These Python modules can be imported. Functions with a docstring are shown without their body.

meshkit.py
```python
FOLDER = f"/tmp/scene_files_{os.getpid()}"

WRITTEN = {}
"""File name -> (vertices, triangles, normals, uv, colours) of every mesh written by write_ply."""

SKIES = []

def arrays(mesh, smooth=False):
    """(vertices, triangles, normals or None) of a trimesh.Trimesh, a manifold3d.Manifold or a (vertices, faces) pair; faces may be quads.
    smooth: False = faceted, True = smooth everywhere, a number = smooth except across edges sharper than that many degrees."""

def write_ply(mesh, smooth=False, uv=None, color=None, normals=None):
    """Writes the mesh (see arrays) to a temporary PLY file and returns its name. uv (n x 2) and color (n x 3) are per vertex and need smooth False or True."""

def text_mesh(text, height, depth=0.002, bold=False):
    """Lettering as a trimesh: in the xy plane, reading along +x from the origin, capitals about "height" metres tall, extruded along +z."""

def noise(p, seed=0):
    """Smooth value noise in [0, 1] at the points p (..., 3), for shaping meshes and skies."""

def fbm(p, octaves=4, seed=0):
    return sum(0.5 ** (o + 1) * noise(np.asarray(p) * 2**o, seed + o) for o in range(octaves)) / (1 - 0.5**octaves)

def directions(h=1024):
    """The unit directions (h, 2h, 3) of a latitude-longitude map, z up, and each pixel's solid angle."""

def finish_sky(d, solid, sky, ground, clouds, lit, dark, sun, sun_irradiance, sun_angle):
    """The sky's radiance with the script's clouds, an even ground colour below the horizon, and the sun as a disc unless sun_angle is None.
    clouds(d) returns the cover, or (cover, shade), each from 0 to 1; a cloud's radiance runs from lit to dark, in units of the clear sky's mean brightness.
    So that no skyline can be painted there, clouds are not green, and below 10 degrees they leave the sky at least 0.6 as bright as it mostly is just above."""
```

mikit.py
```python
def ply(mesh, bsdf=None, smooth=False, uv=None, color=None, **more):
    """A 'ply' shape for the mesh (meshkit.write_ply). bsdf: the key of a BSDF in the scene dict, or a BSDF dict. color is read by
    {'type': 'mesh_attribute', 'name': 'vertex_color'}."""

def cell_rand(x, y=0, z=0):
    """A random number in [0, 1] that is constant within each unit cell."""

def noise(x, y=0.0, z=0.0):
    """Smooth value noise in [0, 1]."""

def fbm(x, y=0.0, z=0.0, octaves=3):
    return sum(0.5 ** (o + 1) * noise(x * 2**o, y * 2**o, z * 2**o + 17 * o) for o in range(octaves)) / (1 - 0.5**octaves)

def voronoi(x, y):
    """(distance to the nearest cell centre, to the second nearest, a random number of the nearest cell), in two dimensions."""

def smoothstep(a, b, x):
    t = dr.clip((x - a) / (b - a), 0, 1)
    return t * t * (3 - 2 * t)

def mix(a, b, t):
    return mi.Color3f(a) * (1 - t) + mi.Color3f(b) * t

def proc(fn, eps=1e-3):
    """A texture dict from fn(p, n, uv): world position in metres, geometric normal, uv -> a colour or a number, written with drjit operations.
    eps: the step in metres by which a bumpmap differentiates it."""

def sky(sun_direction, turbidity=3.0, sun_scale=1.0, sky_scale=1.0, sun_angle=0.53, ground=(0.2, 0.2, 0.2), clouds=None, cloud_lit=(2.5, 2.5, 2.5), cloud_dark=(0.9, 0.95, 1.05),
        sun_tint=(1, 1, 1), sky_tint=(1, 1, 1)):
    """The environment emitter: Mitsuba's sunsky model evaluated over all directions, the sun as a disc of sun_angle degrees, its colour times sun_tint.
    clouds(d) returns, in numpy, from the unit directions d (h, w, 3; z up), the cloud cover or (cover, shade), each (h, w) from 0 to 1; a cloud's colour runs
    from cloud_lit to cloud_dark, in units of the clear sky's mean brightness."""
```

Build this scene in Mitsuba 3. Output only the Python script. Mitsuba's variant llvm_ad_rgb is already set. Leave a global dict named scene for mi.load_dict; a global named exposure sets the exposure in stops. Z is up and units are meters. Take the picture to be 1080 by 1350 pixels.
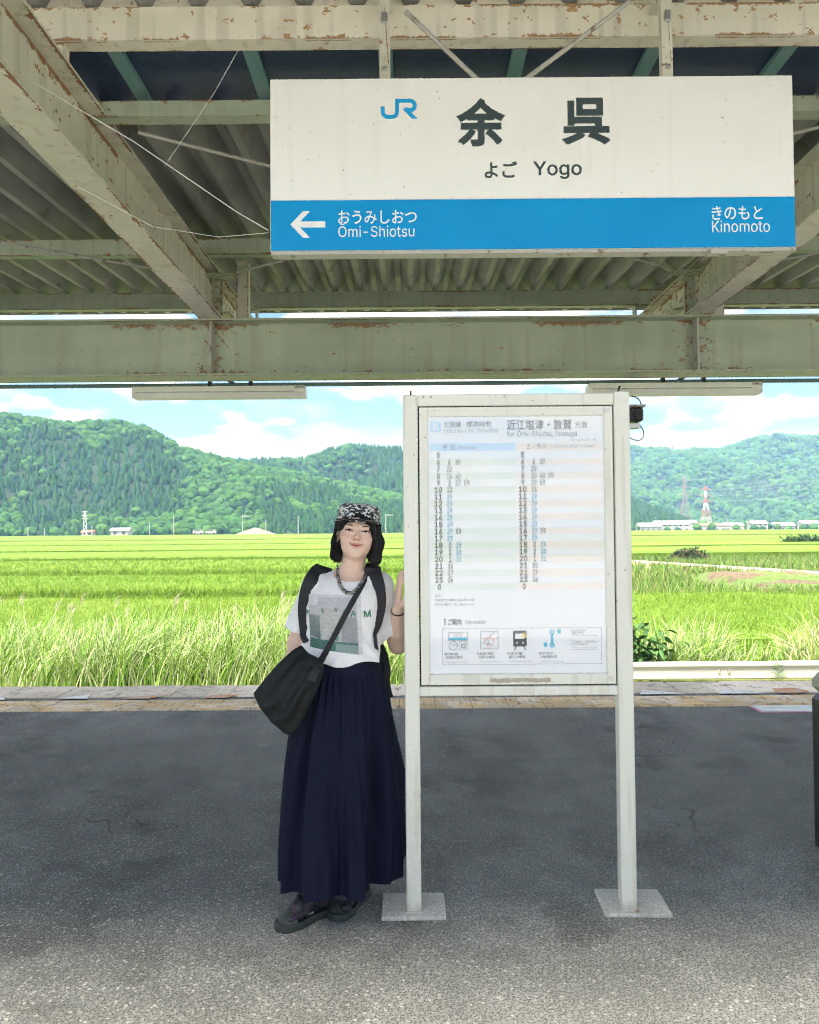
"""A small country railway platform under a steel canopy, rice fields and wooded hills beyond. z up, metres, y away from the camera."""
import math
import numpy as np, trimesh, shapely, drjit as dr, mitsuba as mi, mikit, meshkit
import manifold3d as m3
from shapely import affinity
from shapely.geometry import Polygon, LineString, Point, box as sbox
from mikit import noise, fbm, voronoi, cell_rand, smoothstep, mix
T = mi.ScalarTransform4f
scene, labels = {}, {}
RNG = np.random.default_rng(7)

# ------------------------------------------------------------------ camera, sky, sun, exposure
EYE, PITCH, ROLL = 1.40, math.radians(1.64), math.radians(0.45)
scene['air'] = {'type': 'homogeneous', 'albedo': {'type': 'rgb', 'value': [0.90, 0.95, 0.99]}, 'sigma_t': {'type': 'rgb', 'value': [0.00012, 0.00021, 0.00037]}}
scene['camera'] = {'medium': {'type': 'ref', 'id': 'air'}, 'type': 'perspective', 'fov': 53.13, 'fov_axis': 'x', 'near_clip': 0.05, 'far_clip': 9000.0,
                   'to_world': T().look_at(origin=[0, 0, EYE], target=[0, 1, EYE + math.tan(PITCH)], up=[math.sin(ROLL), 0, math.cos(ROLL)])}
SUN = np.array([-0.42, -0.50, 1.15])
exposure = 3.4


def clouds(d):
    az, el = np.arctan2(d[..., 0], d[..., 1]), np.arcsin(np.clip(d[..., 2], -1, 1))
    k = 1.0 / np.maximum(d[..., 2] + 0.16, 0.05)
    p = np.stack([d[..., 0] * k * 2.2, d[..., 1] * k * 2.2, 0 * az + 3.7], -1)
    soft = meshkit.fbm(p * 1.1 + 5.3, 6, 3)
    heap = meshkit.fbm(np.stack([az * 11 + 74.27, el * 32 + 29.58, 0 * az], -1), 6, 11)
    low = np.clip((0.30 - el) / 0.30, 0, 1)
    c1 = np.clip((soft - 0.44) / 0.18, 0, 1)
    c2 = np.clip((heap - 0.52 + 0.08 * low) / 0.12, 0, 1)
    cover = np.clip(0.95 * np.maximum(0.6 * c1, c2), 0, 1)
    shade = np.clip(0.75 - (heap - 0.42) * 4.2, 0, 1) * 0.55
    return cover, shade


scene['sky'] = mikit.sky(SUN.tolist(), turbidity=3, sky_scale=0.66, sun_scale=1.0, sun_angle=22, sun_tint=(0.94, 1.0, 1.09), clouds=clouds, cloud_lit=(3.3, 3.1, 2.95), cloud_dark=(1.9, 1.85, 1.8), sky_tint=(0.80, 0.84, 0.98), ground=(0.16, 0.18, 0.12))


# ------------------------------------------------------------------ helpers
def numbered(key):
    if key not in scene:
        return key
    n = 1
    while f'{key}_{n:03d}' in scene:
        n += 1
    return f'{key}_{n:03d}'


TAKEN = set()


def thing(name, label=None, cat=None, group=None, kind=None):
    """A top-level key: its parts' keys start with it."""
    key, n = name, 0
    while key in TAKEN:
        n += 1
        key = f'{name}_{n:03d}'
    TAKEN.add(key)
    d = {k: v for k, v in dict(label=label, category=cat, group=group, kind=kind).items() if v}
    if d:
        labels[key] = d
    return key


def part(parent, name, mesh, bsdf, smooth=False, label=None, kind=None, **kw):
    key = numbered(f'{parent}__{name}')
    scene[key] = mikit.ply(mesh, bsdf, smooth, **kw)
    d = {k: v for k, v in dict(label=label, kind=kind).items() if v}
    if d:
        labels[key] = d
    return key


def single(name, mesh, bsdf, label=None, cat=None, group=None, kind=None, smooth=False, **kw):
    key = thing(name, label, cat, group, kind)
    scene[key] = mikit.ply(mesh, bsdf, smooth, **kw)
    return key


def copy(parent, name, ply, m):
    """One more piece that shares a ply dict."""
    key = numbered(f'{parent}__{name}')
    scene[key] = {**ply, 'to_world': m}
    return key


def cat(*ms):
    ms = [m for m in (ms[0] if len(ms) == 1 and isinstance(ms[0], (list, tuple)) else ms)]
    vs, fs, n = [], [], 0
    for m in ms:
        vs.append(np.asarray(m.vertices)); fs.append(np.asarray(m.faces) + n); n += len(m.vertices)
    return trimesh.Trimesh(np.vstack(vs), np.vstack(fs), process=False)


def bx(x0, x1, y0, y1, z0, z1, ch=0.0):
    if ch <= 0:
        return trimesh.creation.box(bounds=[[x0, y0, z0], [x1, y1, z1]])
    pts = []
    for X, sx in ((x0, 1), (x1, -1)):
        for Y, sy in ((y0, 1), (y1, -1)):
            for Z, sz in ((z0, 1), (z1, -1)):
                pts += [[X + sx * ch, Y + sy * ch, Z], [X + sx * ch, Y, Z + sz * ch], [X, Y + sy * ch, Z + sz * ch]]
    return trimesh.Trimesh(np.array(pts), process=False).convex_hull


def sweep(pts, radii, sides=8, caps=True, flat=1.0, ref=None):
    """A tube along points; radii scalar or list; flat < 1 squashes it along the ref direction."""
    p = np.asarray(pts, float)
    r = np.broadcast_to(np.asarray(radii, float), (len(p),))
    t = np.gradient(p, axis=0)
    t /= np.linalg.norm(t, axis=1, keepdims=True) + 1e-12
    ref = np.array([0, 0, 1.0]) if ref is None else np.asarray(ref, float)
    if ref.ndim == 1:
        ref = np.where(np.abs(t @ (ref / np.linalg.norm(ref)))[:, None] > 0.95, [[1.0, 0.13, 0]], ref[None])
    a = np.cross(t, ref); a /= np.linalg.norm(a, axis=1, keepdims=True) + 1e-12
    b = np.cross(t, a)
    ang = np.arange(sides) * 2 * np.pi / sides
    v = p[:, None] + r[:, None, None] * (np.cos(ang)[None, :, None] * a[:, None] + flat * np.sin(ang)[None, :, None] * b[:, None])
    i, j = np.meshgrid(np.arange(len(p) - 1), np.arange(sides), indexing='ij')
    q = np.stack([i * sides + j, i * sides + (j + 1) % sides, (i + 1) * sides + (j + 1) % sides, (i + 1) * sides + j], -1).reshape(-1, 4)
    f = np.vstack([q[:, [0, 1, 2]], q[:, [0, 2, 3]]])
    v = v.reshape(-1, 3)
    if caps:
        n = len(v)
        v = np.vstack([v, p[:1], p[-1:]])
        k = np.arange(sides)
        f = np.vstack([f, np.stack([k * 0 + n, (k + 1) % sides, k], 1), np.stack([k * 0 + n + 1, n - 2 + 0 * k - sides + 2 + k, n - sides + (k + 1) % sides], 1)])
    return trimesh.Trimesh(v, f, process=False)


def plank(p0, p1, a, b):
    """Box with section 2a x 2b between two points (a sideways, b upwards)."""
    p0, p1 = np.asarray(p0, float), np.asarray(p1, float)
    t = (p1 - p0) / np.linalg.norm(p1 - p0)
    s = np.cross(t, [0, 0, 1.0]) if abs(t[2]) < 0.98 else np.array([1.0, 0, 0])
    s /= np.linalg.norm(s)
    u = np.cross(s, t)
    return trimesh.Trimesh(np.array([p + i * a * s + j * b * u for p in (p0, p1) for i in (-1, 1) for j in (-1, 1)]), process=False).convex_hull


def uvbox(x0, x1, y0, y1, z0, z1):
    """Box with its own corners per face, uv: u metres along the long side, v 0..1 across. Returns (mesh, uv)."""
    lo, hi = np.array([x0, y0, z0], float), np.array([x1, y1, z1], float)
    V, F, U = [], [], []
    for ax in range(3):
        o = [k for k in range(3) if k != ax]
        if hi[o[0]] - lo[o[0]] < hi[o[1]] - lo[o[1]]:
            o = o[::-1]
        for side in (0, 1):
            q = []
            for (i, j) in ((0, 0), (1, 0), (1, 1), (0, 1)):
                c = np.empty(3); c[ax] = (lo, hi)[side][ax]
                c[o[0]] = (lo, hi)[i][o[0]]; c[o[1]] = (lo, hi)[j][o[1]]
                q.append(c); U.append([c[o[0]], float(j)])
            n = np.cross(q[1] - q[0], q[3] - q[0])
            k = len(V); V += q
            if (n[ax] > 0) == (side == 1):
                F += [[k, k + 1, k + 2], [k, k + 2, k + 3]]
            else:
                F += [[k, k + 2, k + 1], [k, k + 3, k + 2]]
    return trimesh.Trimesh(np.array(V), np.array(F), process=False), np.array(U)


def uvcat(bs):
    return cat([b[0] for b in bs]), np.vstack([b[1] for b in bs])


def poly_mesh(g, depth=0.001):
    """Shapely area -> thin solid in xz, front face at y = -depth, reading along +x."""
    ms = [trimesh.creation.extrude_polygon(p, depth, engine='earcut') for p in getattr(g, 'geoms', [g]) if p.area > 0]
    m = cat(ms)
    v = m.vertices
    return trimesh.Trimesh(np.stack([v[:, 0], -v[:, 2], v[:, 1]], 1), m.faces, process=False)


def glyph(ch):
    adv, _, body = G[ch].partition(';')
    out = []
    for g in body.split('/'):
        rings = [[((ord(r[i]) - 0x100 - 40) / 240, (ord(r[i + 1]) - 0x100 - 90) / 240) for i in range(0, len(r), 2)] for r in g.split('|')]
        out.append(Polygon(rings[0], rings[1:]).buffer(0))
    return float(adv) / 240, out


def text_area(s, bold=0.0, track=0.0):
    x, out = 0.0, []
    for ch in s:
        if ch == ' ':
            x += 0.3; continue
        adv, gs = glyph(ch)
        out += [affinity.translate(g.buffer(bold, join_style=2) if bold else g, x, 0) for g in gs]
        x += adv + track
    return shapely.union_all(out)


def fit(s, x0, x1, z0, z1, bold=0.0, track=0.0):
    """Lettering whose ink fills the box x0..x1, z0..z1."""
    g = text_area(s, bold, track)
    a, b, c, d = g.bounds
    return affinity.translate(affinity.scale(affinity.translate(g, -a, -b), (x1 - x0) / (c - a), (z1 - z0) / (d - b), origin=(0, 0)), x0, z0)


def surface(xs, ys, fz):
    X, Y = np.meshgrid(xs, ys)
    Z = fz(X, Y)
    v = np.stack([X, Y, Z], -1).reshape(-1, 3)
    nx = len(xs)
    i, j = np.meshgrid(np.arange(len(ys) - 1), np.arange(nx - 1), indexing='ij')
    a = (i * nx + j).ravel()
    f = np.vstack([np.stack([a, a + 1, a + nx + 1], 1), np.stack([a, a + nx + 1, a + nx], 1)])
    return trimesh.Trimesh(v, f, process=False)

# letter outlines: advance;rings, one code point per coordinate (240 units to the em)
G = {
 '余': '240;ĵǋĮǒķǕŎǡŏǣŝǪťǱŭǵŽȃſȃƄȉƆȉƙȜƙȞƠȦƢȦƧȢƭȠƮȝƬȜƫȘƻȈƽȈǂȂǄȂǏǸǛǰǟǯǠǭǤǬǥǪǱǥǲǣȒǕȉǋȇǆȂǇǨǔǟǚǞǙǞǉƫǉƫƫȃƫȃƚƫƚƫŚƪřƪœƨŎƥŋƞňƓŇƒņŹņŷŎųŕųŗƔŗƗŘƘŜƘƚĿƚĿƫƗƫƘǉŢǉšǊšǗŠǘśǔŉǋňǉĺǃĹǆĵǉ|ťǛŦǚǛǚǜǛǛǝǔǠǌǧǇǩƻǴƹǴƠȌƃǱƁǱŵǦųǦűǣŬǡ/ǄƁǅƄǏƉǐƋǕƊǟƀǡƀǩŷǫŷȄŞȆŚǸŐǶŐǴŔǭŚǭŜǙŰǗŰǆƁ/ĶŚĸŝĽşňũŊũŐŰŒŰťƄũƋźƅŶžŪŲŪŰŜŢŚŢœŚőŚņŐŃŏľŕļŕĸŚ',
 '呉': '240;ĵžĵƏǔƐǓƭŝƭŜƢŊƢŊȎŜȎŜƾǦƾǦƏȋƏȌƎȌž/ƲŨƼųǀŴǒŬǕŬǗŪǚŪǜŨǟŨǡŦǤŦǱşǴşǾřȁřȋŔȌŒǻņǶŊǘřǕřǏŝǌŝǈŠǅŠǃŢǀŢ/ŶȜǬȜǭțǭǓŶǓ|ƇǤǛǣǛȌƇȌ/ĺŎĳŔŇŚřŢŜŢŸŰžŵƏŪƎŨƊŧƉťŴŚűŚŢŒşŒŝŐŚŐŘŎłņŀņĺŌ',
 'よ': '240;ņŰŇžŋƇŘƓţƘŰƛƗƛƕǁƕȊƓȖƪȖƨȅƨǦƿǦǯǪǰǘǍǕƯǕƨǓƫƖƺƒǐƈǥŻǳŰǵŬǪśǜŨǈŶƬƃƫƂƬŮƦŝƜŔƏŏŴŎŝœŕŗōŞňŧ|ŚźŜūŧţŶŠƈšƑťƗŮƘƈƌƋŰƊŤƆŜſ',
 'ご': '240;ǱȞǶȢǾȤȐȈȑȃȄǾǽȍ/ǖȕǣțǰȇǶǼǶǹǩǴǡȅ/ōƆŒơŦƟšƌšſťŵŰŬŻŨƋťƴťǑŨǬŮǬřǒŔƯőƍőųŕŠŝŔŨŎŵ/ŜǬŜȀƀǽƲǽǜȀǜǭǚǬƷǪźǪ',
 'お': '240;ǍǰǐǸǖǿǰǰȅǢȌǛȃǍȁǍǵǘ/ŁŶłƂŉƏśƠūƪŶƯŶǜŎǛŅǝŅǮŶǭŵȚƋȚƉȐƈǯƬǵƸǹƺǶƺǦƸǥƇǝƇƵƫƽƽƾǓƻǣƴǰƨǶƝǸƕǷƀǯŮǤţǜŞǂŕƧœơŦƲŦǆŪǗŲǠŻǥƉǣƙǛƤǌƫǃƭƨƬƑƧƇƣƈťƄřŽœūŒřřňŧ|ŕŷŚŮŤŨŰŦŵũŷŰŶƜŦƔřƈŔŽ',
 'う': '240;ŖƹŐǏśǐƗǝƶǞǋǙǗǒǟǊǧƻǩƲǩƞǣƉǙŹǌŬƽŢƛŔżŎŲŠƊŤƧŭƻŸǈƄǑƓǔƞǕƭǓƵǏƽǇǅƾǉƲǌơǌƇǈ/ŭȄŰȖƤȎǖȋǓǹƛǽ',
 'み': '240;ĹƀĻƓŁơņƨŏƱŢƼűǁƊǄơǸƠǺƐǺŞǷŞȊƑȊƳȎƽȅƽȃƶǻƤǖƝǃƼƽǝưǠƼǠǗǲǖǳǇǯƦȋƕȃƀǬƒǩƒǟŹǐťǁŘƫŋƛřƩşƸũǂŲǏƃǗƓǙƜǌƤƳƭƝƲƔƲƄƋŷųůŪũŦşţŎŤņŨĽŲ|ŌƑōżŕŶŜŶŢŸůƉſƫƁƳŪƮřƤőƛ',
 'し': '240;šŹţǕŢȕźȕŸȋŶǣŵżŻŭƃŦƔšƥšƶŤǎŮǘŵǨƅǱƒǵƐǿƄǿƁǩũǚŞǈŕƸŐƠōƂŐŲŘŪŠťũ',
 'つ': '240;ĺǕĻǘŊǛŭǧƑǱưǶǄǶǐǴǟǯǨǪǶǝǺǗȁǅȁƧǽƚǳƉǦżǕűƲŤƘşžŝŶűƜŴƾŽǔƈǣƖǨƞǭưǭƽǧǏǚǜǏǡǁǤƩǣƍǝŤǐńǂłǂ',
 'き': '240;ŎǍųǊƜǊƱǌƱǏƧǫƊǪŔǭœǷœǾŻǻƢǼƚȗƮȚưȌƴǽǑȂǤȈǦȅǧǶƹǭǃǎǞǒǳǘǶǆǣǁǋƾǖƧǤƖǝƉǛƇǖƇǋƊƦƎƨƝǋƙƹƻůƹŏƻ/ŕŵŖƈŞƝŰƚűƘŬƒŨƇŧźŪűŰŪŽŤƖŠƽšǘťǗŒƲŎƑŎŸŒŤśŚŦ',
 'の': '240;ĽƜĽƬŁǀŊǔœǡŠǮŰǹżǿƐȅƟȇƼȅǍȀǜǸǣǳǴǠǻǓȁƾȂƤǿƓǼƊǲŸǥŪǚŢǊŚƲœƨŒƝŤƳŧǎŲǠƂǨƏǭƟǮƸǪǊǠǜǏǫǂǱƮǵƦǅƙƙƉŹŸŨŭŤţŤŜŦőŭňŸłƄ|őƛŔƋśƀŠżūźŲŽŸƃƂƔƎƶƕǒƚǴƋǱźǪŭǡŢǖŘǇŒƷŐƭ',
 'も': '240;ĿƨŀƻřƴųƱŸǛŷǝŢǟŅǥŅǷŝǱźǮŽȉŽȘƒȗƌǭƟǭƽǰƼǞƊǜƅƱƥƱƻƴƻƦƺơƃƟƁƃƆűƑŦƢšƻŢǈťǖŬǟŵǣżǥƃǥƑǟƤǗưǌƻǜƿǡƿǥƻǴƣǹƎǸżǶŵǮŧǧŠǙŗƼŏƣŎƕŐƂŘŻŞŲŭůźůƓűƠřƢ',
 'と': '240;ŘƊŜƚŤƨųƸƁǃŦǻşȌŠȎŲȕƂǬƒǎǏǮǞǹǡǺǣǸǫǫǪǨƩǇƁƭŲƜŭƏŬƃůŹŶűƁūƑŧǅŧǲŮǲřǀœƕœžŗŭŞşūřŹ',
 '北': '240;ưȟǂȟǂǐǤǥǽǺȁǸȋǬȊǩǼǟǂƻǂŨǃŢǆŞǸŞǻšǾūȁƏȒƇȐūȍŝȇŒȀōǴŋǁŌƹŏƲŘưş/İŶŵƑŵǕķǕķǧŵǧŵȟƇȠƈŉŵňŵžĺťĸť',
 '陸': '240;ůŜƹŜƹſƆſƆƏƹƏƹƭǋƭǋƏȁƏȁſǋſǋŜȎŜȎŌůŌ/žǑžǡƹǡƹǼƈǼƈȌƹȌƹȤǋȤǌȌȀȌȀǼǋǼǋǢȊǡȊǑ/ǐǃǚǏǸƻȈƭȂƥǽƢǪƲ/ſƨƀƬƙƼƫǎƶǅƶǃƤƱƉƜƇƜ/ĻȚŵțƀȔũǖŴǆŻƶžƥŽƓŹƈŴƃŨſŘſœƏŦƏūƓŭƙŮƣŪƸŤǄŘǓŪȉŋȉŋŇĻŇ',
 '線': '240;ƕƵƕȊƹȊƼȏǂȤǖȠǌȊȂȊȂƵǗƵǖƬǝƘǡƒǨƖǼƬȊƢǩƄǳŵǾŪȍšȏŞȄőǻŖǨũǗƄǖŕǒŋǂņƭņƩŗƿŖǅřǅƴ|ƦǄǰǃǱǘƧǙ|ƦǨǰǧǱǻƧǼ/ſŞƌŦƘűƣƀƫƑƪƒƌƒƌơƵƢƾƟƿƚƸƆƧŪƘśƊŒ/ĶǊıǛĸǟņǴœȍśȣŞȤŬȞŬȚŠȂŊǝšǟŧǧųǿŶǿƂǸƃǵťǅŐƪŖƩŰƭũǅŷǈƀƭƅƕŶƑŴƞŭƞĸƔĲƥĸƧĿƮŖǎŉǎ/ŰźŪƌŷƏƀŴƂŬƁŧŵŤ/ŔƇŝƉšƉŢƇŧŕřœ/ıŏĸūļƉŉƇŋƄŉŶĿŋ',
 '標': '240;ǢųǣŶǯŽȊšȐŗȂŏǲŤ/ƂƃƂƒȎƒȎƃǐƃǐŐǌŊƿņƩņƧŏƤŔƽŕƿŖƿƃ/ƃȊƃșȎșȎȊǢȉǢǹȈǹȈǀƋǀƋǹƯǹƯȉ|ǡǏǹǎǹǫǡǫ|ƽǏǓǎǓǫƽǫ|ƽǺǓǹǓȊƽȊ|ƚǏưǎưǫƚǫ/ƑƣƑƱȂƱȂƣ/źŘżŜƇţƖŲƝŽƢżƫŶƣũƒŘƆŏƄŏ/İƂİƅĸƐņƮŔǝœǟĴǟĴǯŖǰŖȤŧȤŧǰƂǰƂǟŧǟŧǎƂƧƃƢŻƗŹƗŬƱũƶŧƶŦņŖņŖƲœưņƋĹŴ',
 '準': '240;ĵƆƕƆƖƗƩƗƪƆȌƆȌŵƩŵƩņƖņƖŵĵŵ/ĲǭķǶĺǹľǹŐǲŠǪšǨŚǝŗǛŀǨ/ŢǧŲǵżȁƇȑƑȥƢȠƘȊƼȊƼȍƴȞǅȢǑȊȂȊȂǼǌǼǌǪǺǪǺǞǌǞǌǌǎǋǺǋǺƿǌƿǌƮȅƭȆƞƐƞƏƓžƓžǧżǨűǛŢǥ|ƏƮƻƭƻƿƏƿ|ƏǍƑǋƻǋƻǞƐǞƏǜ|ƐǻƏǪƻǪƻǼ/ńȖŊȠŌȢŐȢũȗųȑųȏŬȄũȂŠȉ/ĸƠŐƷŨǒűǅŐƞńƓ',
 '時': '240;ƃǈƃǘƿǘƿǷƍǷƍȇƿȇƿȤǑȤǑȇȅȇȅǷǑǶǑǘȏǘȏǈǱǇǱƭȍƭȍƝǱƝǱŖǯŏǪŊǠŇǀņƽŒƺŖǜŗǟřǟƝƄƝƄƭǟƭǟǈ/ƓƋƜƒƢƔƶŽƾűǀŪƱšƧŴ/ĺŢĺȔſȔſŶŌŶŋŢ|ŮƽŋƾŋƆŮƆ|ŮȂŋȃŋǎŮǎ',
 '刻': '240;ǎŗǱŘǴśǴȡȆȡȅœǿŋǺŉǬŇǔŇ/ǉȈǚȈǚƂǉƂ/ĶŕŚŨŹſƔƛƦƷƶƱƴƫƨƙƔƂƫŮƺŞƺŜƮőƉŶŭŠŃŇŀňĻő/ĵǵĵȆŲȆŰȏŦȡŴȥŸȤŽȜƆȆƸȆƸǵŸǵŮǥŘǋƈǍƖǤƦǠƦǝƏƺŴƞřƉŅŽłŽĸƋōƖšƤůưŹƼśƼŁƸļǉŃǌŏǘţǴ',
 '近': '240;ĲřĲŜŀŪŕŸŕƻĴƻĵǍŧǍŧŷžŦƎšƥŞǨşȏţȊŐǵŎƥōƒŏŹŗŞũœŤŅŕľŊ/ŵŶſƉƈƪƌǗƌȕǅȚǪȠǷȤǼȡȆȖǤȎƞȆƞǝȌǝȌǌǠǌǠŬǎŬǍǌƝǌƜƵƘƝƍŻƄŬ/ļȕļȗŊȟŤȄŮǶşǬŐȁ',
 '江': '240;ŶŖŶŨƶũƶǺƂǻƂȍȁȍȁǻǉǺǉũȎŨȎŖ/ĻŕĻŘŅťśƊŧƣũƣŵƗŚŤŊŊŅŌ/ŀȓŀȖŅȜŉȠŌȠŧȐŵȅŮǻũǷśȃ/ĲǑĹǜĽǟŜǏŧǈŨǅŠƹŝƸŇǇ',
 '塩': '240;ŧŎŧŞƄŞƄƛȂƛȂşȏŞȏō|ǛşǱŞǱƌǛƌ|ƷşǎŞǎƌƷƌ|ƔşƪŞƪƌƔƌ/ĶŮİƀŏƌŏǗĴǘĴǩŏǩŏȡŠȡŠǩŸǩŹǤƉǹƔȐƚȤƬȡƥȈȌȈȌǸƝǸƓǨƔǦǷǦǷƬƐƬƐǡƁǏŷǘšǘŠƓţƓźƝŽƌĹŮ|ơƻǥƺǥǘơǘ',
 '津': '240;ŪŬŪŻƯżƮƐŶƐŶƟƯƠƮƲźƲźǁƯǁƯǗŭǗŭǧƯǧƯǻżǻŻȊƯȊƯȤǁȤǂȊǻȊǻǧȎǧȎǗǻǗǻƳǂƲǁƠȀƟȀƐǂƐǁżȋŻȋŬǁŬǁņƯņƯŬ|ǁǂǪǁǪǗǁǗ|ǁǨǪǧǪǻǁǻ/ĿȓŉȟŌȟŨȋŲȃŲȁŦǴŗȂ/ĸŖőƇŜƣşƣũƛūƗŉōņŌ/ıǓĹǟĽǠŚǌţǅţǃŘƶĽǌ',
 '・': '240;ƇƮƇƻƋǄƓǋƛǎƥǎƭǋƵǄƹƻƹƮƶƧưƠƨƜƜƛƓƞƋƥ',
 '敦': '240;ńǬƜǬƜƿƞƾƤǇƳǨƻȂǂȣǒȡǓțǉǶǉǲȌǲȌǡǼǡǺǟǶǃǯƨǠƅǪŵǸŦȈŚȐŗȐŕȅňȀŉǫřǖųƿřƨňƢņƗŔưţǂŵǌƄǌƈǀƦƹǅƶǅƩƮƦƯƛƽńƽ|ǃǡǊƻǓƟǖƚǚƟǢƹǩǠ|œǋƋǊƌǝƊǟŔǟ/ķǸķȈũȈŠȡŭȥŰȥŴȝŻȈƪȇƪǸ/ĴŬĲżũƂũƒŶƘƀƠſơĽơĽƯƗưƠƩƞƥƎƘŻƍźƆƂƅƧƊƧŻźŵźŕŸŏŴŋŨňŏňŊŕŊŗŨŗũřũų',
 '賀': '240;ƵŠƷţǃŪǫŝȅœȋŏǺņǷņǖŕ/ưǚưȗȂȗȂǚ|ǁǩǱǨǱȉǁȉ/œǎǰǎǰŭœŭ|ťźǝŹǞƉŦƊ|ťƳǝƲǞǁŦǂ|ŦƦŦƖǞƗǝƦ/İǗŁǟŏǫŖǵśȃŚȄķȄķȓşȓŠȤűȤűȓơȓƞǪƜǣƗǜƐǙƇǘŰǙůǡŬǨƅǦƌǩƏǵƐȃŭȄŪǹŢǨőǖńǎĹǋĵǓ/ĵŒķŔŇŗŤŠźŪƋŤƊšŸŘņņŁņ',
 '方': '240;ĳœňŠŖŭţſŪƍűƢŵƴźǤŹǨĹǨĸǺơǺƠȁƒȟơȥƣȥƦȡƴȄƴȁƧǼƧǺȉǺȈǨƍǧƋǂǱǂǮƕǩŮǤśǠœǚōǑŉǉňƠŉƞœƚśǈřǑşǕūǙſǝƥǜưƇưƄƞżƆųŴŦŢŕŒłņŀņ',
 '面': '240;ĶȃĶȔȋȔȋȃƨȃƟǧƠǤǿǤǿņǭņǬœœœŒņŁņŁǤƌǤƒȂ|ǉťǭťǬǓǉǒ|ƅťƸŤƸƀƅƀ|ƅƺƸƹƸǓƅǓ|ƆƪƅƏƸƏƸƪ|ŒťŵťŴǓŒǒ',
 '平': '240;ĴƛĴƭƖƮƖȂŁȂŁȔǾȔǾȂƩȂƩƭȌƭȌƛƩƛƩņƖņƖƛ/ǃƿǒǚǜǶǡǷǯǳǰǱǮǬǔƺǐƹǄƽ/ŢǎŒǲţǶůǝŹƿūƺŧƻ',
 '日': '240;ŒȓǰȓǰŊǜŊǛŘŦŘťŉŒŉ|ťūǜŪǜƮťƮ|Ŧȁťǀǜǀǜȁ',
 '土': '240;ĴőĵţƖţƖǄńǄńǖƖǖƖȣƩȣƩǖǼǖǼǄƩǄƩţȋţȌő',
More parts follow.
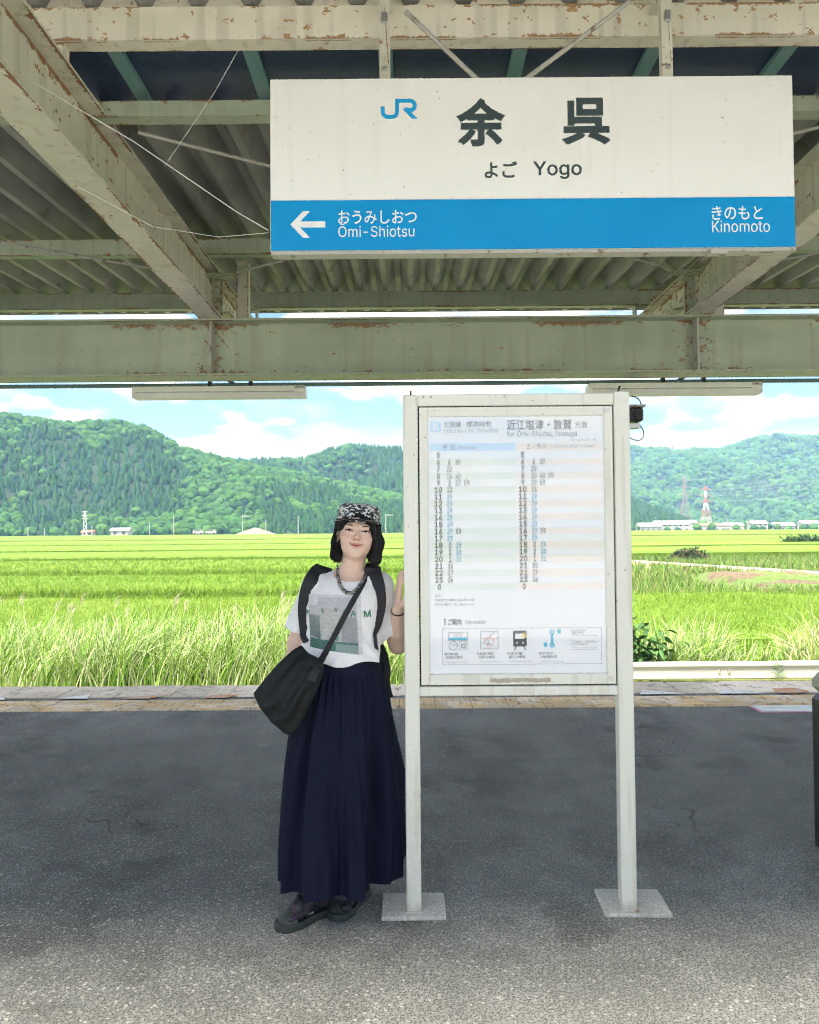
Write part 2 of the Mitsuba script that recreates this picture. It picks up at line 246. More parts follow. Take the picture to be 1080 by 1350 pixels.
 '休': '240;ũűźƁƍƙƚƮƫǓƪǕűǕűǦƵǧƵȠǇȠǇǧȍǦȍǕǒǔǡƳǱƙȁƄȓŴȆťǷųǤƍǖƥǈǃǇǂǇņƵņƵƽƞƓƑƀƁŭŶŤ/ĶƱĭǂłǖŔǮŠȂŮȢƀȝŻȏůǷŦǩŦŇŔŇŔǍŒǍŉǀĹư',
 '案': '240;ĻŊıřļśŞŧŵųƇƁĴƂĴƑƕƑƖƥƨƥƩƑȌƑȌƂƹƁǈŵǣŧȅśȐřȐŖȋŒȆŉǲŏǓŝƺŭƩżƨŻƨņƖŇƕźƅŬŶŢőŐ/ķƪŮưƉƷŖǀŮǚĸǚķǩżǩƌǿƜǻƜǸƒǭƒǩȊǩȉǚǚǚǓǎƿƼǁƺǡƳȃƩǿƣǶƜƩƱƗƪŹƣĿƜĽƝ|ųǊƥǀƺǌǆǙƃǚ/ĻȒƖȒƐȠƟȥƬȒȆȒȆǯǴǰǳȃŎȃŌȁŌǯĻǯ',
 '内': '240;ŀǻƗǻƗȤƩȤƩǻȁǻȁřǽōǷŉǯŇǉņǇŏǃŗǫŘǯŜǯǩƩǩƨǗƥǋƫǃƺƷǟƒǩƅǚźƼƝƠƷƖƤƋƕŸƃŨŸŤŷŘƅŰƔƀƤƇƮƒǇƖǚƗǨœǩŒņŀņ',
 '凡': '240;ıŒłţŌűŖƆŜƛŠƶšǋšȖǘȖǘŢǜŞǸŞǻŠǾŭȀƋȐƃȎťȈœȄŏǽŌǖŌǍŏǇŘǅŦǅȄŴȄŲưůƛŨƁřŢőŗŀņľņ/źǐƆǚƉǚưƱƺƥƺƣƭƘƫƘƖƳ',
 '例': '240;ǖňǑŚǰřǵŞǵȣȆȣȅŔȀōǺŊǮň/ǎƁǎȈǝȈǝƁ/ŤƣŮƲŹǊƂǧƈȁƇȆůȆůȗǃȗǃȆƚȅƒǡƷǡƾǟƻǅƲƞƩƅƟűƎřŹņŷņŭŕŶŚƃŧƏŸƗƈƏƒžƠƅƩƉƫƛƜƟƛƧƶƫǐƌǐžƫŲƘ/İǆļǗŊǲśȤŪȠūȝŨȓśǱśŇŊŇŊǊňǋĺƵĸƵ',
 '駅': '240;ƐŏƞŪƣŻƧƓƩƲƩȚȆȚȆƷǡƷǠƳǨƑǶŰǿţȉřȏŖȐœȄŅǳŕǩţǛƂǓƠǐƶǎƷƺƷƹƠƵſƯŦƪřƟņ|ƹǉǶǈǶȉƹȉ/ĽȚƖȚƖȋųȊųǵƑǵƑǧųǦųǑƑǑƑǃųǃųƬƘƬƖƁƒŝƎŏƇňƀņũņťŕŻŔƁŚƅŴŽŲŰƒŵƔźƒƆŻƈƝĽƝ|ŌƭŤƬŤǃōǃ|ŌǒŤǑŤǧŌǧ|ōȊŌǷōǵŢǵŤǶŤȋ/ŞƌşƎŨƏŰŴűŨŧŧŦų/ōƋŖƌřŹŚŠőŞ/įŘĸůĻƏĽƐņƎŅŷĿŝĺœ',
 '情': '240;űǈűǖƶǗƶǥƴǧžǧžǴƶǴƶȃŸȃŸȑƵȑƶȤǇȤǈȑȇȑȇȃǇȃǇǴȁǴȁǧǈǧǇǗȎǖȎǈ/ƂƺǻƺǻŔǸōǴŊǧŇǏňǋŗǩŗǪřǩŬƔŬƓņƂņ|ƓŻǩźǪƋƔƌ|ƓƛǩƚǪƫƔƬ/şǻŠǽŪȁŬȀŶǨŸǞūǙŦǫ/ŌŇŌȣŝȤŝŇ/įƷĶǖĹǵŇǴńǓĽƳ',
 '報': '240;ƥșȂșȂǢǽǛǵǘǓǗǎǥǎǧǩǦǱǧǲȇǱȉƶȉƶǈǽǈȈǄȄƯǽƙǫŵǿšȑŗȅňǱŕǡŦǌŐǀŇƽņƷōƶŇƥŇ|ǇƷǗƑǝƇǡƅǮơǴƸǈƸ|ƶŗƸŖǁŝǖŵǇƎƷƸƶƷ/ĳƇŠƈŠƢĹƢĹƲŎƳŊǂńǍńǏŎǑŎǓĳǔĳǣŠǣŠǻĺǼĺȋŠȋŠȤűȤűȋƖȋƖǼűǼűǣƜǣƛǓƇǓƇǑƎǐƏǍƀƳƁƲƗƲƗƢűƢűƈƜƇƜŷűŷűŇŠŇŠŷĴŷ|őǒřǄŝƹŝƵŗƴŘƲŰƲſǑžǓ',
 '運': '240;ĲŚĳŝŅůœŸœƴĳƴĳǅťǅťŸŽŦƍšƣŞǑŞȏŢȋőǰŏƧŎƒŐſŕųśŝūŒŦľŌ/ŲǰųȜȇȜȇǰǶǰǵȎƄȎƃǸƲǷƴȄǅȄǆǷǳǷǳǪǅǪǅǛǻǚǻƖǆƖǅƈȉƇȉŹǆŹǅŦƳŦƲŹųŹųƇƳƇƲƖſƖſǚƲǚƳǩƄǪƃǰ|ǅƣǪƢǪƲǅƲ|ǅƿǪƾǪǎǅǎ|ƏƣƳƢƳƲƏƲ|ƏƿƳƾƳǎƏǎ/ĹȐĹȒľȕňșŝȂŧǴŨǯřǦŌǻ',
 '行': '240;ƆǂƆǓȍǓȍǂǩǁǩŗǦŏǢŋǐŇƱŇƫŗƫřǒŘǗŜǗǂ/ƐȄƐȕȆȕȆȄ/ĮƧĿƴřǎŦǞűǰƂǪŶǖŨǅŨņŖņŖưŔưĻƘ/ıǮĳǲļǷŐȈŨȤŹȝŭȍŗǷļǡ',
 '列': '240;ǑŗǯŘǳŚǴŞǴȣȆȣȅœȀŌǺŉǬŇǗŇ/ǂȈǔȈǔƁǂƁ/ĵƧńƽŌǍřǲŝȂŜȆķȆķȗƱȗƱȆűȆůȅŦǡƠǢƩǟƪǜƧǋơƳƘƚƍƄƀűŨřŚŏŇŅŅŅĻŔōŜŞŨūŴŷƄūƑŔơŕƥŜƮşƯƂƖƎƱƖǐşǐŒƲŃƜ',
 '車': '240;ĵũĵźƖŻƕƎŎƎŎǫƕǫƖǽļǽļȎƕȎƖȤƩȣƪȎȄȎȄǽƩǽƪǫǳǫǳƎƪƎƩŻȌźȌũƩũƨŅƖņƕũ|ƩƞǡƝǡƶƩƶ|ƩǅǡǄǡǜƩǜ|şƞƖƝƖƶşƶ|şǅƖǄƖǜşǜ',
 '位': '240;ŶšǋšǘƚǡǘǣǚǵǖǨƓǜŢȍšȍŐŶŐ/ƁǸȃǸȃǦƁǦ/ƸȌƱȡƺȤǃȤǍȆǍǿƼǻ/ƑǏƒǕơǘƫƨƲźƲűƤŭơŭƠůƜƖ/ıǂłǕŔǯťȏŬȢŮȣŽȞŶȊťǪťŇœŇœǌőǌŋǂļƱ',
 '置': '240;ĶŎĶśŖŜŖǀƍǀƐǊƏǏĸǏĸǝƒǝƕǩƔǫńǫńțǿțǿǫƨǫƥǞȅǝȅǏƣǏƟǁǪǀǪŜȋśȋŎ|ǭȍǄȎǄǸǭǸ|ŧŶǗŵǘƂŨƃ|ŨŪŨśǘŜǗŪ|ŨƜŨƎǘƏǗƜ|ŨƴŨƧǘƨǗƴ|ƌǹƴǸƴȎƌȎ|ŕǹżǸżȎŕȎ',
 '路': '240;ĴŒıŤĽŦľƹōƸōũşŮşǎĽǏĽȚƋȚƌǛƖǤƦǻưȏƷȤǈȠǁȋǳȌǾȇǷǳǮǡǛǇǠǀǫƷǼƬȑƣȇƔǿƕǾŇǮŇǭŏƲŏƱņơņƠƖƝƗƚƔƑƑƉƝŰƝŰųƐŹƑũĶŒ|ƮƟƯƞǰƟǟƫǐƹǍƹƾƪ|ƱŠǮşǮƎƱƎ|ƷǷƾǩǏǔǚǡǧǺƺǻ|ƋǏŰǏŰƮƎƭƏƢƞƩƯƴǃǆƮǧƙǍƔǏƌǖ|ŻȉōȊōǟŻǟ',
 '図': '240;ĽȘȄȘȄŇǱŇǰŘŐŘŏŇĽŇ|ŏŪǱũǱȇŏȇ/ŚŶœƀšƃŹƋƏƗƁƦųƹŨǍŞǩŮǬŴǚƃƿƏưƠƢƱƱƿǄǈǕǏǬǕǭǢǫǙǐǏƽƼƤƯƘƳƔǉƊǥƂǮƁǣŰǒŴƹŽƟƌſŻşŰŜŰ/ƐǺƐǼƕȁƙȄƜȄƱǳƹǫƽǤƳǚƱǚƮǠƞǰ/ƄǝƎǥƑǥƤǒƯǁƣƸƗǊ',
 'ん': '240;ĺŘřƟƖȕƫȍƫȋƖǫŹƴƍƾƢƿƪƼƲƴƶƩƷŵƺŬƾŨǆťǕŦǝŪǨŴǳƆǻƟǽƟȋƓȆƃǾųǵŦǭŞǦřǕŒƻŒƲŖƬśƥŪƤƟơƨƖƮƊƭźƥŧƏŚųŏő',
 '忘': '240;ǵŮǡƔǮƙǲƘȄŸȍşǼř/ĸǸĸȉƛȉƑȠƟȥơȥƤȡưȉȆȉȆǸũǷũǇǻǇǻƶŗƶŗǸ/ŪƕżƕżţžşƅŝǈŝǎşǑţǓŸǕŹǝŴǤųǢşǝŔǘŐǐōžōűőŭŕŪŝ/ƌƥƌƧƏƩƚƮƳƔƻƉƽƃƮŻƟƒ/ĳŞłŸŌƔŜƏőŰŅřŁŗ',
 'れ': '240;ĵŽũǄŬǚŬǞŤǞĽǘĻǬŎǬŭǰŮșŸșƄȘſǵƇǭƇǪŽǛżǏƟǩƷǴǁǶǑǵǚǱǡǫǦǠǧǍǞƇǟųǢůǧŭǴŮȁŴȍƀȏƀȒŬȀŞǭŘǜřǖŜǐŢǋůǋƃǓƼǔǕǐǟǅǤƸǣƧǜƌǈźƶŹŷŻŐŧŐŨƣťƢłŭ',
 '所': '240;ƉőƓŝƛūƥƌƨƦƨȋǖȔǽȡȉȓȉȑǲȉƻǽƻǒȎǒȎǁǲǀǲŇǠŇǟǁƻǁƸƎƴŻƬŤƥŗƘņƖņƏŎ/įőĸŨľƊŀƶŀȌŰȔƒȟƝȏżȅœǿőǽŒǧƒǧƒƠőƠŌůŃŐĽņ|őƱƁưƁǗőǗ',
 '在': '240;ıƞŃƬœƽťǖŰǫůǭķǭķǾŹǾƆȤƘȟƎǾȉǾȉǭƅǭŸǒŨƻŨŇŖŇŖƤļƎĺƎ/ŸŝƸŝƸơƂơƂƲƸƲƸǠǊǠǊƲȀƲȀơǊơǊŞȉŝȉŌŸŌ',
 '用': '240;İŐŀũņŻŋƓōƮōȓǽȓǽřǺŐǶŌǧňǅňƿŘǧřǪŚǫŝǪƐƪƐƪňƘňƗƐŜƐřŽŒŦńŌĽŅĵŎ|ƪƢǫơǫǊƪǊ|ƪǜǫǛǫȂƫȂƪȀ|ŞƢƘơƘǊŞǊ|şȁŞǛƘǛƘȂ',
 'い': '240;ǈǳǈǵǛǻǥǬǯǘǻƷȂƚȅƆȄƂǳŻǱżǬƠǢǃǘǜǌǰ/ņȁŝȂŜƾŞƨŦƆŰŴŻŮƀŮƅŰƋŶƒƂƙƕƛƟƫƎƣŹƚũƎŜƆŘŹŗŪŝşŨŔŽŏƎŊƭňǋňǷ',
 'た': '240;ƘŵƙƇƜƕƮƓƫƇƫŸƱŮƽũǈŧǬŨȂŬȁŘǤŕǆŕƴŘƦŞƞťƚŬ/ƩǍǔǐǽǎǾƻǤƾǂƾƩƼ/ŁǞŁǱŎǯŷǰŻȆŻșƒȗƋǷƋǲƥǶƸǻƷǧƆǟƀǁŴƗũŶŚőņŗŅŚŏŬŠƙŬǀųǝ',
 'A': '166;ĮŚŭȉƈȉǈŚưŚƞƋŗƋņŚ|ŴǟşƞƘƟƌƾŻǴŹǳ',
 'B': '157;ĽȉƋȈƝȁƪǴưǤưǑƮǊƤƽƔƵƤƯƯƥƵƚƷƒƷſƴŵƮūƣŢƘŝƈŚĽŚ|œůƅŮƘŴƞźƢƅƢƍƞƙƖƢƉƨœƩ|œƽſƼƎǁƕǇƛǕƚǢƕǬƍǲƁǵœǵ',
 'C': '175;ĶƦķǆľǟňǰŏǸŜȂŦȇźȌƌȌƞȈƲǽƻǴǄǦǈǛǉǒƳǒƲǙƭǣơǯƗǴƊǷŷǶũǱřǣőǕōǇŋƭŏƔřƁţŷŭűżŭƊŭƗŰƥŸƪŽƲƋƳƒǉƒǆƃƾŴƳŨƣŞƓřźŘůŚŜŢŌůłŽĺƐ',
 'D': '173;ĽȉƀȉƑȆƨǻƴǰƻǦǀǜǆǆǆƞǃƐƽƁƶŶƦŧƓŞžŚĽŚ|œůŻŮƎŲƠŽƬƏưƝƲƭƱǁƮǎƤǢƝǩƏǱŽǵœǵ',
 'E': '144;ĽȉƨȉƨǵœǵœƼƢƼƢƨœƨœůƩŮƩŚĽŚ',
 'F': '142;ĽȊƧȊƧǶœǶœƺƟƺƟƦœƦœŚĽŚ',
 'G': '178;ĶƦķǆĽǝŊǳœǼţȆźȌƌȌƠȇƵǺƾǰǆǢǊǒƴǒƩǧƝǱƏǶżǷŭǳŞǩŖǟŏǏŌǂŋƭōƝőƏřƁţŷŸŮƋŭƟųƫŽƴƏƶƟƉƟƉƲǋƲǋƓǆƀƾŲƲŦƢŝƎŘŻŘŦŝŗťŊűŃŻĺƐ',
 'H': '178;ĽȉœȉœƾƮƾƯȉǅȉǅŚƯŚƮƪœƪœŚĽŚ',
 'I': '106;ĳŚĳŮŒůŒǴĳǵĳȉƇȉƇǵŨǴŨůƇŮƇŚ',
 'J': '137;ĴƄĴƖŊƖŊƆōżŐŶŗŰţŬŭŬŹŰƀŶƆƆƆȊƜȊƜƄƘŴƓūƊŢźŚŰŘŠŘŖŚņŢĽūĸŴ',
 'K': '161;ĽȉœȉŔƯŬǌƥȉǂȉżƽǂŚƨŚŭƭœƓœŚĽŚ',
 'L': '135;ĽȉœȉœŮƤŮƤŚĽŚ',
 'M': '216;ĽȉŞȈƈƜƕŵƠƘǋȈǫȉǫŚǖŚǕǭǆǀƞŚƊśşǈŔǬŒǬŒŚĽŚ',
 'N': '181;ĽȉŘȉƢƔƱŹƱȉǈȉǈŚƭŚƫŜŮƼœǫœŚĽŚ',
 'O': '183;ĶƦĶƾĸǌŁǥňǰŕǽŠȄůȊŻȌƍȌƘȊƫȂƷǹƿǰǅǧǍǔǑƾǑƦǏƘǉƅǂŸƶŪƫŢƘŚƍŘŴřŦŝŖŦňŴŀƁĺƐ|ŋƷŌƢőƏřƁţŷŰŰŽŭƊŭƚűƤŷƮƁƶƏƹƙƼƷƺǇƶǕƮǣƤǭƚǳƊǷŽǷŰǴţǭŕǝōǇ',
 'P': '153;ĽȉƃȉƔȅƣǼƫǳƱǧƴǚƴǉưƹƫƯƟƣƔƝƃƙœƙœřĽř|œƮſƭƑƳƚƽƞǋƞǗƙǧƎǱƄǴœǵ',
 'R': '154;ĽȉƊȈƝȁƫǴưǫƴǛƴǋƲǁƫƲƢƩƕƣƕƠƻŚƠśżƞœƞœŚĽŚ|œƳƀƲƍƵƔƹƚǀƞǍƞǙƙǨƒǯƅǴœǵ',
 'S': '155;ĹŸĶƈōƈŏŽřŲŢŮůūżūƉŮƕŴƛźƠƈƟƑƝƖƖƝƏơşƯŒƵňƼŁǄĽǌĻǔĻǢŀǱŌǿŚȇţȊŮȌƇȋƒȈƢǿƪǷưǭƲǝƝǝƙǪƒǱƃǷŰǸţǵŚǰŒǦŐǚŔǎŠǅƗƴƢƮƭƤƴƖƵƃƱŵƨŨƟšƌřƀŗūŗşřŎŠŀŬ',
 'T': '154;ĳǵĳȉƷȉƷǵƀǴƀřŪřŪǵ',
 'U': '178;ĽȉœȉœƑŖƅŜŻťųŴŭƈŬƕůƠŵƦŻƬƅƯƑƯȉǅȉǅƍǃƃƽŵƹůƫŢƢŝƒŘűŘŜşœťŅŵŀƀĽƍ',
 'V': '166;ĮȈņȉŻůƯȈǇȉƈŚŮŚ',
 'W': '236;ŞŚĮȉŅȉūųƑȉƫȉƬȇǊƔǐŶǒŴǷȉȎȉǟŚǄśƥǍƞǭƙǔŸŚ',
 'Y': '162;ĮȈňȉŮǋŹƵƆǎƪȉǄȉƄƢƄŚŮŚŮƢ',
 'a': '136;ĳƆķƒŃƝŏƢŝƥſƩƅƫƈƱƇƺƂǅŸǋŲǌŦǌŝǊŔǅŋƹķƿĻǉńǓŕǜŤǟŴǟƇǚƏǕƗǌƝƹƝŚƈŚƇŬżşŭŘŘŗŇŜĺŧĵŰĳŸ|ňƀŌŲŕŬŝŪŪŪųŬżűƅżƈƈƈƛŷƖŝƓœƐŊƈ',
 'b': '148;ĻȉŐȉŐǈŝǗťǜűǟſǟƎǛƘǕƢǋƩƿƯƩƯƎƬſƢūƘšƌŚƀŗŰŗŨřśšőŮŏŭŏŚĻŚ|ŐƣŔƁŚŶţŮůŪŻŪƃŬƋűƕſƚƓƙƪƖƵƐǀƇǈźǌůǌŠǆřƿœƲ',
 'c': '137;ĴƑĵƬĻƿŁǉŌǔŘǛŨǟŷǟƇǛƕǓƟǈƤƾƤƺƐƵƌƿƂǈŵǌŪǌŝǈŔǀŎƶŋƬŉƗŌƆœŷŝŮũŪŶŪžŬƈŲƍŸƑƂƥŽƢųƜŪƕţƊŜŸŗŧŗŐşņŧĽųķƁ',
 'd': '147;ĴƑĴƦķƶľǆŃǍŎǗŘǜťǟųǟżǝƅǘƓǉƓȉƩȉƩŚƔŚƓŮƑŮƌťƅŞżřųŗŤŗŘŚŊŢľŰĸŽ|ŉƠōƂœŷśůũŪŴŪſŭƋŸƐƂƓƏƓƨƌƽƅǅŹǋũǌśǇŖǃŎƶ',
 'e': '140;ĴƐĵƬļǁņǏŐǗŚǜŨǟŶǟƆǛƖǑƢǀƨƨƨƔŉƓŋƇőŹŚŰŦūŸŪƃŭƍŵƑžƥŹƦŷƤŲƟŪƏŝźŗũŗŞřŒŞŇŦĽųķƁ|ŊƧƑƦƒƫƌƽƄǆŹǋũǌśǇŒƿŌƳ',
 'f': '89;ĪǋĪǝńǝŅǺŉȂőȊŘȎţȑŲȑŽȎŷǻűǽţǼŝǸřǬřǝŸǝŸǋřǊřřńřńǋ',
 'g': '147;ĴƒĴƧĹƼŃǍŐǘŘǜťǟŸǞƅǘƓǉƔǊƔǝƨǝƨŌƦńƠĹƘıƐĬŹĦŦĦŚĨŇıĽĻĺłŊŌŕŀŢĺŶĹƈĿƏņƓŒƓűƏŰƍūƅţŹŝţŜŗşōŤŁůĹŽ|ŉơŊƐōƅőŽŚŴŨůŵůŽűƉŹƑƉƓƓƓƧƏƷƉǁſǉŴǌũǌšǊŕǂōƵ',
 'h': '143;ĻȊŐȊŐǉŜǗťǜŰǟſǟƋǜƔǗƝǍƤƷƤŚƏŚƎƵƊǀƅǆŷǌŬǌšǉŚǄŔƼŐƬŐŚĻŚ',
 'i': '58;ķǽķȅĹȉłȏŉȏŎȍŔȅŔǽŒǹŉǳłǳĽǵ/ĻǝŐǝŐŚĻŚ',
 'k': '132;ĻȉŐȉŐƣœƣŬƼƊǝƥǝůƦůƤƩŚƎŚŞƖŐƉŐŚĻŚ',
 'l': '67;ĻȉŐȉŐŹœŮŘŬŤŭŨŝŦŚŒřņŝŀţĻŰ',
 'm': '211;ĻǝŐǝőǊŕǑŠǛůǠŻǠƈǛƐǓƖǇƛǐƢǗƳǟǋǟǜǖǣǍǨƾǨŚǓŚǓƸǐǂǌǇƾǍƴǍƨǉơǂƝƸƜŚƇŚƇƹƄǂƀǇźǋŲǍũǍşǊŖǂŒƻŐưŐŚĻŚ',
 'n': '143;ĻǞŐǞőǉŜǗťǜŰǟſǟƋǜƔǗƚǑƠǇƤƷƤŚƏŚƎƵƊǀƅǆŷǌŬǌšǉŚǄŔƼŐƬŐŚĻŚ',
 'o': '144;ĴƑĵƬļǁŁǉŌǔŞǝŨǟŷǟƁǝƏǗƟǈƩƲƫƨƫƎƦŻƟŮƖŤƌŝƂřŸŗŧŗŘśōšņŧĽųķƁ|ŊƧŊƎōƂœŷŚŰũŪŶŪžŬƄůƍŸƓƅƖƓƖƢƒƴƌƿƅǆžǊŵǌŪǌšǊŔǀŎƶ',
 'p': '148;ĻǝŏǝŏǊőǈŝǗŧǝŰǟƀǟƎǛƘǕƦǅƬƷƯƩƯƎƬſơŪƒŝſŗūŘŜŠŔŬŐŮŐĩĻĩ|ŐƒŖżŚŶţŮůŪźŪƈůƓŻƗƅƚƓƙƪƖƵƐǀƇǈŻǌůǌšǇŘƾŒƯŐƥ',
 'r': '91;ĻǝŐǝőǊŖǓŢǜŭǟžǟžǊŬǋţǉŜǅŕƾŒƷŐƯŐŚĻŚ',
 's': '127;ĵŸķŻŉſŋŸœůšŪųūźŭƂųƅŹƆſƄƆžƌųƐőƘŇƝŀƣĺƮĹƿĻǆŁǏňǖŗǝšǟŲǟſǜƊǖƔǋƘƿƆƻƁǄźǊŰǍŤǍŖǈŐǂŎƹőưŖƬŠƨżƢƇƞƖƒƛƅƛŹƕŪƉşŻřŰŗŘŘŎśŁţĹŭ',
 't': '78;ĪǋĪǝľǝľǽœǽœǝŮǝŮǋœǊœŹŖůŚŬŮūűŚũŘŕřŉşłŧľųľǊ',
 'u': '143;ĻǝŐǝŐƈŕŷŚűţŬŴūžŮƅųƋŻƎƄƏǝƤǝƤŚƏŚƎŮƇŤƁşůŘŠŘŔśŋŠŅŦĿŰĻƀ',
 'v': '135;įǚįǞņǝŠƕŪŲŬűƑǝƨǞƦǕŷŚŠŚ',
 'w': '196;ıǙıǞŇǝţŴžǛƀǞƕǞƥƧƱŵǍǜǎǞǤǞƽŚƧŚƊǃŮŜŭŚŘŚ',
 'x': '131;İŚŝƝĲǝŋǝŪƫŶǁƉǝơǝŶƞŶƛƣŚƊŚũƏşżňŚ',
 'y': '135;ŠśįǝņǝūűƑǝƨǝůŅũĹŠįŗĪŏĨŀĨĹĪĽļŌĻŒĽŘŃŜŋ',
 'ō': '144;ĴƑĵƬļǁŁǉŌǔŞǝŨǟŷǟƁǝƏǗƟǈƩƲƫƨƫƎƦŻƟŮƖŤƌŝƂřŸŗŧŗŘśōšņŧĽųķƁ|ŊƧŊƎōƂœŷŚŰũŪŶŪžŬƄůƍŸƓƅƖƓƖƢƒƴƌƿƅǆžǊŵǌŪǌšǊŔǀŎƶ/ŏȉƐȉƐǸŏǸ',
 'Ō': '183;ĶƦĶƾĸǌŁǥňǰŕǽŠȄůȊŻȌƍȌƘȊƫȂƷǹƿǰǅǧǍǔǑƾǑƦǏƘǉƅǂŸƶŪƫŢƘŚƍŘŴřŦŝŖŦňŴŀƁĺƐ|ŋƷŌƢőƏřƁţŷŰŰŽŭƊŭƚűƤŷƮƁƶƏƹƙƼƷƺǇƶǕƮǣƤǭƚǳƊǷŽǷŰǴţǭŕǝōǇ/ţȵƤȵƤȤţȤ',
 '0': '156;ĹƣĹǀľǝŇǲŕȂŝȇũȋžȌƍȈƝǽƦǱưǗƳǄƳƠƱƑƫŽƣŮƚŤƋśžŘŨřśŞŊŭłŻļƎ|ŎƹŏƞŒƎŚźšŲŭŬżūƇůƐŷƗƃƜƕƞƥƞƿƘǞƐǭƊǳżǹűǹťǵŞǯŕǠőǒ',
 '1': '156;łŚŃŭűŮűǳŭǳŇǕņǭūȉƆȉƆŮƮŭƮŚ',
 '2': '156;ľŚľūƅƷƎǃƕǕƕǟƒǩƊǲžǷůǸŦǶŞǱŗǨŔǗĿǗĿǡłǬŉǸŐǿŠȈŭȋŽȋƊȈƛǾƢǶƨǫƪǣƪǑƨǉơƻƖƬŝůƭŮƭŚ',
 '3': '156;ĶƆōƇőźřŲŦŭŸŬƅůƎŴƔŻƘƇƘƑƖƙƍƦŻƮŞƯşǃƈǱƊǶĿǶĿȊƧȊƦǷŵƿƍƻƗƶƝƲƨƥƮƓƮƄƫŹƥŮƕŠƆŚŻŘŢřōšŀŬĹŸ',
 '4': '156;ĶžķƒŻȈƒȉŎƒƉƑƉǈƞǈƞƓƠƑƶƑƶŽƞŽƞŚƉŚƉŽ',
 '5': '156;ĽƀĽƇŒƇŕżŞŲŮŬŹŬƆŰƑźƖƃƘƌƘƘƓƧƌưƃƶŸƹŬƹşƶŕưŀƲŊȊƥȊƥǶŜǶŗǊŘǃŝǇŪǌƃǌƔǅƢƸƨƮƬƢƭƈƪżƠūƓŠƅŚżŘťřśŜŌťłű',
 '6': '156;ľƉľƚŃƭŘǒſȊƕȊƖȈŧǃųǆƇǅƖƿƣƳƪƦƭƙƬƂƣŮƖšƇŚžŘŭŘŤŚŚŞŌũŃŷ|ŔƌŗŽšűŰūŻūƊűƔŽƘƍƗƚƓƥƊƯŻƵŰƵŤƱŚƨŔƚ',
 '7': '156;ĽǵĽȉƮȉƮǳšŚŉśƖǴ',
 '8': '156;ĺƂĻƕŁƣŋƮśƶŒƺŊǁłǐŁǦňǷŖȄŤȊŮȌƄȋƎȈƙȂƟǽƨǰƫǦƫǕƩǍƢǁƚƺƑƶơƮƫƣƯƛƲƐƲƂƯŷƪŮƝŢƋŚſŘŦřŘŝŌŤŀű|ŐƆœźŜűũŬŽūƏűƗŸƜƅƜƏƗƜƌƦżƫůƫšƧŕƝŐƒ|ŖǡřǍŢǃŬƿŻƾƈǂƑǊƖǗƖǡƐǯƇǶżǹŰǹťǶŜǯ',
 '9': '156;ľǋĿǢņǳŐǿŤȊŮȌŽȌƊȉƝǽƨǭƭǛƭǊƨƷƙƛŬŚŖŚŕŜƄơŹƞŪƞŕƥňƱńƷ|ŔǝŖǃŚƼšƵŰƯŻƯƊƵƓƿƘǑƗǝƒǪƊǳŻǹŰǹŤǵśǭ',
 '-': '156;ŏƮƜƮƜƛŏƛ',
 ',': '64;ĵİĿųŗųŅİ',
 '.': '65;ĹŤĹŬĻűŀŶŅŸōŸŒŶŗűřŬřŤŗşŒŚōŘŅŘŀŚĻş',
 '&': '154;ĴƁĴƏĸƜŃƪŖƹŋǇŃǘłǪņǷŏȂŠȊŵȋƆȅƑǻƕǴƗǭƗǝƒǑƋǈŴƶƘƊƝƒƠƨƴƨƲƐƧŸƾśƥśƙũƎŠźřţŘŘŚŊŠľŪķŶ|ŊƏŌźŔűŤūűūŹŭƃűƌŹţƪœƞŎƘ|ŗǦŘǝŜǓŤǈŨǆŵǏƀǛƂǢƁǭźǶŶǸũǹŢǷśǱ',
}


# ------------------------------------------------------------------ materials
def mat(key, base, rough=0.5, two=False, bump=None, bump_scale=0.001, spec=0.5, metallic=0.0, **kw):
    rgb = lambda c: {'type': 'rgb', 'value': list(c)} if isinstance(c, (tuple, list)) else c
    b = {'type': 'principled', 'base_color': rgb(base), 'roughness': rough, 'specular': spec, 'metallic': metallic, **kw}
    if bump is not None:
        b = {'type': 'bumpmap', 'arbitrary': bump, 'scale': bump_scale, 'bsdf': b}
    scene[key] = {'type': 'twosided', 'bsdf': b} if two else b
    return key


def rust_paint(paint, paint2, amount, tan=False):
    def fn(p, n, uv):
        e = dr.minimum(uv.y, 1 - uv.y)
        a = fbm(p.x * 3.1 + 2, p.y * 3.1, p.z * 6.0, 4)
        b = fbm(p.x * 34, p.y * 34, p.z * 34 + 5, 4)
        c = noise(p.x * 140, p.y * 140, p.z * 140)
        edge = smoothstep(0.16, 0.0, e) * smoothstep(0.36, 0.60, a)
        spots = 0.8 * smoothstep(0.76, 0.84, b + 0.12 * c + amount * 0.42 * a - 0.13 + 0.10 * smoothstep(0.25, 0.02, e))
        jx = dr.minimum(dr.abs(p.x + 1.33), dr.abs(p.x - 1.95))
        edge = edge + 0.45 * smoothstep(0.26, 0.03, jx) * smoothstep(0.45, 0.65, b) * smoothstep(5.36, 5.44, p.y)
        m = dr.clip(0.9 * smoothstep(0.60, 0.78, 0.55 * b + 0.26 * c + 0.42 * edge + amount * a * 0.18) + spots, 0, 1)
        col = mix(paint, paint2, smoothstep(0.35, 0.7, fbm(p.x * 1.3, p.y * 1.3, p.z * 4, 3)))
        col = col * (0.86 + 0.22 * fbm(p.x * 9, p.y * 9, p.z * 2.2, 3))
        streak = smoothstep(0.56, 0.80, noise(p.x * 33, p.y * 33, p.z * 1.6)) * 0.22
        col = mix(col, (0.24, 0.21, 0.14), streak)
        r = mix((0.10, 0.045, 0.025), (0.30, 0.15, 0.06) if not tan else (0.50, 0.30, 0.13), b)
        return mix(col, r, m)
    return mikit.proc(fn)


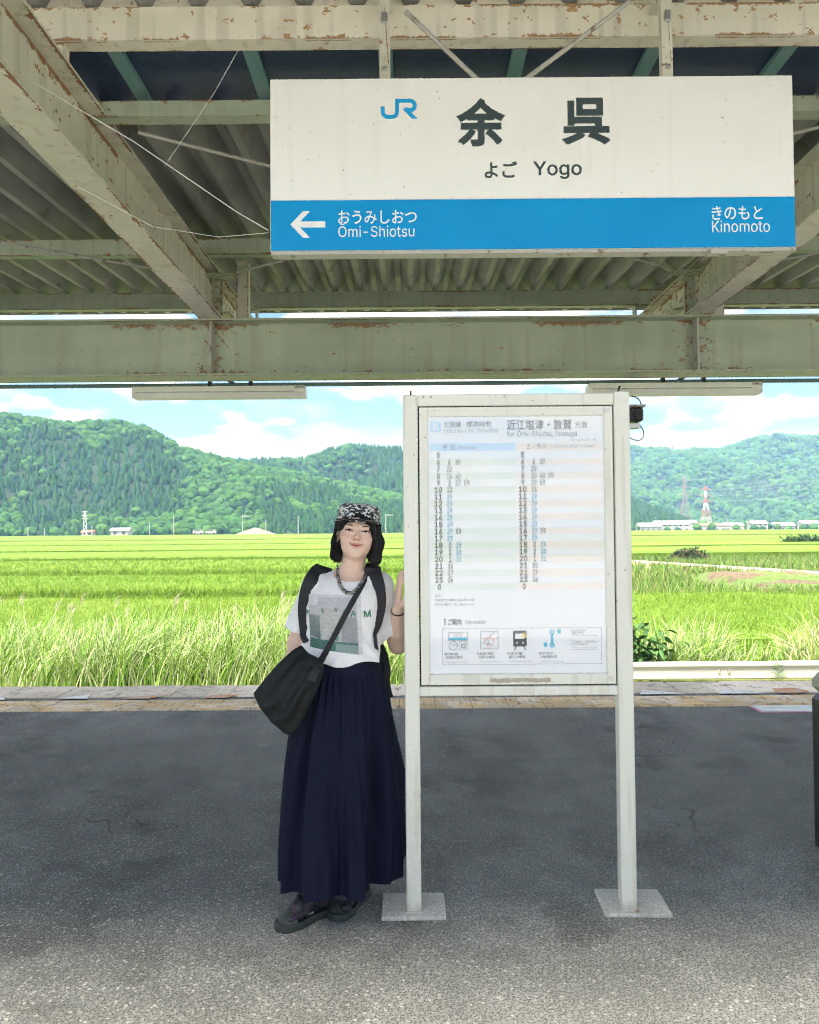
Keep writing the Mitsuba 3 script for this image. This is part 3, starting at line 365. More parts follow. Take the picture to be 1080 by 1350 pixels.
mat('paint_cream', rust_paint((0.78, 0.74, 0.62), (0.72, 0.69, 0.56), 0.62, True), 0.55, two=True)
mat('paint_sage', rust_paint((0.40, 0.46, 0.345), (0.34, 0.40, 0.295), 0.30), 0.5, two=True)
mat('paint_pale', rust_paint((0.62, 0.61, 0.51), (0.54, 0.54, 0.44), 0.50), 0.5, two=True)


def roof_fn(p, n, uv):
    s = fbm(p.x * 2.3, p.y * 0.8, 1.5, 3)
    f = fbm(p.x * 14, p.y * 5, 3.5, 3)
    c = mix((0.28, 0.29, 0.275), (0.18, 0.188, 0.178), smoothstep(0.35, 0.7, s))
    c = mix(c, (0.13, 0.10, 0.07), 0.55 * smoothstep(0.62, 0.78, f))
    return c * (0.8 + 0.4 * fbm(p.x * 30, p.y * 6, 0, 2))


mat('roof_sheet', mikit.proc(roof_fn), 0.55, two=True)
mat('gutter_navy', mikit.proc(lambda p, n, uv: mix((0.012, 0.03, 0.075), (0.02, 0.045, 0.10), fbm(p.x * 2, p.y * 2, 0, 3)) * (0.85 + 0.3 * noise(p.x * 40, p.y * 40))), 0.45, two=True)
mat('teal_steel', (0.13, 0.26, 0.25), 0.5, two=True)


def asphalt_fn(p, n, uv):
    d1, d2, r = voronoi(p.x * 125, p.y * 125)
    e1, e2, q = voronoi(p.x * 62 + 9, p.y * 62)
    big = fbm(p.x * 0.8, p.y * 0.8, 2, 4)
    base = mix((0.166, 0.175, 0.163), (0.242, 0.252, 0.236), smoothstep(0.3, 0.75, big))
    stone = smoothstep(0.46, 0.30, d1)
    tone = mix((0.07, 0.074, 0.072), (0.42, 0.42, 0.40), smoothstep(0.35, 1.0, r) ** 2)
    c = mix(base, tone, stone * 0.80)
    c = mix(c, (0.50, 0.50, 0.47), smoothstep(0.93, 0.96, q) * smoothstep(0.38, 0.28, e1) * 0.8)
    patch = smoothstep(0.55, 0.68, fbm(p.x * 2.2 + 40, p.y * 1.1, 0, 4))
    k1, k2, kr = voronoi(p.x * 0.42 + 0.35 * fbm(p.x * 3, p.y * 3, 1, 3), p.y * 0.42 + 0.35 * fbm(p.x * 3, p.y * 3, 9, 3))
    crack = smoothstep(0.0085, 0.003, k2 - k1) * smoothstep(0.45, 0.6, fbm(p.x * 0.9, p.y * 0.9, 4, 3))
    stain = smoothstep(0.60, 0.74, fbm(p.x * 3.4, p.y * 3.4, 8, 4))
    return c * (1.0 - 0.20 * patch) * (1 - 0.28 * stain) * (1 - 0.55 * crack) * (0.85 + 0.3 * noise(p.x * 9, p.y * 9))


def asphalt_h(p, n, uv):
    d1, d2, r = voronoi(p.x * 105, p.y * 105)
    return smoothstep(0.5, 0.2, d1) * (0.4 + 0.6 * r) + 0.8 * fbm(p.x * 20, p.y * 20, 0, 2)


mat('asphalt', mikit.proc(asphalt_fn), 0.75, bump=mikit.proc(asphalt_h, 1e-3), bump_scale=0.0028, spec=0.4)


def concrete_fn(p, n, uv):
    d = fbm(p.x * 3, p.y * 3, p.z * 3, 4)
    g = noise(p.x * 120, p.y * 120, p.z * 120)
    c = mix((0.62, 0.545, 0.43), (0.78, 0.69, 0.55), smoothstep(0.3, 0.7, d)) * (0.82 + 0.3 * g)
    c = mix(c, (0.20, 0.19, 0.17), 0.6 * smoothstep(0.62, 0.75, fbm(p.x * 17, p.y * 17, p.z * 17, 3)))
    return c * (0.82 + 0.36 * cell_rand(dr.floor(p.x / 0.9), 3, 1))


mat('concrete', mikit.proc(concrete_fn), 0.85)
mat('concrete_base', mikit.proc(lambda p, n, uv: mix((0.44, 0.44, 0.41), (0.60, 0.59, 0.55), fbm(p.x * 14, p.y * 14, 0, 4)) * (0.72 + 0.4 * noise(p.x * 170, p.y * 170))), 0.85)


def tactile_fn(p, n, uv):
    w = smoothstep(0.42, 0.62, fbm(p.x * 6, p.y * 9, 1, 4))
    c = mix((0.66, 0.49, 0.26), (0.68, 0.57, 0.42), w)
    c = mix(c, (0.23, 0.19, 0.14), 0.6 * smoothstep(0.6, 0.75, fbm(p.x * 19 + 7, p.y * 19, 2, 3)))
    return c * (0.84 + 0.34 * cell_rand(dr.floor(p.x / 0.3), dr.floor(p.y / 0.3), 1))


mat('tactile', mikit.proc(tactile_fn), 0.7)
mat('bounce_pale', mikit.proc(lambda p, n, uv: mix((0.36, 0.37, 0.37), (0.50, 0.50, 0.49), fbm(p.x * 2, p.y * 2, 0, 4))), 0.9)  # pale tone for the added ground that bounces light forward
mat('dark_joint', (0.05, 0.05, 0.05), 0.9)
worn = lambda a, b, t: mikit.proc(lambda p, n, uv: mix(a, b, smoothstep(t, t + 0.12, fbm(p.x * 16, p.y * 22, 5, 4))))
mat('mark_white', worn((0.78, 0.78, 0.75), (0.5, 0.5, 0.47), 0.56), 0.7)
mat('mark_orange', worn((0.62, 0.28, 0.12), (0.5, 0.42, 0.33), 0.46), 0.7)


def post_fn(p, n, uv):
    f = fbm(p.x * 8, p.y * 8, p.z * 3, 4)
    c = mix((0.68, 0.69, 0.61), (0.76, 0.76, 0.69), f)
    ch = smoothstep(0.825, 0.85, fbm(p.x * 95, p.y * 95, p.z * 60, 2))
    c = mix(c, (0.30, 0.20, 0.12), ch * 0.8)
    st = smoothstep(0.64, 0.8, noise(p.x * 60, p.y * 60, p.z * 2.5))
    c = mix(c, (0.24, 0.20, 0.15), 0.75 * smoothstep(0.10, 0.015, p.z + 0.06 * fbm(p.x * 40, p.y * 40, p.z * 25, 3)))
    return mix(c, (0.50, 0.48, 0.38), 0.35 * st)


mat('board_paint', mikit.proc(post_fn), 0.35, clearcoat=0.2)
mat('gasket', (0.02, 0.02, 0.022), 0.6)
mat('poster', mikit.proc(lambda p, n, uv: mix((0.74, 0.77, 0.82), (0.80, 0.82, 0.85), fbm(p.x * 5, 1, p.z * 5, 3))), 0.6)
mat('adhesive', mikit.proc(lambda p, n, uv: mix((0.36, 0.33, 0.25), (0.48, 0.45, 0.36), fbm(p.x * 40, 1, p.z * 60, 3))), 0.8)
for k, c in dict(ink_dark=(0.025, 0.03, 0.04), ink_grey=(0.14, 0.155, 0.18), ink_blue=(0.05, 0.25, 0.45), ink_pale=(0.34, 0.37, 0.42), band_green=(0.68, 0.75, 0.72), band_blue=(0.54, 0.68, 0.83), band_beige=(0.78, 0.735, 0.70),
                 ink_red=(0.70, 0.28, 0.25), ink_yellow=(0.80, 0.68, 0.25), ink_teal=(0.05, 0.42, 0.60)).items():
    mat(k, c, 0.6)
scene['pane'] = {'type': 'thindielectric', 'int_ior': 1.49}


def sign_white(p, n, uv):
    f = fbm(p.x * 3, 1, p.z * 2, 4)
    c = mix((0.78, 0.785, 0.74), (0.83, 0.83, 0.79), f)
    speck = 0.8 * smoothstep(0.905, 0.92, fbm(p.x * 95, 3, p.z * 80, 2))
    st = smoothstep(0.72, 0.85, noise(p.x * 50, 2, p.z * 1.8)) * 0.07
    return mix(mix(c, (0.52, 0.52, 0.42), st), (0.2, 0.16, 0.11), speck)


mat('sign_white', mikit.proc(sign_white), 0.35)
mat('sign_blue', mikit.proc(lambda p, n, uv: mix((0.002, 0.25, 0.58), (0.005, 0.31, 0.66), fbm(p.x * 4, 1, p.z * 3, 3))), 0.5, spec=0.2)
mat('sign_logo', (0.01, 0.32, 0.66), 0.4)
mat('sign_ink', mikit.proc(lambda p, n, uv: mix((0.018, 0.035, 0.042), (0.05, 0.075, 0.075), fbm(p.x * 9, 2, p.z * 9, 3))), 0.45)
mat('sign_letter_white', (0.78, 0.80, 0.80), 0.4)
mat('steel_grey', mikit.proc(lambda p, n, uv: mix((0.42, 0.42, 0.37), (0.20, 0.15, 0.10), smoothstep(0.6, 0.75, fbm(p.x * 30, p.y * 30, p.z * 12, 3)))), 0.5)
mat('lamp_white', mikit.proc(lambda p, n, uv: mix((0.84, 0.85, 0.78), (0.76, 0.77, 0.68), fbm(p.x * 5, p.y * 5, p.z * 9, 3))), 0.4)
mat('conduit', (0.14, 0.22, 0.22), 0.5)
mat('black_plastic', (0.02, 0.021, 0.022), 0.4)
mat('metal', (0.55, 0.55, 0.55), 0.35, metallic=0.9)
mat('thread', (0.75, 0.75, 0.72), 0.6)
VC = {'type': 'mesh_attribute', 'name': 'vertex_color'}
mat('leafy', VC, 0.6, two=True, spec=0.25)
mat('forest', VC, 0.9, two=True, spec=0.1)


def soil_fn(p, n, uv):
    f = fbm(p.x * 0.9, p.y * 0.9, 0, 4)
    return mix((0.10, 0.16, 0.035), (0.17, 0.18, 0.06), f) * (0.7 + 0.6 * noise(p.x * 7, p.y * 7))


mat('field_soil', mikit.proc(soil_fn), 0.95)
mat('ballast', mikit.proc(lambda p, n, uv: mix((0.16, 0.14, 0.12), (0.32, 0.29, 0.26), voronoi(p.x * 18, p.y * 18)[2])), 0.9)
mat('gravel_road', mikit.proc(lambda p, n, uv: mix((0.18, 0.175, 0.16), (0.26, 0.25, 0.23), fbm(p.x * 3, p.y * 3, 0, 4))), 0.9)


def rice_fn(p, n, uv):
    band = cell_rand(dr.floor(p.y / 11.0), dr.floor(p.x / 70.0 + p.y * 0.002), 4)
    f = fbm(p.x * 0.5, p.y * 0.12, 0, 4)
    c = mix((0.072, 0.142, 0.017), (0.112, 0.172, 0.026), 0.55 * band + 0.5 * f)
    rows = 0.86 + 0.28 * noise(p.x * 5, p.y * 2.2, p.z * 2)
    return c * rows * (0.8 + 0.4 * noise(p.x * 17, p.y * 9, p.z * 12))


mat('rice', mikit.proc(rice_fn), 0.85, spec=0.2)


# ------------------------------------------------------------------ the setting: ground, track, platform
def sm(a, b, x):
    t = np.clip((np.asarray(x, float) - a) / (b - a), 0, 1)
    return t * t * (3 - 2 * t)


def field_z(y):
    return -1.2 + 3.3 * sm(50, 420, y) * 1.0


def ground_z(X, Y):
    z = np.where(Y < 11.2, -1.15, np.where(Y < 15.5, -1.15 + 0.38 * sm(11.2, 12.2, Y) - 0.45 * sm(13.6, 15.5, Y), field_z(Y)))
    return z + 0.05 * (meshkit.fbm(np.stack([X * 0.4, Y * 0.4, 0 * X], -1), 3) - 0.5)


gx = np.unique(np.concatenate([np.linspace(-40, 40, 81), np.sign(np.linspace(-1, 1, 81)) * (40 + 3500 * np.abs(np.linspace(-1, 1, 81)) ** 3)]))
gy = np.unique(np.concatenate([np.linspace(-1200, -20, 12), np.linspace(-20, 8, 8), np.linspace(8, 20, 61), np.linspace(20, 90, 60), np.linspace(90, 450, 50), np.linspace(450, 2000, 30)]))
single('ground', surface(gx, gy, ground_z), 'field_soil', kind='structure', smooth=True)
single('track_bed', surface(np.linspace(-60, 60, 60), np.linspace(7.9, 11.2, 5), lambda X, Y: -1.06 + 0.03 * np.sin(X * 9 + Y * 7)), 'ballast', kind='structure', smooth=True)
single('forecourt', surface(np.linspace(-60, 60, 9), np.linspace(-60, -5.05, 9), lambda X, Y: -0.4 + 0 * X), 'bounce_pale', kind='structure')  # unseen ground added behind the platform to bounce sunlight under the canopy
rail = thing('railway_track', 'steel rails of the single track in the dip beyond the platform edge', 'railway track')
for yy in (8.75, 9.82):
    part(rail, 'rail', bx(-60, 60, yy - 0.03, yy + 0.03, -0.98, -0.85), 'steel_grey')

plat = thing('platform', kind='structure')
part(plat, 'body', bx(-40, 40, -5, 7.70, -1.4, -0.006), 'concrete')
part(plat, 'asphalt', surface(np.linspace(-40, 40, 3), np.linspace(-5, 7.2, 3), lambda X, Y: 0 * X), 'asphalt')
# coping slabs along the platform edge
slab = bx(-0.242, 0.242, 7.205, 7.75, -0.12, 0.006, 0.006)
slabs = [mikit.ply(slab, 'concrete')]
for k in range(-12, 13):
    copy(plat, 'coping_slab', slabs[0], T().translate([k * 0.5 + 0.13, 0, 0.003 * math.sin(k * 2.3)]).rotate([0, 1, 0], 0.15 * math.sin(k * 5.1)))
for s in (-1, 1):
    part(plat, 'coping_run', bx(min(s * 6.5, s * 40) + 0.14, max(s * 6.5, s * 40) + 0.14, 7.205, 7.75, -0.12, 0.005), 'concrete')
# warning tiles: each a slab with its own domes
def tile_mesh():
    ms = [bx(-0.147, 0.147, -0.147, 0.147, -0.02, 0.004, 0.003)]
    ang = np.arange(8) * np.pi / 4
    for i in range(5):
        for j in range(5):
            c = np.array([-0.116 + 0.058 * i, -0.116 + 0.058 * j])
            rings = [np.stack([c[0] + r * np.cos(ang), c[1] + r * np.sin(ang), 0 * ang + z], 1) for r, z in ((0.0165, 0.004), (0.011, 0.0088))]
            v = np.vstack(rings)
            f = [[a, (a + 1) % 8, 8 + (a + 1) % 8] for a in range(8)] + [[a, 8 + (a + 1) % 8, 8 + a] for a in range(8)] + [[8, 8 + a, 9 + a] for a in range(1, 7)]
            ms.append(trimesh.Trimesh(v, f, process=False))
    return cat(ms)


tm = mikit.ply(tile_mesh(), 'tactile')
for k in range(-22, 23):
    copy(plat, 'warning_tile', tm, T().translate([k * 0.3 + 0.05, 6.93, 0.002]).rotate([0, 0, 1], 0.4 * math.sin(k * 3.7)))
bar = mikit.ply(cat(bx(-0.147, 0.147, 6.655, 6.777, -0.02, 0.003, 0.002), bx(-0.147, 0.147, 6.70, 6.735, 0.0, 0.009, 0.002)), 'tactile')
for k in range(-22, 23):
    copy(plat, 'edge_tile', bar, T().translate([k * 0.3 + 0.05, 0, 0.002]))


def flat(g, z, th=0.003):
    return cat([trimesh.creation.extrude_polygon(p, th, engine='earcut').apply_translation([0, 0, z]) for p in getattr(g, 'geoms', [g])])


for pts, m, lab in (
        ([(-3.08, 7.13), (-2.84, 7.30), (-2.80, 7.13)], 'mark_white', 'white painted triangle on the platform edge left of the two orange marks'),
        ([(-3.75, 7.10), (-3.58, 7.24), (-3.50, 7.10)], 'mark_white', 'worn white triangle at the far left end of the platform edge'),
        ([(-2.50, 7.11), (-2.28, 7.26), (-2.14, 7.26), (-2.26, 7.11)], 'mark_orange', 'faded orange platform mark nearest the white triangle at left'),
        ([(-1.82, 7.11), (-1.74, 7.25), (-1.52, 7.25), (-1.60, 7.11)], 'mark_orange', 'faded orange platform mark just left of the standing woman'),
        ([(1.98, 7.13), (2.06, 7.33), (2.38, 7.13)], 'mark_white', 'white triangle on the platform edge right behind the timetable post'),
        ([(2.66, 7.13), (2.78, 7.36), (3.05, 7.13)], 'mark_white', 'white triangle on the platform edge between timetable and orange blotch'),
        ([(3.18, 7.14), (3.22, 7.34), (3.44, 7.36), (3.48, 7.20), (3.34, 7.12)], 'mark_orange', 'faded orange blotch on the platform edge above the pastel floor mat')):
    k = single('platform_mark', flat(Polygon(pts), 0.010), m, lab, 'platform marking')
mt = thing('floor_sticker', 'pastel white and teal boarding sticker with pink border on asphalt', 'floor sticker')
mat('mat_pink', (0.66, 0.30, 0.42), 0.5)
mat('mat_teal', mikit.proc(lambda p, n, uv: mix((0.35, 0.62, 0.60), (0.66, 0.72, 0.70), smoothstep(0.42, 0.55, fbm(p.x * 4, p.y * 9, 0, 2)))), 0.5)
part(mt, 'border', flat(sbox(2.72, 6.40, 3.70, 6.645), 0.003), 'mat_pink')
part(mt, 'print', flat(sbox(2.745, 6.425, 3.68, 6.64), 0.0065), 'mat_teal')
part(mt, 'stripe', flat(shapely.union_all([sbox(2.80, 6.55, 3.10, 6.61), sbox(3.2, 6.46, 3.6, 6.50)]), 0.0098), 'mark_white')

# ------------------------------------------------------------------ canopy
can = thing('platform_canopy', 'weathered sage steel platform canopy with ribbed folded roof', 'canopy')


def member(name, boxes, m, label=None):
    me, uv = uvcat([uvbox(*b) for b in boxes])
    return part(can, name, me, m, uv=uv, label=label)


BX0, BX1 = -9.0, 9.0
member('main_beam', [(BX0, BX1, 5.565, 5.577, 2.497, 2.855), (BX0, BX1, 5.46, 5.68, 2.855, 2.868), (BX0, BX1, 5.46, 5.68, 2.484, 2.497)], 'paint_sage', 'long sage main beam crossing the view')
RX = [-4.60, -1.33, 1.95, 5.22]
for x in RX:
    w, s = 0.078, (1 if x < 0 else -1)
    member('rafter', [(x - w, x + w, 0.80, 5.74, 2.871, 2.883), (x - 0.005, x + 0.005, 0.80, 7.2, 2.883, 3.158), (x - w, x + w, 0.80, 5.74, 3.158, 3.170)], 'paint_pale')
    member('rafter_tip', [(x - w, x + w, 5.742, 7.2, 2.98, 2.992), (x - w, x + w, 5.742, 7.2, 3.158, 3.170)], 'paint_pale')
    member('stiffener', [(x - 0.006, x + 0.006, 5.47, 5.563, 2.499, 2.853)], 'steel_grey')
    member('rafter_stiffener', [(x - w + 0.004, x + w - 0.004, 5.50, 5.512, 2.885, 3.156)], 'paint_sage')
segs = [(BX0, RX[0] - 0.01), (RX[0] + 0.01, RX[1] - 0.01), (RX[1] + 0.01, RX[2] - 0.01), (RX[2] + 0.01, RX[3] - 0.01), (RX[3] + 0.01, BX1)]
for a, b in segs:
    member('purlin', [(a, b, 3.352, 3.359, 3.149, 3.214), (a, b, 3.359, 3.425, 3.149, 3.156), (a, b, 3.359, 3.40, 3.207, 3.214)], 'paint_sage')
for y0, z0, z1 in ((5.09, 3.172, 3.272), (6.60, 3.253, 3.386)):
    member('purlin', [(BX0, BX1, y0, y0 + 0.007, z0, z1), (BX0, BX1, y0 + 0.007, y0 + 0.065, z0, z0 + 0.007), (BX0, BX1, y0 + 0.007, y0 + 0.05, z1 - 0.007, z1)], 'paint_sage')
for y0, z0, z1 in ((1.5, 3.173, 3.25),):
    member('purlin', [(BX0, BX1, y0, y0 + 0.007, z0, z1), (BX0, BX1, y0 - 0.05, y0, z0, z0 + 0.007)], 'paint_sage')
for x in RX:
    for q in (x - 0.10, x + 0.09):
        member('purlin_bracket', [(q, q + 0.01, 6.61, 6.70, 3.172, 3.37)], 'paint_sage')
    member('post_stub', [(x + s * 0.19 - 0.04, x + s * 0.19 + 0.04, 5.60, 5.68, 2.87, 3.30) for s in (1,)], 'paint_pale')
member('ridge_channel', [(BX0, BX1, 3.0, 3.010, 3.253, 3.379), (BX0, BX1, 3.010, 3.072, 3.253, 3.263), (BX0, BX1, 3.010, 3.072, 3.369, 3.379)], 'paint_cream', 'cream ridge channel with tan rust patches')
for x in RX:
    member('channel_stub', [(x - 0.05, x + 0.05, 3.012, 3.066, 3.172, 3.251)], 'paint_cream')
part(can, 'valley_gutter', cat(bx(BX0, BX1, 3.085, 3.50, 3.290, 3.296), bx(BX0, BX1, 3.085, 3.091, 3.296, 3.42), bx(BX0, BX1, 3.494, 3.50, 3.296, 3.42)), 'gutter_navy', label='dark navy valley gutter')
gb = mikit.ply(bx(-0.028, 0.028, 3.09, 3.49, 3.266, 3.288), 'teal_steel')
for k in range(-8, 9):
    copy(can, 'gutter_bracket', gb, T().translate([0.52 * k - 0.08, 0, 0]))


def roof_panel(n, y0, z0, y1, z1):
    prof = []
    for k in range(n):
        x = k * 0.2
        prof += [(x, 0.0), (x + 0.038, 0.0), (x + 0.098, 0.10), (x + 0.140, 0.10)]
    prof.append((n * 0.2, 0.0)); prof.append((n * 0.2 + 0.02, 0.0))
    pr = np.array(prof)
    V = np.vstack([np.stack([pr[:, 0], 0 * pr[:, 0] + y, pr[:, 1] + z], 1) for y, z in ((y0, z0), (y1, z1))])
    m = len(pr); k = np.arange(m - 1)
    F = np.vstack([np.stack([k, k + 1, k + 1 + m], 1), np.stack([k, k + 1 + m, k + m], 1)])
    up = V + [0, 0, 0.0012]
    e = np.concatenate([np.arange(m - 1)])
    sides = np.vstack([np.stack([e, e + 1, e + 1 + 2 * m], 1), np.stack([e, e + 1 + 2 * m, e + 2 * m], 1)])
    return trimesh.Trimesh(np.vstack([V, up]), np.vstack([F[:, ::-1], F + 2 * m, sides, sides + m]), process=False)


rp = mikit.ply(roof_panel(3, 3.47, 3.222, 7.36, 3.437), 'roof_sheet')
for k in range(30):
    copy(can, 'roof_sheet', rp, T().translate([-9.0 + 0.6 * k, 0, 0.0014 * (k % 2)]))
part(can, 'roof_sheet_near_side', roof_panel(90, 3.10, 3.385, 0.78, 3.46).apply_translation([-9, 0, 0]), 'roof_sheet')  # unseen near half; back edge cut short to let light reach the foreground
part(can, 'ridge_flashing', bx(BX0, BX1, 3.030, 3.036, 3.381, 3.500), 'paint_cream')
part(can, 'eave_trim', bx(BX0, BX1, 7.362, 7.368, 3.424, 3.500), 'paint_pale')
for x in (RX[1], RX[2]):
    s = 1 if x < 0 else -1
    part(can, 'gusset_plate', cat(bx(x + min(0, s * 0.20), x + max(0, s * 0.20), 5.30, 5.42, 3.118, 3.126, 0.003), sweep([(x + s * 0.21, 5.33, 3.13), (x + s * 0.29, 5.28, 3.15)], 0.022, 8)), 'paint_sage')
    part(can, 'bracing_rod', sweep([(x + s * 0.12, 5.38, 3.135), (x + s * 3.1, 3.46, 3.135)], 0.008, 6), 'steel_grey')
    part(can, 'bracing_rod', sweep([(x - s * 0.10, 5.38, 3.135), (x - s * 3.0, 3.46, 3.135)], 0.008, 6), 'steel_grey')

lr = single('lighting_rail', cat(bx(-9, 9, 5.985, 6.015, 2.504, 2.530, 0.004), *[bx(x - 0.02, x + 0.02, 5.64, 6.02, 2.531, 2.537) for x in (-1.30, 2.0, -4.2)], *[bx(x - 0.02, x + 0.02, 5.64, 5.66, 2.500, 2.531) for x in (-1.30, 2.0, -4.2)]), 'conduit',
            'thin teal lighting rail running under the main beam', 'lighting rail')
for x0, lab in ((-2.01, 'pale fluorescent light fitting hanging at the left above the fields'), (1.32, 'pale fluorescent light fitting hanging behind the timetable board')):
    f = thing('light_fitting', lab, 'light fitting', 'light fittings under the beam')
    x1 = x0 + 1.252
    prof = np.array([(-0.07, 0.0), (-0.07, -0.045), (-0.045, -0.082), (0.045, -0.082), (0.07, -0.045), (0.07, 0.0)])
    pts = [(x, 6.0 + a, 2.497 + b) for x in (x0, x1) for a, b in prof]
    part(f, 'housing', trimesh.Trimesh(np.array(pts), process=False).convex_hull, 'lamp_white')
    part(f, 'reflector_edge', cat(bx(x0 + 0.02, x1 - 0.075, 5.924, 5.929, 2.452, 2.458), bx(x1 - 0.072, x1 + 0.004, 5.926, 5.93, 2.476, 2.492)), 'steel_grey')
    for q in (x0 - 0.006, x1 + 0.001):
        part(f, 'end_cap', bx(q, q + 0.005, 5.935, 6.065, 2.42, 2.495), 'lamp_white')
    for xb in (x0 + 0.55, x0 + 0.85):
        part(f, 'clip', bx(xb - 0.012, xb + 0.012, 5.978, 6.022, 2.497, 2.545), 'black_plastic')
cc = thing('security_camera', 'small black camera with looped cables hung below the light fitting', 'security camera')
part(cc, 'bracket', cat(bx(1.575, 1.60, 5.97, 6.0, 2.14, 2.415), bx(1.575, 1.65, 5.95, 6.0, 2.31, 2.325)), 'black_plastic')
part(cc, 'body', bx(1.60, 1.70, 5.90, 6.02, 2.215, 2.315, 0.012), 'black_plastic')
part(cc, 'hood', bx(1.592, 1.712, 5.88, 6.03, 2.317, 2.332, 0.004), 'steel_grey')
part(cc, 'lens', trimesh.creation.cylinder(0.03, 0.03, sections=20, transform=trimesh.transformations.rotation_matrix(math.pi / 2, [1, 0, 0])).apply_translation([1.655, 5.888, 2.262]), 'gasket')
part(cc, 'base', bx(1.60, 1.68, 5.93, 6.0, 2.165, 2.205, 0.004), 'metal')
th = np.linspace(-0.3, 3.9, 24)
part(cc, 'cable', cat(sweep([(1.64 + 0.075 * math.sin(a), 5.96, 2.155 + 0.075 * math.cos(a + 0.4)) for a in th], 0.004, 6), sweep([(1.63 + 0.07 * math.sin(a), 5.97, 2.345 + 0.06 * math.cos(a)) for a in np.linspace(0, 3.0, 16)], 0.004, 6)), 'black_plastic')
for k, (pts, lab) in enumerate((
        ([(-1.42, 2.80, 3.06), (-0.95, 2.82, 2.78), (-0.60, 2.84, 2.54), (-0.485, 2.835, 2.47)], 'long white cobweb thread slanting to the left edge of the station sign'),
        ([(-1.18, 2.9, 2.66), (-0.9, 2.87, 2.50), (-0.66, 2.84, 2.45), (-0.485, 2.835, 2.462)], 'faint cobweb thread sagging lowest beside the station sign'),
        ([(-0.62, 3.0, 3.22), (-0.72, 3.02, 3.06), (-0.93, 3.1, 2.82)], 'faint vertical cobweb thread below the cream ridge channel'))):
    single('cobweb_thread', sweep(np.array(pts), 0.0016 if k == 0 else 0.0009, 5), 'thread', lab, 'cobweb thread')


# ------------------------------------------------------------------ station name sign
sg = thing('station_sign', 'wide white and blue hanging station name sign reading Yogo', 'station sign')
SX0, SX1, SZ0, SZ1, SY, SPL = -0.477, 1.352, 2.390, 3.000, 2.82, 2.5695
part(sg, 'casing', bx(SX0, SX1, SY + 0.002, SY + 0.052, SZ0, SZ1, 0.004), 'sign_white')
part(sg, 'lower_trim', cat(bx(SX0 + 0.003, SX1 - 0.003, SY - 0.004, SY + 0.05, SZ0 - 0.012, SZ0 - 0.001, 0.002), bx(1.05, 1.11, SY - 0.006, SY + 0.03, SZ0 - 0.02, SZ0 - 0.004)), 'steel_grey')
part(sg, 'white_panel', bx(SX0 + 0.003, SX1 - 0.003, SY - 0.001, SY + 0.0015, SPL + 0.001, SZ1 - 0.003), 'sign_white')
part(sg, 'blue_band', bx(SX0 + 0.003, SX1 - 0.003, SY - 0.001, SY + 0.0015, SZ0 + 0.003, SPL - 0.001), 'sign_blue', label='sky blue lower band')
sx = lambda px: SX0 + (px - 356.5) * (SX1 - SX0) / 691.0       # sign layout units -> metres
sz = lambda py: SZ1 - (py - 102.5) * (SZ1 - SZ0) / 227.5


def sign_text(name, s, x0, x1, y0, y1, m, bold=0.0, track=0.0):
    part(sg, name, poly_mesh(fit(s, sx(x0), sx(x1), sz(y1), sz(y0), bold, track), 0.0009).apply_translation([0, SY - 0.0011, 0]), m)


sign_text('lettering', '余', 602, 667, 131, 194, 'sign_ink', 0.036)
sign_text('lettering', '呉', 741, 805, 131, 193, 'sign_ink', 0.034)
sign_text('lettering', 'よご', 639, 682, 214, 236, 'sign_ink', 0.022)
sign_text('lettering', 'Yogo', 703, 767, 214.5, 238, 'sign_ink', 0.016)
sign_text('lettering', 'おうみしおつ', 446, 549, 277, 295, 'sign_letter_white', 0.008)
sign_text('lettering', 'Ōmi-Shiotsu', 446, 546, 294.5, 312, 'sign_letter_white')
sign_text('lettering', 'きのもと', 937, 1004, 275, 293, 'sign_letter_white', 0.008)
sign_text('lettering', 'Kinomoto', 937, 1013, 294, 309.5, 'sign_letter_white')
arc = lambda cx, cy, r, a0, a1, n=10: [(cx + r * math.cos(a), cy + r * math.sin(a)) for a in np.radians(np.linspace(a0, a1, n))]
logo = shapely.union_all([
    LineString([(0.10, 0.62), (0.10, 0.36)] + arc(0.36, 0.36, 0.26, 180, 270) + arc(0.58, 0.36, 0.26, 270, 360) + [(0.84, 0.90), (1.52, 0.90)] + arc(1.52, 0.66, 0.24, 90, -70) + [(1.22, 0.47)]).buffer(0.10, cap_style=2, join_style=2),
    Polygon([(1.10, 0.50), (1.38, 0.50), (1.90, 0.0), (1.62, 0.0)])])
lb = logo.bounds
logo = affinity.translate(affinity.scale(affinity.translate(logo, -lb[0], -lb[1]), (sx(551.5) - sx(502.5)) / (lb[2] - lb[0]), (sz(130.5) - sz(157)) / (lb[3] - lb[1]), origin=(0, 0)), sx(502.5), sz(157))
part(sg, 'logo', poly_mesh(logo, 0.0009).apply_translation([0, SY - 0.0011, 0]), 'sign_logo')
arrow = Polygon([(383, 295), (400, 277.5), (409, 277.5), (396, 291), (429, 291), (429, 299), (396, 299), (409, 312.5), (400, 312.5)])
part(sg, 'arrow', poly_mesh(Polygon([(sx(a), sz(b)) for a, b in arrow.exterior.coords]), 0.0009).apply_translation([0, SY - 0.0011, 0]), 'sign_letter_white')
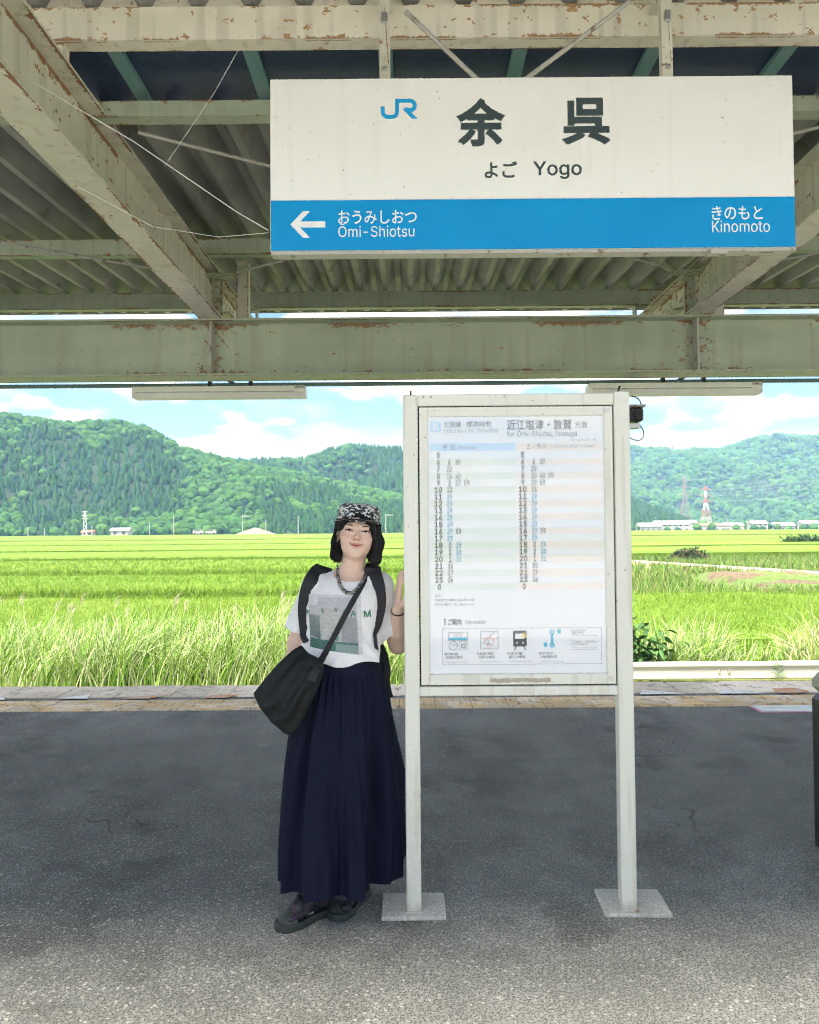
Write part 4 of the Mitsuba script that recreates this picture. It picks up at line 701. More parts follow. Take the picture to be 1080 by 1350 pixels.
for x in (-0.075, 0.925):
    part(sg, 'hanger', cat(bx(x - 0.019, x + 0.019, 2.850, 2.856, 3.002, 3.60), bx(x - 0.019, x - 0.013, 2.856, 2.885, 3.002, 3.60), bx(x - 0.006, x + 0.006, 2.842, 2.850, 3.075, 3.087)), 'paint_pale')
    part(sg, 'bolt', bx(x - 0.008, x + 0.008, 2.838, 2.848, 3.04, 3.056, 0.003), 'metal')
    part(sg, 'bolt', bx(x - 0.010, x + 0.010, 2.838, 2.848, 3.21, 3.25, 0.003), 'metal')
    part(sg, 'hanger_arm', bx(x - 0.016, x + 0.016, 2.887, 2.998, 3.33, 3.342), 'paint_pale')
part(sg, 'brace', sweep([(0.0, 2.872, 3.27), (0.27, 2.872, 3.005)], 0.0085, 6), 'steel_grey')
part(sg, 'brace', sweep([(0.80, 2.872, 3.30), (0.405, 2.872, 3.005)], 0.0085, 6), 'steel_grey')

# ------------------------------------------------------------------ timetable board on two posts
tb = thing('timetable_board', 'white framed station timetable board standing on two square posts', 'timetable board')
FY = 3.05
part(tb, 'post', bx(-0.0225, 0.0325, FY, FY + 0.055, 0.014, 1.926, 0.004), 'board_paint')
part(tb, 'post', bx(0.768, 0.826, FY, FY + 0.055, 0.014, 1.934, 0.004), 'board_paint')
part(tb, 'post_sleeve', bx(0.792, 0.824, FY + 0.057, FY + 0.09, 0.014, 0.80, 0.004), 'board_paint')
part(tb, 'top_rail', bx(0.0335, 0.767, FY + 0.003, FY + 0.053, 1.884, 1.928, 0.003), 'board_paint')
part(tb, 'bottom_rail', bx(0.0335, 0.767, FY + 0.003, FY + 0.053, 0.803, 0.838, 0.003), 'board_paint')
part(tb, 'gasket', bx(0.0335, 0.767, FY + 0.020, FY + 0.040, 0.839, 0.8835 + 1.0), 'gasket')
dx0, dx1, dz0, dz1 = 0.0385, 0.7625, 0.8435, 1.8795
ix0, ix1, iz0, iz1 = 0.0715, 0.7295, 0.8835, 1.8435
for nm, b in (('door_stile', (dx0, ix0 - 0.0005, dz0, dz1)), ('door_stile', (ix1 + 0.0005, dx1, dz0, dz1)), ('door_rail', (ix0, ix1, iz1 + 0.0005, dz1)), ('door_rail', (ix0, ix1, dz0, iz0 - 0.0005))):
    part(tb, nm, bx(b[0], b[1], FY + 0.006, FY + 0.0195, b[2], b[3], 0.002), 'board_paint')
for x, z in ((0.745, 1.862), (0.745, 0.864)):
    part(tb, 'lock', trimesh.creation.cylinder(0.0085, 0.008, sections=18, transform=trimesh.transformations.rotation_matrix(math.pi / 2, [1, 0, 0])).apply_translation([x, FY + 0.004, z]), 'metal')
rg = np.random.default_rng(5)


def ragged(x0, x1, z0, z1, n=26, amp=0.004):
    t = np.linspace(x0, x1, n)
    return Polygon([(a, z0 + amp * rg.uniform(-1, 1)) for a in t] + [(a, z1 + amp * rg.uniform(-1.5, 0.2)) for a in t[::-1]])


part(tb, 'tape_residue', poly_mesh(ragged(0.295, 0.52, 0.852, 0.869, 26, 0.0028), 0.0008).apply_translation([0, FY + 0.0058, 0]), 'adhesive', label='torn brown tape on the lower door rail')
part(tb, 'tape_residue', poly_mesh(ragged(0.29, 0.45, 1.893, 1.914, 20, 0.002), 0.0004).apply_translation([0, FY + 0.0028, 0]), 'board_paint')
part(tb, 'paper', bx(ix0, ix1, FY + 0.0165, FY + 0.019, iz0, iz1), 'poster')
PY = FY + 0.0162
U = 0.002825


def tx(px): return 0.0745 + (px - 563) * U
def tz(py): return 1.846 - (py - 548) * U
INK = {}


def ink(m, g):
    INK.setdefault(m, []).append(g)


def tt(m, s, x0, x1, y0, y1, bold=0.0):
    ink(m, fit(s, tx(x0), tx(x1), tz(y1), tz(y0), bold))


def rect(m, x0, x1, y0, y1):
    ink(m, sbox(tx(x0), tz(y1), tx(x1), tz(y0)))


rect('band_blue', 565, 579, 555, 569)
part(tb, 'line_badge', poly_mesh(fit('A', tx(567.5), tx(576.5), tz(567), tz(557), 0.02), 0.0004).apply_translation([0, PY - 0.0006, 0]), 'sign_letter_white')
tt('ink_grey', '北陸線', 583, 606, 554.5, 563)
tt('ink_grey', '標準時刻', 613, 646, 554.5, 563)
tt('ink_pale', 'Hokuriku Line Timetable', 583, 655, 564, 570)
tt('ink_grey', '近江塩津・敦賀', 667, 753, 553, 567, 0.012)
tt('ink_grey', '方面', 757, 774, 556, 565)
tt('ink_grey', 'for Ōmi-Shiotsu,Tsuruga', 667, 760, 567, 577.5)
tt('ink_pale', '2023', 752, 786, 579.5, 582)
rect('band_blue', 564, 678, 584, 594)
rect('band_beige', 679.5, 793, 584, 594)
tt('ink_grey', '平', 581, 588, 586, 593); tt('ink_grey', '日', 592, 598, 586, 593)
tt('ink_pale', 'Weekdays', 602, 627, 587.5, 593)
tt('ink_grey', '土・休日', 692, 719, 585, 592)
tt('ink_pale', 'Saturdays and Holidays', 724, 783, 586, 592)
rows_l = {6: '6 39', 7: '20', 8: '14 40', 9: '3 27 59', 10: '33', 11: '29', 12: '29', 13: '29', 14: '29', 15: '29', 16: '29 59', 17: '29', 18: '0 29', 19: '2 30', 20: '1 31', 21: '35', 22: '37', 23: '36'}
rows_r = {6: '6 39', 7: '20', 8: '20 40 59', 9: '29 59', 10: '33', 11: '29', 12: '29', 13: '29', 14: '29', 15: '29', 16: '29 59', 17: '29', 18: '0 29', 19: '2 30', 20: '1 31', 21: '35', 22: '37', 23: '36'}
blue = {'29', '30', '31', '27', '20'}
for k in range(20):
    h = (5 + k) % 24
    y = 596.5 + 9.17 * k
    if k % 2:
        rect('band_green', 564, 678, y - 1.0, y + 8.1)
        rect('band_beige', 679.5, 793, y - 1.0, y + 8.1)
    for rows, xh, xm in ((rows_l, 575, 590), (rows_r, 687, 702)):
        s = str(h)
        w = 5.2 * len(s)
        tt('ink_dark' if 10 <= h <= 23 or h == 0 else 'ink_grey', s, xh - w / 2 + (0.8 if len(s) == 1 else 0), xh + w / 2, y - 0.3, y + 7.4, 0.034)  # early hours go grey: washed-out pane reflection painted into the ink
        for i, t in enumerate(rows.get(h, '').split()):
            w = 3.6 * len(t)
            c = 'ink_blue' if (t in blue and 10 < h < 21) else ('ink_grey' if h < 10 else 'ink_dark')  # early minutes greyed too, reflection put into their colour
            tt(c, t, xm + i * 11.4 - w / 2, xm + i * 11.4 + w / 2, y + 0.2, y + 7.2, 0.022)
            rect(c, xm + i * 11.4 - 0.7, xm + i * 11.4 + 0.7, y - 1.3, y - 0.4)
tt('ink_grey', '凡例', 569, 577, 783.5, 788)
tt('ink_grey', '列車運行の情報ご案内、駅の位置'.replace('、', ','), 569, 622, 790, 793.5)
tt('ink_grey', '時刻の案内ご用, 列車の所在', 569, 622, 796, 799.5)
rect('ink_dark', 581.5, 583, 819, 825); rect('ink_dark', 581, 583.6, 816.5, 818)
tt('ink_dark', 'ご案内', 586, 604, 816.5, 825, 0.02)
tt('ink_grey', 'Information', 609, 636, 818, 823.5)
fr = sbox(tx(578.5), tz(877), tx(789), tz(829))
ink('ink_pale', fr.difference(fr.buffer(-0.0018)))


def ring(m, cx, cy, r, w):
    p = Point(tx(cx), tz(cy)); ink(m, p.buffer(r * U).difference(p.buffer((r - w) * U)))


def frame(m, x0, x1, y0, y1, w=0.6):
    g = sbox(tx(x0), tz(y1), tx(x1), tz(y0)); ink(m, g.difference(g.buffer(-w * U)))


def line(m, pts, w):
    ink(m, LineString([(tx(a), tz(b)) for a, b in pts]).buffer(w * U / 2, cap_style=2))


frame('ink_grey', 586.5, 612, 834, 845); rect('ink_teal', 587.2, 611.4, 841, 844.4); ring('ink_grey', 596, 838, 2.2, 0.5); ring('ink_grey', 602, 838, 2.2, 0.5)
ring('ink_grey', 593, 852, 6.0, 0.7); line('ink_grey', [(590, 848.5), (593, 852), (596.5, 850)], 0.6)
frame('ink_grey', 601, 611.5, 846.5, 857.5); frame('ink_dark', 603.6, 609, 850, 855, 1.0)
frame('ink_grey', 629, 652.5, 833, 856.5); line('ink_red', [(630, 842.5), (652, 842.5)], 0.6); ring('ink_red', 640.5, 847, 6.5, 0.7); line('ink_grey', [(632, 850), (640, 841), (648, 834)], 0.7)
tt('ink_dark', 'J', 637, 640, 845, 851, 0.01)
line('ink_dark', [(640, 850), (646, 852)], 0.8)
g = sbox(tx(673.5), tz(852), tx(688.5), tz(834)).buffer(0.004)
ink('ink_dark', g.difference(sbox(tx(674.6), tz(843.5), tx(687.4), tz(836.5))).difference(Point(tx(677), tz(848.5)).buffer(0.0038)).difference(Point(tx(685), tz(848.5)).buffer(0.0038)))
line('ink_dark', [(677, 853), (673, 858)], 1.3); line('ink_dark', [(685, 853), (689, 858)], 1.3)
ink('ink_yellow', Polygon([(tx(682.5), tz(841.5)), (tx(691.5), tz(841.5)), (tx(687), tz(832.5))]))
line('ink_dark', [(687, 835.2), (687, 839.3)], 0.9)
line('ink_teal', [(723.5, 836), (723.5, 852)], 3.2); ring('ink_teal', 723.5, 835, 3.4, 1.7); ring('ink_teal', 723.5, 852, 3.4, 1.7)
rect('ink_teal', 730.5, 735, 831.5, 836.5); rect('ink_teal', 712.5, 717, 848.5, 854)
for x0, a, b in ((581, '駅情報', '時刻図の案内'), (624, '列車運行情報', '位置の案内'), (664, '列車位置', '運行の情報'), (706, '駅構内所在'.replace('構', ''), '列車路図の駅')):
    tt('ink_dark', a, x0, x0 + 15 + 1.2 * len(a), 861, 864.3); tt('ink_dark', b, x0 + 2, x0 + 24, 865.5, 868.8)
    line('ink_pale', [(x0 + 2, 873.3), (x0 + 33, 873.3)], 0.6)
for y, x1, s in ((831.5, 768, 'Follow us and'), (834.8, 765, 'check in here'), (846, 785, 'Train Status'), (849.5, 770, 'Information')):
    tt('ink_grey', s, 749, x1, y, y + 2.8)
for y in (839.5, 855, 858):
    line('ink_pale', [(749, y), (783, y)], 0.6)
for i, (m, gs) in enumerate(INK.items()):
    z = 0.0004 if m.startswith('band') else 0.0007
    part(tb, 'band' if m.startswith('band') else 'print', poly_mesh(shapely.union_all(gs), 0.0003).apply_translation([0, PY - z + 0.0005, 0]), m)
part(tb, 'window', trimesh.Trimesh([[ix0, FY + 0.0105, iz0], [ix1, FY + 0.0105, iz0], [ix1, FY + 0.0105, iz1], [ix0, FY + 0.0105, iz1]], [[0, 1, 2], [0, 2, 3]], process=False), 'pane')
part(tb, 'cap_screw', sweep([(0.008, FY + 0.03, 1.927), (0.008, FY + 0.03, 1.945)], 0.004, 6), 'gasket')
part(tb, 'cap_screw', sweep([(0.789, FY + 0.02, 1.935), (0.796, FY + 0.02, 1.957)], 0.004, 6), 'gasket')
for x in (0.005, 0.797):
    part(tb, 'base_weld', sweep([(x - 0.034, FY - 0.004, 0.016), (x + 0.034, FY - 0.004, 0.016)], 0.005, 6), 'steel_grey')
for x0, x1, y0, y1, rz in ((-0.115, 0.122, 3.02, 3.225, 0.5), (0.708, 0.953, 3.03, 3.245, -2.0)):
    m = bx(x0, x1, y0, y1, -0.02, 0.013, 0.004)
    c = [(x0 + x1) / 2, (y0 + y1) / 2, 0]
    m.apply_transform(trimesh.transformations.rotation_matrix(math.radians(rz), [0, 0, 1], c))
    part(tb, 'footing', m, 'concrete_base')

# ------------------------------------------------------------------ litter bin at the right edge
lbn = thing('litter_bin', 'tall black litter bin with beige rounded lid cut by right frame edge', 'litter bin')
mat('bin_beige', mikit.proc(lambda p, n, uv: mix((0.36, 0.37, 0.27), (0.44, 0.44, 0.34), fbm(p.x * 9, p.y * 9, p.z * 9, 3))), 0.45)
mat('bin_black', mikit.proc(lambda p, n, uv: mix((0.012, 0.014, 0.016), (0.03, 0.032, 0.034), fbm(p.x * 7, p.y * 7, p.z * 7, 3))), 0.35)
part(lbn, 'body', bx(1.742, 2.25, 3.28, 3.60, 0.03, 0.70, 0.02), 'bin_black')
part(lbn, 'lid', bx(1.738, 2.254, 3.275, 3.605, 0.702, 0.80, 0.035), 'bin_beige')
part(lbn, 'base', bx(1.79, 2.23, 3.30, 3.58, 0.0, 0.028), 'gasket')


# ------------------------------------------------------------------ fields, grass, hills
def blades(base, az, length, width, lean, droop, col0, col1, segs=3, face=None):
    """Tapered bent grass blades, all in one mesh, with vertex colours from root to tip."""
    n = len(base)
    t = np.linspace(0, 1, segs + 1)
    d = np.stack([np.cos(az), np.sin(az), 0 * az], 1)
    face = az + np.pi / 2 if face is None else face
    s = np.stack([np.cos(face), np.sin(face), 0 * az], 1)
    out = lean[:, None] * t + droop[:, None] * t ** 2.2
    up = t - 0.55 * droop[:, None] * t ** 2.6
    P = base[:, None] + length[:, None, None] * (out[..., None] * d[:, None] + up[..., None] * np.array([0, 0, 1.0]))
    w = (width[:, None] * np.maximum(1 - t, 0.04) ** 0.6 * 0.5)[..., None] * s[:, None]
    V = np.stack([P - w, P + w], 2).reshape(-1, 3)
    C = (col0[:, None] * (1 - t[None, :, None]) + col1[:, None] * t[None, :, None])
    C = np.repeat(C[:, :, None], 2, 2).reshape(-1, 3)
    k = np.arange(segs) * 2
    f = np.vstack([np.stack([k, k + 1, k + 3], 1), np.stack([k, k + 3, k + 2], 1)])
    F = (f[None] + (np.arange(n) * 2 * (segs + 1))[:, None, None]).reshape(-1, 3)
    return trimesh.Trimesh(V, F, process=False), C


def tufts(x0, x1, y0, y1, n, per, fz, L, W, pal, lean=0.18, droop=0.25, segs=2, spread=0.05, keep=None, seed=1):
    r = np.random.default_rng(seed)
    y = np.sqrt(r.uniform(y0 ** 2, y1 ** 2, n)); x = r.uniform(x0, x1, n) * y / y1
    if keep is not None:
        k = keep(x, y); x, y = x[k], y[k]
    n = len(x) * per
    x = np.repeat(x, per) + r.normal(0, spread, n); y = np.repeat(y, per) + r.normal(0, spread, n)
    az = r.uniform(0, 2 * np.pi, n)
    ln = L * r.uniform(0.6, 1.25, n)
    u = r.random(n)[:, None]
    p = np.array(pal)
    i = r.integers(0, len(p), n)
    c = p[i] * r.uniform(0.88, 1.12, (n, 1))
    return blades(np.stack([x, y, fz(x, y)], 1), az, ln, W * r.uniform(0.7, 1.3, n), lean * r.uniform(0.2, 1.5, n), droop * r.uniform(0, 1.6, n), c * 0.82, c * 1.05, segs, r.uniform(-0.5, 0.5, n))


RICE = [(0.130, 0.25, 0.020), (0.160, 0.27, 0.024), (0.110, 0.23, 0.020), (0.17, 0.26, 0.035)]
def road_x(y):            # the farm road at the right, its middle line
    return 23.2 - (y - 47) * 0.215


def left_of_verge(x, y):
    return (x < 7.5 + 0.02 * y) | (y < 33) | (y > 78)


padd = [(16.0, 28.6, 0.50), (30.0, 46.0, 0.50), (48.2, 74.0, 0.5), (77, 107, 0.55), (110, 150, 0.6), (153, 204, 0.6), (208, 272, 0.7), (275, 345, 0.7)]
for k, (a, b, h) in enumerate(padd):
    nx = 70 if k < 3 else 40
    w = max(42, b * 1.15)
    x1 = w if k in (0,) or k > 2 else 7.5 + 0.02 * a
    s = surface(np.linspace(-w, x1, nx), np.linspace(a, b, 26), lambda X, Y: field_z(Y) + h + 0.14 * (meshkit.fbm(np.stack([X * 0.7, Y * 0.45, 0 * X + k], -1), 3) - 0.5) + 0.25 * sm(-60, 90, X) * (k > 2))
    e0, e1 = np.array([-w, x1]), None
    front = surface(np.linspace(-w, x1, nx), np.linspace(0, 1, 2), lambda X, Y: 0 * X)
    fv = front.vertices.copy()
    top = s.vertices[:nx]
    fv[:nx] = top - [0, -0.02, h + 0.1]; fv[nx:] = top
    front = trimesh.Trimesh(fv, front.faces, process=False)
    sd = s.vertices.reshape(26, nx, 3)[:, -1]
    sf = surface(np.linspace(0, 1, 26), np.linspace(0, 1, 2), lambda X, Y: 0 * X)
    sv = sf.vertices.copy(); sv[:26] = sd - [0, 0, h + 0.1]; sv[26:] = sd
    single('rice_paddy', cat(s, front, trimesh.Trimesh(sv, sf.faces, process=False)), 'rice', kind='stuff',
           label=('rice paddy strip number' if 0 else ['nearest bright green rice paddy beyond the tall grass', 'second rice paddy from the platform, left of the farm road', 'third rice paddy back, ending left of the farm road', 'rice paddy just beyond the far end of the farm road', 'yellow green rice paddy in the middle distance', 'distant rice paddy before the last two strips', 'last but one rice paddy before the hills', 'farthest rice paddy at the foot of the hills'][k]), cat='rice paddy')
m1, c1 = tufts(-22, 22, 15.6, 28.6, 22000, 5, lambda x, y: field_z(y) + 0.30, 0.34, 0.016, RICE, seed=11)
m2, c2 = tufts(-31, 31, 30.0, 46, 15000, 4, lambda x, y: field_z(y) + 0.32, 0.34, 0.028, RICE, keep=lambda x, y: x < 7.5 + 0.02 * 30, seed=12)
m3_, c3 = tufts(-46, 46, 48.2, 74, 12000, 3, lambda x, y: field_z(y) + 0.34, 0.34, 0.05, RICE, keep=lambda x, y: x < 8.5, seed=13)
edge = [tufts(-0.62 * a, 8.0 if a < 76 else 0.62 * a, a - 0.25 - 0.004 * a, a + 0.35, int(2600 + 10 * a), 4, lambda x, y: field_z(y) + 0.05 + 0.0 * x, 0.72, 0.022 + 0.00035 * a, RICE, seed=70 + i, lean=0.25) for i, a in enumerate((30.0, 48.2, 77.0, 110.0, 153.0, 208.0))]
m3_, c3 = cat([m3_] + [e[0] for e in edge]), np.vstack([c3] + [e[1] for e in edge])
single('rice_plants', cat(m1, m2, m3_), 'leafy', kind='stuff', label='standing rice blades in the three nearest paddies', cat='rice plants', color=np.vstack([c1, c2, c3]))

# weedy verge and farm road at the right
VERGE = [(0.10, 0.22, 0.03), (0.15, 0.27, 0.05), (0.20, 0.27, 0.08), (0.08, 0.18, 0.03), (0.24, 0.26, 0.12)]
m1, c1 = tufts(-40, 44, 30, 46, 5200, 5, lambda x, y: field_z(y) + 0.0, 0.5, 0.05, VERGE, keep=lambda x, y: (x > 8.2) & ~((x > 14.2) & (x < 21) & (y > 35) & (y < 42)) & (abs(x - road_x(y)) > 1.6), spread=0.25, seed=21)
m2, c2 = tufts(-60, 60, 46, 76, 6500, 5, lambda x, y: field_z(y) + 0.0, 0.6, 0.08, VERGE, keep=lambda x, y: (x > 9.4) & (abs(x - road_x(y)) > 1.7), spread=0.35, seed=22)
single('verge_weeds', cat(m1, m2), 'leafy', kind='stuff', label='pale weeds on the verge either side of the farm road', cat='weeds', color=np.vstack([c1, c2]))
ry = np.linspace(28, 96, 40)
rd = [(road_x(y) + s * 1.25, y, field_z(y) + 0.30) for y in ry for s in (-1, 1)]
k = np.arange(39) * 2
single('farm_road', trimesh.Trimesh(rd, np.vstack([np.stack([k, k + 1, k + 3], 1), np.stack([k, k + 3, k + 2], 1)]), process=False), 'gravel_road', kind='structure')
single('road_bank', cat(*[trimesh.Trimesh([(x + d0, y, z0) for y in ry for x, d0, z0 in ((road_x(y), s * 1.3, field_z(y) + 0.29), (road_x(y), s * 2.4, field_z(y) - 0.05))], np.vstack([np.stack([k, k + 1, k + 3], 1), np.stack([k, k + 3, k + 2], 1)])[:, ::s], process=False) for s in (-1, 1)]), 'bank_soil' if 'bank_soil' in scene else mat('bank_soil', mikit.proc(lambda p, n, uv: mix((0.13, 0.15, 0.05), (0.30, 0.21, 0.15), smoothstep(0.38, 0.6, fbm(p.x * 0.5, p.y * 0.35, 0, 4))) * (0.7 + 0.6 * noise(p.x * 6, p.y * 6))), 0.95, two=True), kind='structure')

single('dirt_bank', surface(np.linspace(14.0, 21.5, 40), np.linspace(34.8, 42.5, 24), lambda X, Y: -1.22 + 0.62 * sm(34.8, 40.5, Y) * sm(14.0, 15.4, X) * sm(21.5, 20.0, X) + 0.16 * (meshkit.fbm(np.stack([X * 1.3, Y * 1.3, 0 * X], -1), 4) - 0.5)), mat('bare_soil', mikit.proc(lambda p, n, uv: mix((0.105, 0.082, 0.055), (0.085, 0.14, 0.035), smoothstep(0.35, 0.50, fbm(p.x * 0.9, p.y * 0.9, 3, 4))) * (0.7 + 0.6 * noise(p.x * 8, p.y * 8))), 0.95), kind='structure', smooth=True)


# tall pampas-like grass along the far side of the track
PAMP = [(0.20, 0.38, 0.06), (0.30, 0.46, 0.12), (0.14, 0.31, 0.035), (0.46, 0.55, 0.28), (0.24, 0.42, 0.06), (0.54, 0.60, 0.38), (0.10, 0.24, 0.03)]


def grass_bank(x0, x1, n, hmul, seed, pal=PAMP, y0=12.0, y1=13.8, edge=0.35, thin=0.016):
    r = np.random.default_rng(seed)
    x = r.uniform(x0, x1, n); y = r.uniform(y0, y1, n)
    cl = meshkit.fbm(np.stack([x * 1.3, y * 0.8, 0 * x + seed], -1), 3)
    k = r.random(n) < sm(0.25, 0.5, cl) * 0.8 + 0.2
    x, y, cl = x[k], y[k], cl[k]; n = len(x)
    e = sm(0, edge, np.minimum(x - x0, x1 - x))
    L = hmul * (0.50 + 0.75 * cl) * r.uniform(0.55, 1.25, n) * (0.45 + 0.55 * e)
    p = np.array(pal); c = p[np.minimum((r.random(n) * 0.75 + cl * 0.35) * len(p), len(p) - 1).astype(int)] * r.uniform(0.75, 1.2, (n, 1))
    az = np.where(r.random(n) < 0.6, r.normal(0.15, 0.9, n), r.uniform(0, 6.28, n))
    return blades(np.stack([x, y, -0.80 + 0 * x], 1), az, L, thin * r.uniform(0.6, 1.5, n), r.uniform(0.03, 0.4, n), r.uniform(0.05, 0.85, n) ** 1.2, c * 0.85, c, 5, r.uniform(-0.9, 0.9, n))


def plumes(x0, x1, n, seed):
    r = np.random.default_rng(seed)
    x, y = r.uniform(x0, x1, n), r.uniform(12.2, 13.5, n)
    z = r.uniform(0.95, 1.3, n) - 0.8
    ms, cs = [], []
    for i in range(n):
        for j in range(9):
            b = np.array([[x[i], y[i], z[i] + 0.016 * j]])
            m, c = blades(b, np.array([r.uniform(-0.6, 0.8)]), np.array([0.13]), np.array([0.008]), np.array([0.35]), np.array([0.8]), np.array([[0.46, 0.42, 0.33]]), np.array([[0.55, 0.52, 0.44]]), 3, np.array([r.uniform(-0.8, 0.8)]))
            ms.append(m); cs.append(c)
    m, c = blades(np.stack([x, y, 0 * x - 0.8], 1), r.uniform(0, 6.28, n), z + 0.85, 0.012 + 0 * x, 0.02 + 0 * x, 0 * x, np.tile([[0.2, 0.27, 0.1]], (n, 1)), np.tile([[0.4, 0.38, 0.25]], (n, 1)), 3, 0 * x)
    return cat(ms + [m]), np.vstack(cs + [c])


m1, c1 = grass_bank(-13.5, 1.9, 22500, 1.02, 31)
m2, c2 = plumes(-13, 0.6, 60, 35)
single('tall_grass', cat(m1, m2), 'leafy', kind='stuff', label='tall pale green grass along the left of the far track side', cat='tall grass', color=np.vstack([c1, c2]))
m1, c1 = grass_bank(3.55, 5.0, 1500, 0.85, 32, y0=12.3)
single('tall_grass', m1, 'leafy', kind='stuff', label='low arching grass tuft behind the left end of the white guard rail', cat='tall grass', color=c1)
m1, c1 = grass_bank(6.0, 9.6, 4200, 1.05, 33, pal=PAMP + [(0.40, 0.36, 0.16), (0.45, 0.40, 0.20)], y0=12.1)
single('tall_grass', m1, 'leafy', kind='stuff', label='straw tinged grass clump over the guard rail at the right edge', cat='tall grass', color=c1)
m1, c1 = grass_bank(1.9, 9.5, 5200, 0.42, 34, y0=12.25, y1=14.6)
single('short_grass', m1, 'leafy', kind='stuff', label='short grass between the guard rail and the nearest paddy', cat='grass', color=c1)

gr = thing('guard_rail', 'low white guard rail along the far side of the track', 'guard rail')
mat('rail_white', mikit.proc(lambda p, n, uv: mix((0.46, 0.47, 0.45), (0.62, 0.63, 0.61), fbm(p.x * 3, p.y * 3, p.z * 14, 4))), 0.5)
part(gr, 'beam', bx(2.6, 12.5, 11.92, 12.02, -0.72, -0.47, 0.02), 'rail_white')
part(gr, 'lip', bx(2.6, 12.5, 11.88, 11.917, -0.53, -0.48, 0.012), 'rail_white')
for x in (4.46, 4.60, 7.3, 7.44):
    part(gr, 'bolt', bx(x - 0.015, x + 0.015, 11.895, 11.918, -0.63, -0.57, 0.006), 'steel_grey')


# broad-leaved plants
def leaf_shape(L, W, fold=0.15, n=6):
    t = np.linspace(0, 1, n)
    w = W * np.sin(np.pi * np.clip(t, 0.02, 0.98)) ** 0.8 * (1 - 0.35 * t)
    mid = np.stack([0 * t, L * t, -0.25 * L * t ** 2], 1)
    lf = mid + np.stack([-w / 2, 0 * t, fold * w], 1); rt = mid + np.stack([w / 2, 0 * t, fold * w], 1)
    V = np.vstack([mid, lf, rt]); k = np.arange(n - 1)
    F = np.vstack([np.stack([k, k + 1, k + 1 + n], 1), np.stack([k, k + 1 + n, k + n], 1), np.stack([k, k + 1 + 2 * n, k + 1], 1), np.stack([k, k + 2 * n, k + 1 + 2 * n], 1)])
    return V, F


def rot(az, el, roll=0.0):
    R = trimesh.transformations.euler_matrix(el, roll, az, 'sxyz')[:3, :3]
    return R


def leaf_set(pos, az, el, L, W, pal, seed):
    r = np.random.default_rng(seed)
    ms, cs = [], []
    for p, a, e, l, w in zip(pos, az, el, L, W):
        V, F = leaf_shape(l, w)
        ms.append(trimesh.Trimesh(V @ rot(a, e, r.normal(0, 0.3)).T + p, F, process=False))
        cs.append(np.tile(np.array(pal[r.integers(len(pal))]) * r.uniform(0.75, 1.25), (len(V), 1)))
    return cat(ms), np.vstack(cs)


r = np.random.default_rng(41)
sh = thing('broadleaf_shrub', 'dark green broad leaved shrub beside the right timetable post', 'shrub')
DARK = [(0.045, 0.12, 0.035), (0.06, 0.16, 0.045), (0.035, 0.09, 0.03), (0.09, 0.19, 0.06)]
tops = [(3.28, 12.25, 0.16), (3.55, 12.2, -0.02), (3.15, 12.3, -0.1), (3.75, 12.25, -0.22), (3.4, 12.15, -0.3), (3.2, 12.2, 0.05), (3.62, 12.3, 0.12)]
pos, az, el, L, W = [], [], [], [], []
for t in tops:
    root = np.array([3.3 + 0.2 * r.normal(), 12.4, -0.8])
    mid = np.array(t)
    part(sh, 'stem', sweep([root, (root + mid) / 2 + [0.05 * r.normal(), 0, 0.08], mid], [0.016, 0.011, 0.005], 6), mat('stem_green', (0.12, 0.17, 0.06), 0.7) if 'stem_green' not in scene else 'stem_green')
    for q in range(34):
        s = r.uniform(0.15, 1.0)
        b = root * (1 - s) + mid * s + [0.12 * r.normal(), 0.08 * r.normal(), 0.05 * r.normal() + 0.08 * math.sin(3.14 * s)]
        pos.append(b); az.append(r.uniform(0, 6.28)); el.append(r.normal(-0.35, 0.35)); L.append(r.uniform(0.13, 0.24)); W.append(r.uniform(0.07, 0.11))
m, c = leaf_set(pos, az, el, L, W, DARK, 42)
part(sh, 'foliage', m, 'leafy', kind='stuff', color=c)
wd = thing('roadside_weed', 'small upright feathery weed in front of the white guard rail', 'weed')
part(wd, 'stem', sweep([(5.27, 11.80, -1.0), (5.265, 11.80, -0.62), (5.275, 11.80, -0.40)], [0.008, 0.006, 0.002], 6), 'stem_green')
pos, az, el, L, W = [], [], [], [], []
for q in range(30):
    s = q / 29
    pos.append([5.27, 11.80, -0.85 + 0.44 * s]); az.append((-math.pi / 2 if q % 2 else math.pi / 2) + r.normal(0, 0.3)); el.append(0.5 + 0.3 * r.random()); L.append(0.17 * (1 - 0.65 * s)); W.append(0.034)
m, c = leaf_set(pos, az, el, L, W, [(0.06, 0.15, 0.04), (0.08, 0.18, 0.05)], 43)
part(wd, 'foliage', m, 'leafy', kind='stuff', color=c)
